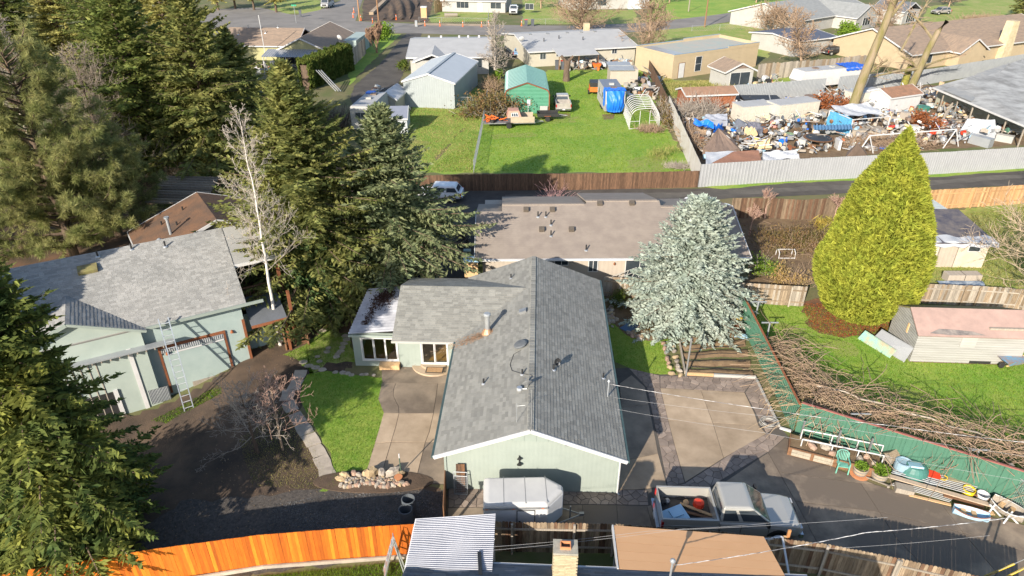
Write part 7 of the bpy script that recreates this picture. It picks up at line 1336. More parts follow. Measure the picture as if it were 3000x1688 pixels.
b=P(2300,752); FR=T('plant_hoops','small white tube frame standing in the dry garden','frame',b[:]); 
for x in (-.6,.6): m=M(); m.tube([(x,-.35,0),(x,-.3,.45),(x,0,.62),(x,.3,.45),(x,.35,0)],.035,6); m.build('hoop',m_white,FR)
m=M(); m.tube([(-.6,-.35,.05),(.6,-.35,.05)],.03,5); m.tube([(-.6,.2,.52),(.6,.2,.52)],.03,5); m.build('crossbar',m_white,FR)
# clothes-line style T posts in the vines
for i,(u,v) in enumerate(((0,.18),(0,.38),(1,.28),(1,.78))):
    b=((GA.lerp(GB,v)+Vector((.75,.1))) if u==0 else (GB.lerp(GC,v)+Vector((.35,.7)))).to_3d(); r=T('vine_post',['gray T shaped vine post at the far end of the green fence','gray T shaped vine post second from the blue spruce','gray T shaped vine post at the middle of the vines','gray T shaped vine post at the right edge'][i],'post',b[:]); m=M(); m.tube([(0,0,0),(0,0,1.75)],.05,6); m.build('post',m_galv,r); m=M(); m.beam((-.5,0,1.77),(.5,0,1.77),.06,.06); m.build('crossarm',m_galv,r)
# right-hand sheds
a=P(2664,1060); b=P(2982,1070); d=b-a; SH=T('long_shed','long chalky white shed with faded pink roof on the right lawn','shed',a[:],math.atan2(d.y,d.x)); L=d.length
m=M(); m.ext([(0,0,-.05),(0,3.0,-.05),(0,3.0,2.0),(0,1.35,2.85),(0,0,2.0)],(L,0,0)); m.build('wall',m_cshed,SH); m=M(); slabp(m,(-.15,-.25,1.98),(L+.15,-.25,1.98),(L+.15,1.35,2.92),(-.15,1.35,2.92),.08); m.build('front_roof',m_pink,SH); m=M(); slabp(m,(L+.15,3.25,1.98),(-.15,3.25,1.98),(-.15,1.35,2.92),(L+.15,1.35,2.92),.08); m.build('back_roof',MT('mossy_roof',(.16,.13,.07),.95,(.22,.2,.07),3.,.6,20),SH)
m=M(); m.add([(.5,-.12,2.09),(1.1,.15,2.24),(2.0,.12,2.22),(2.9,.05,2.18),(3.6,-.15,2.07),(1.6,-.2,2.05)],[(0,1,2,3,4,5)]); m.build('torn_roofing',MT('torn_felt',(.12,.11,.11),.95,(.25,.22,.2),2.,.6,12),SH); m=M(); m.box(3.9,5.9,.15,.3,2.25,2.36); m.build('lying_plank',m_silverf,SH)
m=M(); m.box(2.45,3.3,-.04,-.002,1.15,1.85); m.build('shutter',m_whit2,SH); m=M(); m.box(-.035,-.002,1.1,1.25,1.3,1.9); m.build('vent_slot',m_ply,SH); m=M(); m.box(3.35,4.55,-.03,-.002,.02,.2); m.build('low_gap',m_black,SH); m=M(); m.box(0,L,-.03,-.002,-.02,.03); m.build('sill',m_deck,SH)
c=ROOT[SH.name]; q=[c@Vector(p) for p in ((-.35,-.1,.0),(-1.5,2.0,.0),(-.9,2.2,.75),(.0,.05,.9))]; m=M(); m.hexa(q,[p+Vector((.05,.05,.03)) for p in q]); m.build('metal_sheet',m_ribw,None,'white ribbed metal sheet leaning on the end of the long shed','metal sheet')
q=[c@Vector(p) for p in ((-1.0,.3,.0),(-2.1,2.3,.0),(-1.75,2.4,.5),(-.7,.4,.45))]; m=M(); m.hexa(q,[p+Vector((.05,.05,.03)) for p in q]); m.build('painted_board',MT('turquoise_flaky',(.20,.46,.38),.8,(.34,.3,.2),2.,.3),None,'flaking turquoise board in front of the white metal sheet','board')
b=P(2958,1075); WBr=T('wheelbarrow','blue rusty wheelbarrow at the corner of the long shed','wheelbarrow',b[:],R_(10)); m=M(); m.hexa([(-.4,-.28,.3),(.45,-.25,.3),(.45,.25,.3),(-.4,.28,.3)],[(-.75,-.42,.62),(.7,-.38,.62),(.7,.38,.62),(-.75,.42,.62)]); m.build('tray',MT('flaky_blue',(.10,.28,.45),.6,(.3,.16,.08),3.),WBr); m=M(); m.wheel((-.6,0,.2),.2,.1); m.build('wheel',m_rub,WBr); m=M(); m.beam((-.5,-.2,.25),(1.2,-.3,.5),.05); m.beam((-.5,.2,.25),(1.2,.3,.5),.05); m.build('handle',m_ply,WBr)
b=P(2775,780); a=P(2708,782); CS=T('cream_shed','small cream stucco shed with torn dark roof at the right','shed',(a.x,a.y,0),R_(-2)); m=M(); m.box(0,4.1,0,4.6,-.05,2.1); m.build('wall',MT('stained_stucco',(.54,.49,.40),.9,(.44,.38,.29),1.,.2,10),CS); m=M(); slabp(m,(-.3,-.35,2.12),(4.4,-.35,2.12),(4.2,4.9,2.55),(-.3,4.9,2.55),.08); m.build('roof',MT('torn_dark_roof',(.06,.06,.085),.9,(.16,.14,.13),1.2,.5,10),CS)
m=M(); m.grid((-.4,-.45,2.16),(4.5,-.45,2.16),(4.5,.5,2.26),(-.4,.7,2.28),30,6,lambda u,v:(0,.15*math.sin(u*9)*v,.06*math.sin(u*23)+(-.3 if v<.01 else 0))); m.build('roof_tarp',m_tarpg,CS); door(CS,1.3,1.2,2.0,0,m_creamv,m_silverf); win(CS,3.1,1.6,.9,.6,0,0)
q=[P(2725,640,2.4),P(2818,640,2.4),P(2735,585,2.5),P(2640,590,2.5)]; CNp=T('canopy','pale gray flat canopy beside the golden conifer','canopy',(q[0].x,q[0].y,0)); m=M(CNp); m.hexa([p-ZU*.18 for p in q],q); m.build('roof',MT('pale_canopy',(.48,.52,.50),.6),CNp)
for p in q: e=p.lerp((q[0]+q[2])/2,.05); m=M(CNp); m.tube([(e.x,e.y,0),(e.x,e.y,2.3)],.05,6); m.build('post',m_white,CNp)
for i,(u,v) in enumerate(((2790,822),(2838,822))): b=P(u,v); m=M(); m.obox(b+ZU*.3,(1.2,.7,.6)); m.build('planting_box',m_creamv,None,['left pale planting box in front of the cream shed','right pale planting box in front of the cream shed'][i],'planter')
b=P(2822,850); m=M(); m.grid(b+Vector((-1.6,-.4,.2)),b+Vector((1.4,-.6,.2)),b+Vector((1.5,.8,.4)),b+Vector((-1.5,.9,.35)),14,8,lambda u,v:(0,0,.1*math.sin(u*11)*math.sin(v*7)-(.2 if v in (0,1) else 0))); m.build('tarp',MT('dark_blue_tarp',(.07,.12,.2),.5,(.3,.33,.36),2.),None,'dark blue and gray tarp heap behind the weathered fence','tarp')
# ---------------- trees and shrubs ----------------
conifer('spruce_tree','tall spruce with bare lower trunk behind the mint house wing',P(1161,838),12.5,5.4,2.8,440,L_spB,.36,.15,.72,.16,.16,.27,21,group=None,trunk=.30,e0=-.16,e1=.7)
conifer('fir_tree','tall yellow green fir left of the spruce, behind the birch',P(938,878),HT(P(938,878),185),7.3,.6,540,L_spA,.40,.16,.80,.20,.16,.29,22,trunk=.34,e0=-.14,e1=.75)
conifer('fir_tree','lower dark fir in front of the tall fir by the wooden stairs',P(925,905),7.6,3.9,.3,280,LEAF('deep_fir_needles',(.07,.12,.045),(.11,.155,.06)),.32,.12,.7,.28,.12,.26,23,e0=-.1)
conifer('blue_spruce','pale blue spruce beside the garden bed','x' if 0 else P(2008,925),8.0,4.6,.05,600,L_blue,.28,.13,.62,.16,.10,.23,24,trunk=.25,e0=-.10,e1=.85,flat=.4,irr=.10,bl=.85)
plume('golden_conifer','golden yellow conifer standing on the right lawn',P(2508,915),12.3,3.1,90000,L_yel,.34,.10,lambda t:float(np.interp(t,[0,.06,.14,.27,.41,.515,.68,.84,.93,1],[.5,.78,.9,.96,.97,.91,.70,.38,.16,.02])),31,.13,.05,trunk=.25,depth=.6,upw=.45)
conifer('cedar_tree','big dark green cedar filling the bottom left corner',(-17.6,19.2),13.0,3.35,.3,560,L_ced,.34,.13,.30,.36,.14,.21,32,trunk=.35,e0=-.05,e1=.7,flat=.35)
def pine(name,label,base,Ht,Rad,hb,n,seed,mat=None):
    g=np.random.default_rng(seed); root=T(name,label,'tree',(base[0],base[1],gz(base[0],base[1]))); SA=[];SB=[];RA=[];RB=[];TC_=[];TD=[]
    for i in range(n):
        t=(i+g.uniform(0,1))/n; z=hb+(Ht-hb)*t; az=i*2.4+g.uniform(-.5,.5); L=Rad*(1-t*.75)*g.uniform(.55,1.1); d=np.array([math.cos(az),math.sin(az),g.uniform(.0,.35)+t*.4]); p=np.array([0,0,z]); r=.03+.02*L
        K=max(3,int(L/.5))
        for k in range(K):
            d=nrm(d+g.normal(0,.14,3)+np.array([0,0,.04])); q=p+d*L/K; SA.append(p);SB.append(q);RA.append(r);RB.append(r*.8); r*=.8; p=q
            if k>=1:
                for _ in range(3):
                    e=nrm(d+g.normal(0,.6,3)); l=g.uniform(.25,.8)*(1-.4*k/K); w=p+e*l; SA.append(p);SB.append(w);RA.append(.016);RB.append(.006)
                    TC_.append(w);TD.append(e)
                    TC_.append(p+e*l*.55+g.normal(0,.08,3)); TD.append(nrm(e+g.normal(0,.4,3)))
        TC_.append(p);TD.append(d)
    C=np.array(TC_);D=np.array(TD); nb=26; c=np.repeat(C,nb,0); dd=nrm(np.repeat(D,nb,0)*.75+g.normal(0,.55,(len(c),3))); l=g.uniform(.16,.30,len(c))[:,None]; v=nrm(np.cross(dd,g.normal(0,1,dd.shape)))
    linkmesh('crown',leafmesh('crown',c+dd*l*.9,dd*l,v*.016),root,mat or L_pine); linkmesh('branches',segmesh('branches',SA,SB,RA,RB),root,m_bark); zz=np.linspace(0,Ht*.97,7); ce=np.c_[zz*0,zz*0,zz]; rr=.34*(1-zz/Ht*.9); linkmesh('trunk',segmesh('trunk',ce[:-1],ce[1:],rr[:-1],rr[1:],8),root,m_bark)
pine('pine_tree','long needled pine at the left edge above the pale blue house',P(225,765),15.0,8.4,1.0,130,41)
pine('pine_tree','second long needled pine behind the first at the far left edge',P(-60,740),14.5,7.0,1.,90,43); pine('pine_tree','smaller long needled pine over the needle covered roof',P(350,690),8.0,5.8,1.2,60,44)
F=[((455,505),20,5.6,L_fir,'dark fir behind the gray weathered fence, left of the bare tree'),((640,500),17,5.6,L_spA,'broad fir behind the gray fence, above the pergola'),((545,330),20,5.4,L_firy,'tall sunlit yellow green fir in front of the yellow house'),((395,330),22,6.0,L_fir,'dark fir at the top left behind the bare tree'),((230,280),21,5.6,L_firy,'sunlit fir at the upper left corner'),((90,240),20,6.,L_fir,'dark fir nearest the top left corner'),((720,420),12,4.0,L_spA,'pointed fir beside the tall dark hedge'),((-40,330),18,5.0,L_firy,'sunlit fir at the far left edge above the pines')]
for i,((u,v),h,r,mt,lb) in enumerate(F): conifer('fir_tree',lb,P(u,v),h,r*1.35,1.0,320,mt,.55,.23,.75,.2,.14,.44,50+i,trunk=.38,e0=-.12)
for i,(u,v,h,r,lb) in enumerate(((745,30,9,3,'fir at the top edge left of the old van'),(810,36,10,3.2,'fir at the top edge by the green street sign'),(640,30,12,4,'fir at the top edge behind the yellow house'),(690,25,10,3,'second fir at the top edge behind the yellow house'))): conifer('fir_tree',lb,P(u,v),h,r,2.5,130,L_firy,.55,.24,.8,.2,.1,.5,70+i,trunk=.3)
conifer('fir_tree','green conifer at the top right corner',P(2985,62),9,3.2,.5,150,L_spA,.5,.22,.8,.2,.1,.45,77); bush('evergreen_shrub','bright green shrub beside the white shed',P(2480,125),2.2,2.0,3.4,2600,L_grn,.4,.25,78,spiky=.8)
# broadleaf trees, bare in winter
leader('birch_tree','white barked bare birch between the pale blue house and the fir',P(820,1012),14.3,3.3,.12,m_birch,MT('pale_birch_twig',(.50,.45,.40),.9,(.36,.31,.26),3),81,44,.36,up=.85,minr=.008)
leader('bare_tree','wide gray bare tree between the pines and the dark firs at upper left',P(335,545),12.5,6.2,.26,m_bark,MT('pale_brown_twig',(.30,.25,.20),.9,(.22,.18,.145),3),82,80,.12,up=.6,minr=.014); leader('bare_tree','bare tree at the upper left edge behind the pines',P(95,420),13.5,5.,.22,m_twig,m_twig,83,54,.2,up=.8,minr=.014)
leader('fruit_tree','gnarled gray bare fruit tree on the dirt yard',P(757,1325),3.8,2.9,.11,m_bark,m_twig,84,32,.22,(-.05,.05),up=.5,minr=.008,sub=6); leader('fruit_tree','reddish bare fruit tree with pale stems beside the garden path',P(829,1318),4.4,2.5,.06,m_twigt,m_twigr,85,24,.28,(.02,.03),up=.85,minr=.007,sub=6)
leader('bare_tree','big bare willow in front of the white garage house at the top',P(1702,96),9,8,.4,m_bark,m_twigt,86,70,.06,up=.6,minr=.03); leader('bare_tree','bare tree behind the brown fence right of the long cream house',P(1895,168),10,6,.22,m_twigt,m_twigt,87,50,.08,up=.6,minr=.028)
leader('bare_tree','pruned bare tree in front of the white house by the gray garage',P(1452,225),9,3.2,.25,m_twig,m_twig,88,44,.12,up=.9,minr=.025); leader('bare_tree','leaning bare tree at the left end of the white shed',P(2352,212),9,5,.25,m_twigt,m_twigt,89,40,.2,(-.3,.1),up=.6,minr=.028)
leader('bare_tree','bare shrubby tree above the peach building by the street',P(2262,100),5,6,.15,m_twigt,m_twigt,90,40,.06,up=.5,minr=.03); bare('street_tree','dense leafless upright shrub at the end of the grass strip',P(1105,155),4.6,.3,.1,MT('warm_twig',(.30,.19,.12),.9,(.22,.14,.1),3),91,5,4,(0,0),1.2,clear=.1,minr=.03,stems=4)
bush('yellow_shrub','round yellow green shrub at the corner of the street and gravel drive',P(1128,118),2.0,1.8,3.0,2400,L_grn,.35,.22,92)
def trunk(name,label,pts,r0,r1,mat,subs,seed):
    R=T(name,label,'tree',pts[0][:]); m=M(R); n=len(pts); m.tube(pts,[r0+(r1-r0)*i/(n-1) for i in range(n)],9); m.build('trunk',mat,R,smooth=True); m=M(R)
    for a,b,ra,rb in subs: mid=a.lerp(b,.5)+ZU*.2; m.tube([a,mid,b],[ra,(ra+rb)/2,rb],6)
    if m.v: m.build('limb',mat,R); g=random.Random(seed)
    m=M(R)
    for a,b,ra,rb in subs:
        for _ in range(20): p=a.lerp(b,g.uniform(.25,1)); q=p+Vector((g.uniform(-1.6,1.6),g.uniform(-1,1),g.uniform(-.4,1.3))); m.tube([p,q],[.035,.02],4); m.tube([q,q+Vector((g.uniform(-.9,.9),g.uniform(-.6,.6),g.uniform(-.2,.8)))],[.02,.01],3)
    if m.v: m.build('twigs',m_twigt,R,kind='stuff')
b=P(2487,345); top=lambda u,v,y: (lambda t:Vector(((u-1500)/2000*t,y,CAMH-(math.sin(TH)+(v-844)/2000*math.cos(TH))*t)))(y/(math.cos(TH)-(v-844)/2000*math.sin(TH)))
y=b.y; trunk('tall_tree','tall bare mossy trunk rising from the junkyard past the top edge',[b,top(2520,250,y),top(2560,150,y),top(2598,60,y),top(2640,-60,y)],.62,.36,m_moss,[(top(2525,232,y),top(2600,175,y+1),.2,.1),(top(2600,60,y),top(2690,-40,y-1),.2,.1),(top(2575,120,y),top(2660,-60,y+1),.14,.06)],1)
b=P(2660,275); y=b.y; trunk('tall_tree','tall pruned trunk forking left beside the mossy stump',[b,top(2690,210,y),top(2720,145,y),top(2748,92,y),top(2775,62,y)],.55,.3,m_moss,[(top(2690,202,y),top(2560,225,y-2),.25,.1),(top(2690,200,y),top(2640,165,y),.2,.12),(top(2700,195,y),top(2830,160,y+2),.16,.05),(top(2735,118,y),top(2660,30,y+2),.2,.08),(top(2640,150,y),top(2720,0,y+3),.18,.08)],2)
b=P(2644,268); m=M(); m.tube([b,b+ZU*2.4,b+Vector((.2,.1,3.6))],[.55,.45,.4],9); m.build('tree_stump',MT('thick_moss',(.22,.21,.04),.95,(.14,.13,.04),2.,.8,12),None,'thick moss covered stump left of the pruned trunk','stump')
b=P(1659,238); m=M(); m.tube([b-ZU*.1,b+ZU*1.6,b+Vector((.1,0,3.0))],[.55,.45,.5],9); m.tube([b+ZU*2.6,b+Vector((-.9,.2,3.6))],[.3,.2],6); m.tube([b+ZU*2.6,b+Vector((.9,.3,3.5))],[.28,.2],6); m.build('tree_stump',m_bark,None,'cut down gray tree stump on the back lawn by the porch','stump')
leader('bare_tree','pale wide branched bare tree leaning in from the right edge',(35.2,37.2),8.,7.2,.3,m_twigt,MT('pale_tan_twig',(.46,.37,.27),.9,(.36,.28,.2),3),95,70,.1,up=.35,minr=.014); leader('bare_tree','bare thin branched tree at the far right edge by the lane',(49.5,54.),7,6.5,.22,m_twigt,m_twigt,96,50,.12,up=.4,minr=.018)
bush('stem_shrub','shrub of upright pinkish bare stems behind the brown roof house',P(1625,604),1.0,.7,2.2,0,None,seed=97,sticks=90,smat=MT('pink_stem',(.40,.24,.24),.9,(.3,.18,.18),3))
for i,(u,v,lb) in enumerate(((2240,640,'bare purplish shrub near the left end of the dark garden fence'),(2440,650,'bare branched shrub beside the golden conifer in the dry garden'),(2195,690,'low bare shrub right of the brown roof house'))): bare('bare_shrub',lb,P(u,v),2.8,1.,.07,m_twigr,100+i,4,3,(0,0),.5,clear=.2,cat='shrub',minr=.012)
bush('dry_shrub','dense tan dead plants in the dry garden',P(2345,725),3.6,3.2,1.1,3500,L_bush,.25,.06,110,sticks=420,smat=m_twigt,spiky=1.2); bush('green_shrub','yellow green shrub at the near left of the dry garden',P(2235,800),1.1,1.,1.4,1500,L_grn,.2,.05,111,sticks=60,spiky=1.2); bush('yucca','spiky orange green plant in front of the dark garden fence',P(2412,668),.7,.7,.9,500,LEAF('orange_spikes',(.36,.26,.06),(.25,.26,.07)),.7,.06,112,spiky=1.0)
bush('dry_shrub','straw coloured stalks behind the tan back fence',P(2325,835),1.6,1.2,1.3,800,LEAF('straw_leaves',(.40,.27,.10),(.3,.24,.12)),.22,.06,113,sticks=160,smat=m_twigt,spiky=1.2)
bush('round_shrub','small round dark green shrub left of the blue spruce',P(1808,893),.75,.7,1.0,2200,L_grn if 0 else L_hedge,.10,.05,114); bush('dry_fern','dark brown ferny clump beside the small pond',P(1890,965),.9,.6,.6,900,LEAF('dark_dead_leaves',(.06,.045,.02),(.12,.08,.03)),.16,.04,115,sticks=60)
bush('dry_shrub','rusty dead shrub between the blue spruce and the yellow bucket',P(2125,965),.8,.7,.9,700,L_leafr,.14,.05,116,sticks=80,smat=m_rust); bush('grass_clump','clump of yellow green stalks in front of the blue spruce',P(2050,975),.5,.4,.8,350,L_grd,.4,.03,117,sticks=60,smat=m_twigt,spiky=2.)
bush('bramble','sprawling brown green bramble at the left corner of the green metal shed',P(1440,338),4.3,3.0,2.6,5200,L_bush,.28,.16,118,sticks=300,smat=m_twig); bush('brush_pile','heap of pale brush at the foot of the white hoop frame',P(1905,385),2.2,1.4,1.0,0,None,seed=119,sticks=420,smat=m_twigt); bush('bramble','brown bramble along the fence behind the white hoop frame',P(1945,345),1.3,5.,1.8,2200,L_bush,.25,.13,120,sticks=300,smat=m_twig)
bush('stick_pile','pile of sticks with blue scraps in the corner by the white fence',P(1985,492),1.9,.9,.8,0,None,seed=121,sticks=320,smat=m_twig); bush('dry_shrub','tall dry grass beside the stick pile in the lawn corner',P(1950,460),2.2,2.,.9,900,L_grd,.5,.03,122,spiky=2.); bush('bramble','dead vines over the rusty roofed shed in the junkyard',P(2040,340),4.,3.,2.6,0,None,seed=123,sticks=700,smat=m_twig)
bush('bramble','tangled twigs along the inside of the white fence',P(2020,420),1.,6.,2.2,0,None,seed=124,sticks=420,smat=m_twigt); bush('red_leaf_bush','rust red leaved bush in the middle of the junkyard',P(2440,330),2.6,1.6,2.4,2200,L_leafr,.3,.18,125,sticks=60); bush('brush_pile','long pile of tan brush in front of the junkyard trampoline',P(2590,430),6.5,2.0,1.5,0,None,seed=126,sticks=1100,smat=m_twigt); bush('red_leaf_bush','rust red dead shrub right of the white shed with brown roof',P(2712,385),1.2,2.6,2.,1300,L_leafr,.3,.16,127)
bush('leafless_hedge','dark leafless shrub beside the old motorhome',P(985,380),2.,3.,2.8,0,None,seed=128,sticks=520,smat=MT('dark_twig',(.13,.105,.085),.9,(.1,.08,.065),3)); bush('dry_shrub','tangled bare brush by the pruned tree and gray garage',P(1440,268),1.6,3.4,1.8,500,L_bush,.25,.1,129,sticks=420,smat=m_twigt); bush('green_shrub','green shrub beside the pruned bare tree',P(1462,232),1.,1.,1.4,900,L_grn,.3,.18,130); bush('round_shrub','small round shrub left of the gray metal garage',P(1183,208),1.1,1.,1.5,900,L_hedge,.28,.16,131)
bush('bare_hedge','low tangle of bare hedge beside the grass at the top right',P(2880,66),7.,2.5,2.,0,None,seed=132,sticks=700,smat=m_twigt); bush('bare_hedge','grayish weeds in front of the peach building',P(2050,262),5.,2.4,.9,1500,L_grd,.4,.05,133,spiky=1.5); bush('leafless_shrub','brown shrub at the left corner of the brown roof house',P(1345,720),.8,2.5,1.0,900,LEAF('dull_brown_leaves',(.10,.07,.045),(.07,.055,.03)),.14,.06,134,sticks=120)
plume('cedar_tree','tall dark cedar at the left edge beyond the big corner cedar',(-28.3,27.0),12.5,3.2,42000,L_ced,.46,.19,lambda t:(min(1,.72+t*2.4) if t<.14 else (1-.7*((t-.14)/.86)**1.4)),33,.4,.1,trunk=.35,depth=.5,upw=.1)
bush('filler_shrub','low dark filler bush added at the left edge under the big corner cedar',(-20.9,18.6,0),2.2,1.8,3.4,14000,L_ced,.40,.16,34,spiky=.4)  # added bush fills the cedar's left side, kept low so its shadow misses the wall
for i,(u,v,h,lb) in enumerate(((1585,25,8,'bare street tree left of the big willow at the top edge'),(1960,8,8,'bare tree at the top edge beyond the grass field'),(2215,8,8,'bare tree at the top edge above the street bend'),(2420,45,8,'bare tree in front of the gray shingle roof'),(2580,110,7,'bare tree between the white shed and tall trunk'),(1290,30,6,'bare tree left of the white house at the top edge'),(2780,20,7,'bare tree above the parked gray car at the top right'))): leader('bare_tree',lb,P(u,v),h,4.5,.2,m_twigt,m_twigt,160+i,34,.1,up=.65,minr=.03)
# dark hedge beside the yellow house
a,b=P(900,262),P(1022,205); HG=T('hedge','tall dark clipped evergreen hedge beside the yellow house','hedge',a[:]); g=np.random.default_rng(140); n=26000; t=g.uniform(-.02,1.02,n); d=np.array(b-a); nn=nrm(np.array([-d[1],d[0],0])); s=g.integers(0,3,n); off=np.where(s==0,-1.,np.where(s==1,1.,g.uniform(-1,1,n))); zz=np.where(s==2,3.7,g.uniform(.1,3.7,n)); lump=1+.12*np.sin(t*42)+.06*np.sin(t*97)
c=d*t[:,None]+nn*(off*.85*lump)[:,None]; c[:,2]=zz*(1+.08*np.sin(t*42+1)); c+=g.normal(0,.09,(n,3)); u_=nrm(g.normal(0,.4,(n,3))+np.array([0,0,1.])+nn*off[:,None]*.3); v_=nrm(np.cross(u_,g.normal(0,1,(n,3)))); linkmesh('foliage',leafmesh('foliage',c,u_*.28,v_*.09),HG,L_hedge)
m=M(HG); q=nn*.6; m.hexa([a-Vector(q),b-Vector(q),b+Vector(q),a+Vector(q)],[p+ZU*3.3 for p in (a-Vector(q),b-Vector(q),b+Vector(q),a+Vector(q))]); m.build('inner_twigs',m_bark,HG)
# dead vines along the green fence
vp=[Vector((GA.x+.8,GA.y-5.5,1.3)),Vector((GB.x+1.2,GB.y+1.5,1.6)),Vector((GB.x+4.4,GB.y-.9,1.7)),Vector((GC.x+.8,GC.y+1.4,1.65)),Vector((GC.x+4.1,GC.y-.1,1.7))]
tangle('dead_vines','tangle of bare tan vine canes along the top of the green fence',vp,.9,.5,1300,m_twigt,150,.011,1.5); tangle('dead_vines','bare tan canes hanging behind the corner of the green fence',[Vector((GB.x+1.2,GB.y+3.5,.9)),Vector((GB.x+1.0,GB.y+.5,1.2)),Vector((GB.x+2.4,GB.y-.4,1.3))],1.1,.9,330,MT('straw_cane',(.52,.39,.25),.9,(.34,.24,.15),3),151,.010,1.5)
for i in range(4):
    a=vp[1].lerp(vp[3],.02+.2*i)+ZU*.25; b=vp[1].lerp(vp[3],.3+.2*i)+Vector((0,.2,.1)); m=M(); m.tube([a,a.lerp(b,.5)+ZU*.18,b],[.05,.04,.025],6); m.build('grape_vine',m_silverf,None,['thick vine stem at the corner of the green fence','thick vine stem second from the fence corner','thick vine stem near the middle of the vines','thick vine stem nearest the right edge'][i],'vine')
for i in range(7): p=P((1270,1290,1330,1370,1240,2330,2300)[i],(650,700,640,690,760,1230,1200)[i])
# ---------------- junkyard ----------------
def tarp(name,label,q,mat,cat='tarp',nu=14,nv=8,amp=.06,seed=1,skirt=0.):
    """draped sheet over four points (world), with sag and folds"""
    g=random.Random(seed); a,b,c=g.uniform(7,15),g.uniform(5,11),g.uniform(0,6); m=M(); m.grid(*q,nu,nv,lambda u,v:(g.uniform(-.03,.03),g.uniform(-.03,.03),amp*math.sin(u*a+v*b+c)-amp*2.2*math.sin(u*3.14)*math.sin(v*3.14)))
    if skirt:
        for i in range(4): p,r=Vector(q[i]),Vector(q[(i+1)%4]); dn=Vector((0,0,-skirt)); m.grid(p,r,r+dn,p+dn,nu,3,lambda u,v:(0.06*v*math.sin(u*19+c),.08*v*math.sin(u*17),-.05*v*math.sin(u*9)))
    return m.build(name,mat,None,label,cat)
def tent(name,label,base,apex,mat,cat='tent',h0=.0):
    m=M(); n=len(base); g=random.Random(len(label))
    for i in range(n):
        p,r=Vector(base[i]),Vector(base[(i+1)%n]); m.grid(p,r,apex,apex,8,6,lambda u,v:(0,0,-.14*math.sin(v*3.14)*math.sin(u*3.14)+.03*math.sin(u*17+v*5)))
        if h0: m.grid(p,r,r-ZU*h0,p-ZU*h0,8,2,lambda u,v:(.05*v*math.sin(u*15),.05*v,0))
    return m.build(name,mat,None,label,cat)
slate=MT('slate_tarp2',(.20,.22,.27),.65,(.25,.27,.32),2.); beige=MT('beige_canopy',(.62,.47,.27),.7,(.55,.42,.24),2.)
tent('canopy_tent','dark brown peaked tarp tent near the left corner of the junkyard',[P(2060,436,.9),P(2092,446,.9),P(2168,438,.9),P(2140,394,.9)],P(2104,376,2.3),m_tarpb,h0=.8)
tarp('tarp_roof','reddish brown tarp roof along the white fence corner',[P(2078,482,1.7),P(2232,473,1.7),P(2222,440,2.2),P(2150,444,2.2)],MT('red_brown_tarp',(.24,.125,.085),.7,(.2,.105,.07),1.5),amp=.02,skirt=.5)
tarp('tarp_roof','pale gray tarp sheet left of the reddish brown tarp roof',[P(2068,482,1.8),P(2082,480,1.75),P(2158,442,2.2),P(2066,446,2.1)],m_tarpg,amp=.03); tarp('tarp_sheet','crumpled gray tarp hung behind the white fence',[P(2236,474,1.6),P(2344,465,1.5),P(2332,440,1.8),P(2234,446,1.7)],m_tarpg,amp=.16,skirt=.8,seed=3)
m=M(); g=random.Random(3)
for i in range(9):
    a=P(2180+g.uniform(-8,80),395+g.uniform(0,35),1.2+g.uniform(0,.6)); b=P(2215+g.uniform(-50,55),385+g.uniform(0,45),1.4+g.uniform(0,.5)); m.tube([a,b],.05,5)
m.build('canopy_poles',m_white,None,'collapsed white canopy poles over the beige cloth','canopy frame'); tarp('canopy_cloth','collapsed beige canopy cloth right of the brown tent',[P(2185,432,.6),P(2262,436,.8),P(2250,412,1.6),P(2215,408,1.7)],beige,'canopy',amp=.12); tarp('canopy_cloth','second beige canopy cloth behind the collapsed poles',[P(2180,392,1.0),P(2222,400,1.5),P(2212,374,1.9),P(2182,372,1.5)],beige,'canopy',amp=.1,seed=2)
tent('tent','slate gray peaked tarp beside the white trailer boxes',[P(2142,384,.9),P(2192,372,.9),P(2190,362,.9),P(2150,360,.9)],P(2160,347,2.2),slate,h0=.8); tarp('tarp_sheet','dark slate tarp right of the slate peaked tarp',[P(2188,376,1.3),P(2236,378,1.1),P(2218,358,1.8),P(2192,358,1.6)],MT('dark_slate',(.11,.115,.15),.7),amp=.08,skirt=.6)
tarp('blue_tarp','bright blue tarp strip draped over the tan panels',[P(2030,364,1.6),P(2092,374,1.6),P(2088,354,2.0),P(2035,350,1.9)],m_tarp,amp=.15,seed=4); tarp('blue_tarp','long blue tarp hanging right of the tan panels',[P(2088,392,.5),P(2120,380,.7),P(2116,362,1.9),P(2094,368,1.7)],m_tarp,amp=.14,seed=5); tarp('tarp_sheet','gray tarp over the shelter behind the blue tarps',[P(2062,352,1.7),P(2132,354,1.7),P(2130,334,2.2),P(2066,336,2.1)],slate,amp=.08,skirt=.6,seed=6)
for i,(u,lb) in enumerate(((2052,'left tan panel standing under the blue tarp'),(2080,'right tan panel standing under the blue tarp'))): b=P(u,394); m=M(); m.obox(b+ZU*.75,(1.1,.15,1.5),(0,.05,.1)); m.build('panel',MT('tan_panel',(.45,.33,.23),.8),None,lb,'panel')
def boxtrailer(label,u0,u1,v0,v1,h,dep,mat,n):
    a,b=P(u0,v0),P(u1,v1); d=b-a; r=T('panel_container',label,'container',a[:],math.atan2(d.y,d.x)); L=d.length; m=M(); m.box(0,L,0,dep,.1,h); m.build('body',mat,r); m=M(); m.box(-.05,L+.05,-.05,dep+.05,h+.002,h+.08); m.build('roof',m_ltroof,r)
    for i in range(n):
        for j in range(2): x=.08+i*L/n; m=M(); m.box(x,x+L/n-.12,-.03,-.002,.2+j*h*.48,.2+j*h*.48+h*.43); m.build('wall_panel',mat,r)
wpn=MT('cream_white_panel',(.50,.475,.40),.6,(.43,.405,.35),2.)
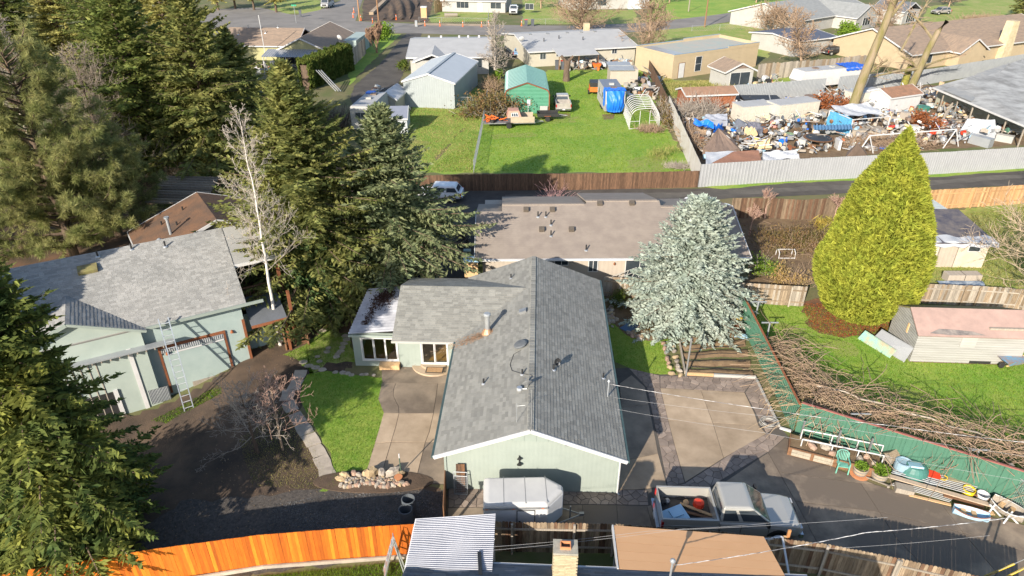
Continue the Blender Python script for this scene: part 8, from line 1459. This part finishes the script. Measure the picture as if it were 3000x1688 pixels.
boxtrailer('low cream paneled container behind the slate tarp',2170,2262,364,356,2.,2.4,wpn,5); boxtrailer('long cream paneled container left of the red leaved bush',2275,2392,364,350,2.2,2.4,wpn,7); boxtrailer('cream paneled box left of the white shed with brown roof',2500,2578,322,312,2.0,2.,wpn,4)
b=P(2222,316); m=M(); m.hexa([b+Vector((-2.0,-.7,0)),b+Vector((2.0,-.7,0)),b+Vector((2.0,.7,0)),b+Vector((-2.0,.7,0))],[b+Vector((-2.4,-1,1.3)),b+Vector((2.4,-1,1.3)),b+Vector((2.4,1,1.4)),b+Vector((-2.4,1,1.4))]); m.build('dumpster',m_black,None,'big black bin heaped with junk beside the bicycles','bin')
RS,L=bld('rusty_shed','low shed with rust brown roof and vines at the back left of the junkyard',P(2006,322),P(2150,316),3.,1.9,.5,'x',m_rust,MT('rust_brown_roof',(.30,.175,.115),.9,(.24,.15,.1),1.5,.4,10),.3,'shed')
JS,L=bld('storage_shed','white storage shed with leaf covered brown roof in the junkyard',P(2597,334),P(2688,320),3.6,2.0,.7,'x',m_white,MT('leafy_brown_roof',(.30,.16,.10),.95,(.2,.12,.08),2.,.7,14),.15,'shed')
a,b=P(2486,405),P(2594,395); d=b-a; dn=Vector((-d.y,d.x,0)).normalized()*4; TB=T('tarp_frame_tent','open frame tent with torn blue and gray tarp in the junkyard','tent',a[:]); 
for p in (a,b,a+dn,b+dn): m=M(TB); m.tube([p,p+ZU*2.1],.05,5); m.build('pole',m_white,TB)
for p,q in ((a,b),(a+dn,b+dn),(a,a+dn),(b,b+dn)): m=M(TB); m.tube([p+ZU*2.1,q+ZU*2.1],.05,5); m.build('rail',m_white,TB)
sky_t=MT('sky_blue_tarp',(.10,.36,.58),.5,(.08,.3,.5),2.); m=M(TB); m.grid(a+ZU*.05,a+dn+ZU*.05,a+dn+ZU*2.2,a+ZU*2.2,8,8,lambda u,v:(.1*math.sin(u*9+v*5),0,0)); m.build('side_tarp',sky_t,TB); m=M(TB); m.grid(a+ZU*2.15+dn*.3,b+ZU*2.15+dn*.3,b+dn+ZU*2.7,a+dn+ZU*2.6,12,8,lambda u,v:(0,0,-.25*math.sin(u*3.1)*math.sin(v*3.1)+.08*math.sin(u*13+v*7))); m.build('roof_tarp',m_tarpg,TB); m=M(TB); m.box(a.x+.5,b.x-.3,a.y+.6,a.y+2.5,.0,.7); m.build('shelf',m_silverf,TB)
tarp('tent_tarp','big gray tarp tent beside the workshop roof',[P(2806,392,.8),P(2920,388,.8),P(2915,352,2.2),P(2835,348,2.2)],m_tarpg,amp=.06,skirt=.7,seed=8); tent('tarp_tent','brown pointed tarp tent just behind the white fence',[P(2478,462,.5),P(2542,456,.5),P(2535,440,.5),P(2482,445,.5)],P(2512,420,2.1),m_tarpb,h0=.4)
a,b=P(2534,452),P(2785,432); SW=T('swing_frame','long white metal swing frame lying behind the white fence','frame',a[:])
for k in (-1,1):
    for t in (.0,.45,1.): m=M(SW); p=a.lerp(b,t); m.tube([p+Vector((k*1.,k*.3,0)),p+ZU*2.]  ,.06,6); m.build('leg',m_white,SW)
m=M(SW); m.tube([a+ZU*2.,b+ZU*2.],.07,6); m.build('top_bar',m_white,SW)
b=P(2394,424); TM=T('trampoline','round black trampoline in the junkyard','trampoline',b[:]); m=M(); m.lathe((0,0,.75),[(1.5,-.04),(1.62,0),(1.62,.05),(1.38,.06)],24); m.build('frame',m_deck,TM); m=M(); m.lathe((0,0,.8),[(1.36,0),(1.36,.02)],24); m.build('mat',m_black,TM)
for t in range(4): m=M(); m.tube([(1.5*math.cos(t*1.57+.7),1.5*math.sin(t*1.57+.7),0),(1.5*math.cos(t*1.57+.7),1.5*math.sin(t*1.57+.7),.72)],.05,5); m.build('leg',m_steel,TM)
b=P(2436,412); m=M(); m.grid(b+Vector((-2.2,0,1.2)),b+Vector((2.2,.3,1.2)),b+Vector((2.2,.8,1.6)),b+Vector((-2.2,.5,1.6)),48,2,lambda u,v:(0,0,.06*math.sin(u*48*1.57))); m.build('roof_sheet',MT('navy_ribbed',(.06,.14,.26),.5),None,'dark blue ribbed roofing sheet behind the trampoline','roof sheet')
def bike(u,v,yaw,mat,label):
    b=P(u,v); r=T('bicycle',label,'bicycle',b[:],yaw)
    for x in (-.52,.52):
        m=M(); m.tube([(x+.34*math.cos(t),0,.34+.34*math.sin(t)) for t in np.linspace(0,6.283,15)],.03,4); w=m.build('wheel',m_rub,r)
    m=M()
    for p,q in (((-.52,0,.34),(-.05,0,.3)),((-.52,0,.34),(-.2,0,.8)),((-.05,0,.3),(-.2,0,.85)),((-.05,0,.3),(.38,0,.78)),((-.2,0,.78),(.38,0,.8)),((.52,0,.34),(.36,0,.9))): m.tube([p,q],.022,4)
    m.build('frame',mat,r); m=M(); m.obox((-.22,0,.9),(.24,.1,.05)); m.build('saddle',m_black,r); m=M(); m.tube([(.3,-.28,.95),(.36,0,.92),(.3,.28,.95)],.02,4); m.build('handlebar',m_steel,r)
for i,(u,v,y,lb) in enumerate(((2262,306,.2,'bicycle leaning on the gray metal fence, nearest the black bin'),(2282,305,.1,'second bicycle along the gray metal fence'),(2303,303,.3,'third bicycle along the gray metal fence, nearest the tall pipes'),(2440,292,.2,'bicycle leaning near the mossy tall trunk'))): bike(u,v,y,[m_black,m_steel,m_tarp,m_green][i],lb)
for i,(u,v,s,mt,lb) in enumerate(((2532,330,.5,m_tarp,'bright blue tub in front of the cream paneled box'),(2548,332,.45,MT('teal_plastic',(.10,.42,.40),.5),'teal tub right of the bright blue tub'),(2600,340,.55,MT('deep_blue_bin',(.03,.06,.35),.5),'deep blue bin at the left end of the white storage shed'),(2700,332,.8,MT('tarp_green',(.05,.2,.15),.6),'dark green crate right of the white storage shed'),(2795,296,.6,m_tarp,'blue crate under the workshop eave'),(2762,372,.5,m_red,'red box in front of the big gray tarp tent'),(2735,400,.6,m_red,'red tub behind the white swing frame'),(2052,415,.4,m_org,'orange float on the brown sheet by the junkyard corner'),(2292,424,.5,m_tarp,'blue and orange cushion beside the white fence tarp'),(2310,405,.5,MT('sage_plastic',(.25,.36,.2),.6),'sage green box left of the trampoline'),(2460,352,.5,m_yel,'yellow toy in front of the red leaved bush'),(2268,372,.6,MT('dusty_pink',(.5,.25,.22),.7),'dusty pink drum in front of the long paneled container'),(2840,300,.7,MT('aqua_box',(.1,.4,.5),.5),'aqua box beneath the workshop roof edge'),(2370,300,.8,m_tarpb,'brown box beside the tall pipes'),(2412,345,.8,m_silverf,'gray chest below the red leaved bush'))):
    b=P(u,v); m=M(); m.lathe(b,[(s*.8,0),(s,s*1.1),(s*.85,s*1.15)],8 if i%2 else 4); m.build('storage_tub',mt,None,lb,'tub')
# white goods and furniture one can make out
for i,(u,v,mt,sz,lb) in enumerate(((2660,392,m_white,(1.9,.9,.9),'white chest freezer in front of the blue frame tent'),(2642,372,m_creamv,(.8,.7,1.7),'cream upright refrigerator right of the blue frame tent'),(2330,372,m_steel,(1.2,.7,.9),'gray metal cabinet in front of the long paneled container'),(2352,425,m_whit2,(1.4,.8,.7),'white table left of the trampoline'),(2195,392,m_creamv,(1.6,1.,.8),'cream crate behind the collapsed canopy'),(2452,436,m_white,(1.2,.3,1.),'white board leaning near the tan brush'),(2745,290,MT('pale_board',(.62,.45,.28),.8),(.6,.2,2.2),'tall tan plank leaning beside the workshop wall'),(2870,425,m_galv,(2.2,.9,.9),'galvanised trough behind the white fence at right'),(2940,415,m_whit2,(1.6,.8,.7),'white cabinet behind the white fence near the right edge'),(2600,372,m_silverf,(1.2,.6,1.2),'gray shelf inside the blue frame tent'))): b=P(u,v); m=M(); m.obox(b+ZU*sz[2]/2,sz,(0,0,.3*i)); m.obox(b+ZU*(sz[2]+.03),(sz[0]*1.03,sz[1]*1.03,.05),(0,0,.3*i)); m.build('cabinet' if sz[2]>.5 else 'crate',mt,None,lb,'furniture')
g=random.Random(12)
for i in range(9): a=P(2752+i*4,372-i*9)+ZU*.3; m=M(); m.beam(a,a+Vector((2.6,3.0,1.2)),.16,.05); m.build('plank',m_silverf,None,'gray plank in the slanted stack left of the big gray tarp tent','plank','slanted planks by the workshop')
# the small clutter nobody could count
pal=[m_white,m_whit2,m_steel,m_black,m_tarp,m_ltblue,m_red,m_silverf,m_deck,m_rust,m_galv,m_creamv,m_org,m_green,m_tarpb,m_tarpg,beige,m_bin,m_yel]; wts=[10,14,16,10,1.2,4,.5,14,9,5,13,12,.4,1,7,10,5,6,.4]
area=[Vector(p) for p in XY([(1985,335),(2062,470),(2235,455),(2345,455),(2470,448),(2690,435),(3010,412),(2990,395),(2760,300),(2735,262),(2500,275),(2300,300),(2170,312)])]
gg=np.random.default_rng(6); q=scatter(area,1900,gg); cl=[(P(u,v).xy) for u,v in ((2330,385),(2420,375),(2650,385),(2760,400),(2900,415),(2250,335),(2560,360),(2140,410),(2480,300),(2700,300),(2830,330))]
m=M(); r_=random.Random(5)
for i,(x,y) in enumerate(q):
    m.mi=r_.choices(range(len(pal)),wts)[0]; dmin=min((Vector((x,y))-c).length for c in cl); z=r_.uniform(0,.25)+ (max(0,1.1-dmin*.18) if r_.random()<.7 else 0); k=r_.random(); s=r_.uniform(.15,.5)
    if k<.45: m.obox((x,y,z+s*.35),(s*r_.uniform(.6,2),s,s*r_.uniform(.3,1)),(r_.uniform(-.4,.4),r_.uniform(-.4,.4),r_.uniform(0,3)))
    elif k<.62: m.lathe((x,y,z),[(s*.4,0),(s*.5,s*.8),(s*.3,s*.85)],7)
    elif k<.88: a=Vector((x,y,z+.1)); an=r_.uniform(0,6.28); m.beam(a,a+Vector((math.cos(an)*s*4,math.sin(an)*s*4,r_.uniform(0,.9))),r_.uniform(.05,.14),.05)
    else: m.wheel((x,y,z+.2),.3,.18,r_.choice('xy'),9)
m.build('junk_clutter',pal,None,'heaps of small mixed junk covering the junkyard floor',kind='stuff')
def clutter(label,poly,n,seed,smin,smax,hh=.3,name='clutter'):
    g=np.random.default_rng(seed); q=scatter([Vector(p) for p in XY(poly)],n,g); r_=random.Random(seed); m=M()
    for x,y in q:
        m.mi=r_.choices(range(len(pal)),wts)[0]; s=r_.uniform(smin,smax)
        if r_.random()<.6: m.obox((x,y,s*.4+r_.uniform(0,hh)),(s*r_.uniform(.6,1.8),s,s),(r_.uniform(-.3,.3),r_.uniform(-.3,.3),r_.uniform(0,3)))
        else: a=Vector((x,y,.1)); m.beam(a,a+Vector((r_.uniform(-1,1)*s*3,r_.uniform(-1,1)*s*3,r_.uniform(0,1.2))),.07)
    m.build(name,pal,None,label,kind='stuff')
clutter('mixed household clutter under the back porch of the cream house',[(1660,188),(1845,182),(1850,205),(1660,210)],150,21,.25,.7,.6,'porch_clutter'); clutter('clutter on the patio of the yellow house',[(745,195),(960,205),(900,235),(760,215)],110,22,.25,.8,.4,'patio_clutter'); clutter('white and gray scrap beside the side fence',[(1830,250),(1925,215),(1945,300),(1840,300)],90,23,.2,.8,.3,'scrap'); clutter('scrap on the dark gravel beside the motorhome',[(1095,260),(1125,270),(1115,345),(1090,330)],40,24,.3,.7,.3,'scrap'); clutter('scrap in front of the porch cabin',[(2215,240),(2290,225),(2300,275),(2200,285)],50,25,.2,.7,.2,'scrap')
b=P(1747,205); m=M(); m.hexa([b+Vector((-.4,-.4,.4)),b+Vector((.4,-.4,.4)),b+Vector((.4,.4,.4)),b+Vector((-.4,.4,.4))],[b+Vector((-.7,-.6,1.)),b+Vector((.7,-.6,1.)),b+Vector((.7,.6,1.)),b+Vector((-.7,.6,1.))]); m.wheel(b+Vector((.2,-.5,.25)),.25,.12); m.build('yard_cart',m_org,None,'bright orange yard cart in front of the back porch','cart')
tb=P(985,272); r=T('ladder_stack','aluminium ladders propped at the near end of the dark hedge','ladder',tb[:]); 
for k in (0,.35,.7): m=M(r); m.beam(tb+Vector((k,0,.2)),tb+Vector((-3.+k,2.2,2.6)),.07,.12); m.build('rail',m_alum,r)
# frame and boards at the bottom right corner
a,b=P(2240,1580,1.7),P(2292,1574,1.75); c=P(2312,1690,1.9); r=T('tube_gate','white tube gate beside the tan patio roof','gate',(a.x,a.y,0)); m=M(r); m.beam(a,b,.07); m.beam(b,c,.07); m.beam((b.x,b.y,0),b,.07); m.build('tube',m_white,r)
b=P(2322,1640,0); h=2.1; q=P(2308,1553,h); r=T('corner_post','two orange brown boards standing as a post at the dog ear fence','post',(q.x,q.y,0)); m=M(); m.box(-.1,.02,-.03,.03,0,1.75); m.build('board',m_ply,r); m=M(); m.box(.025,.14,-.03,.03,0,2.1); m.build('board',wood('orange_board',(.5,.25,.1),(.4,.18,.07)),r)
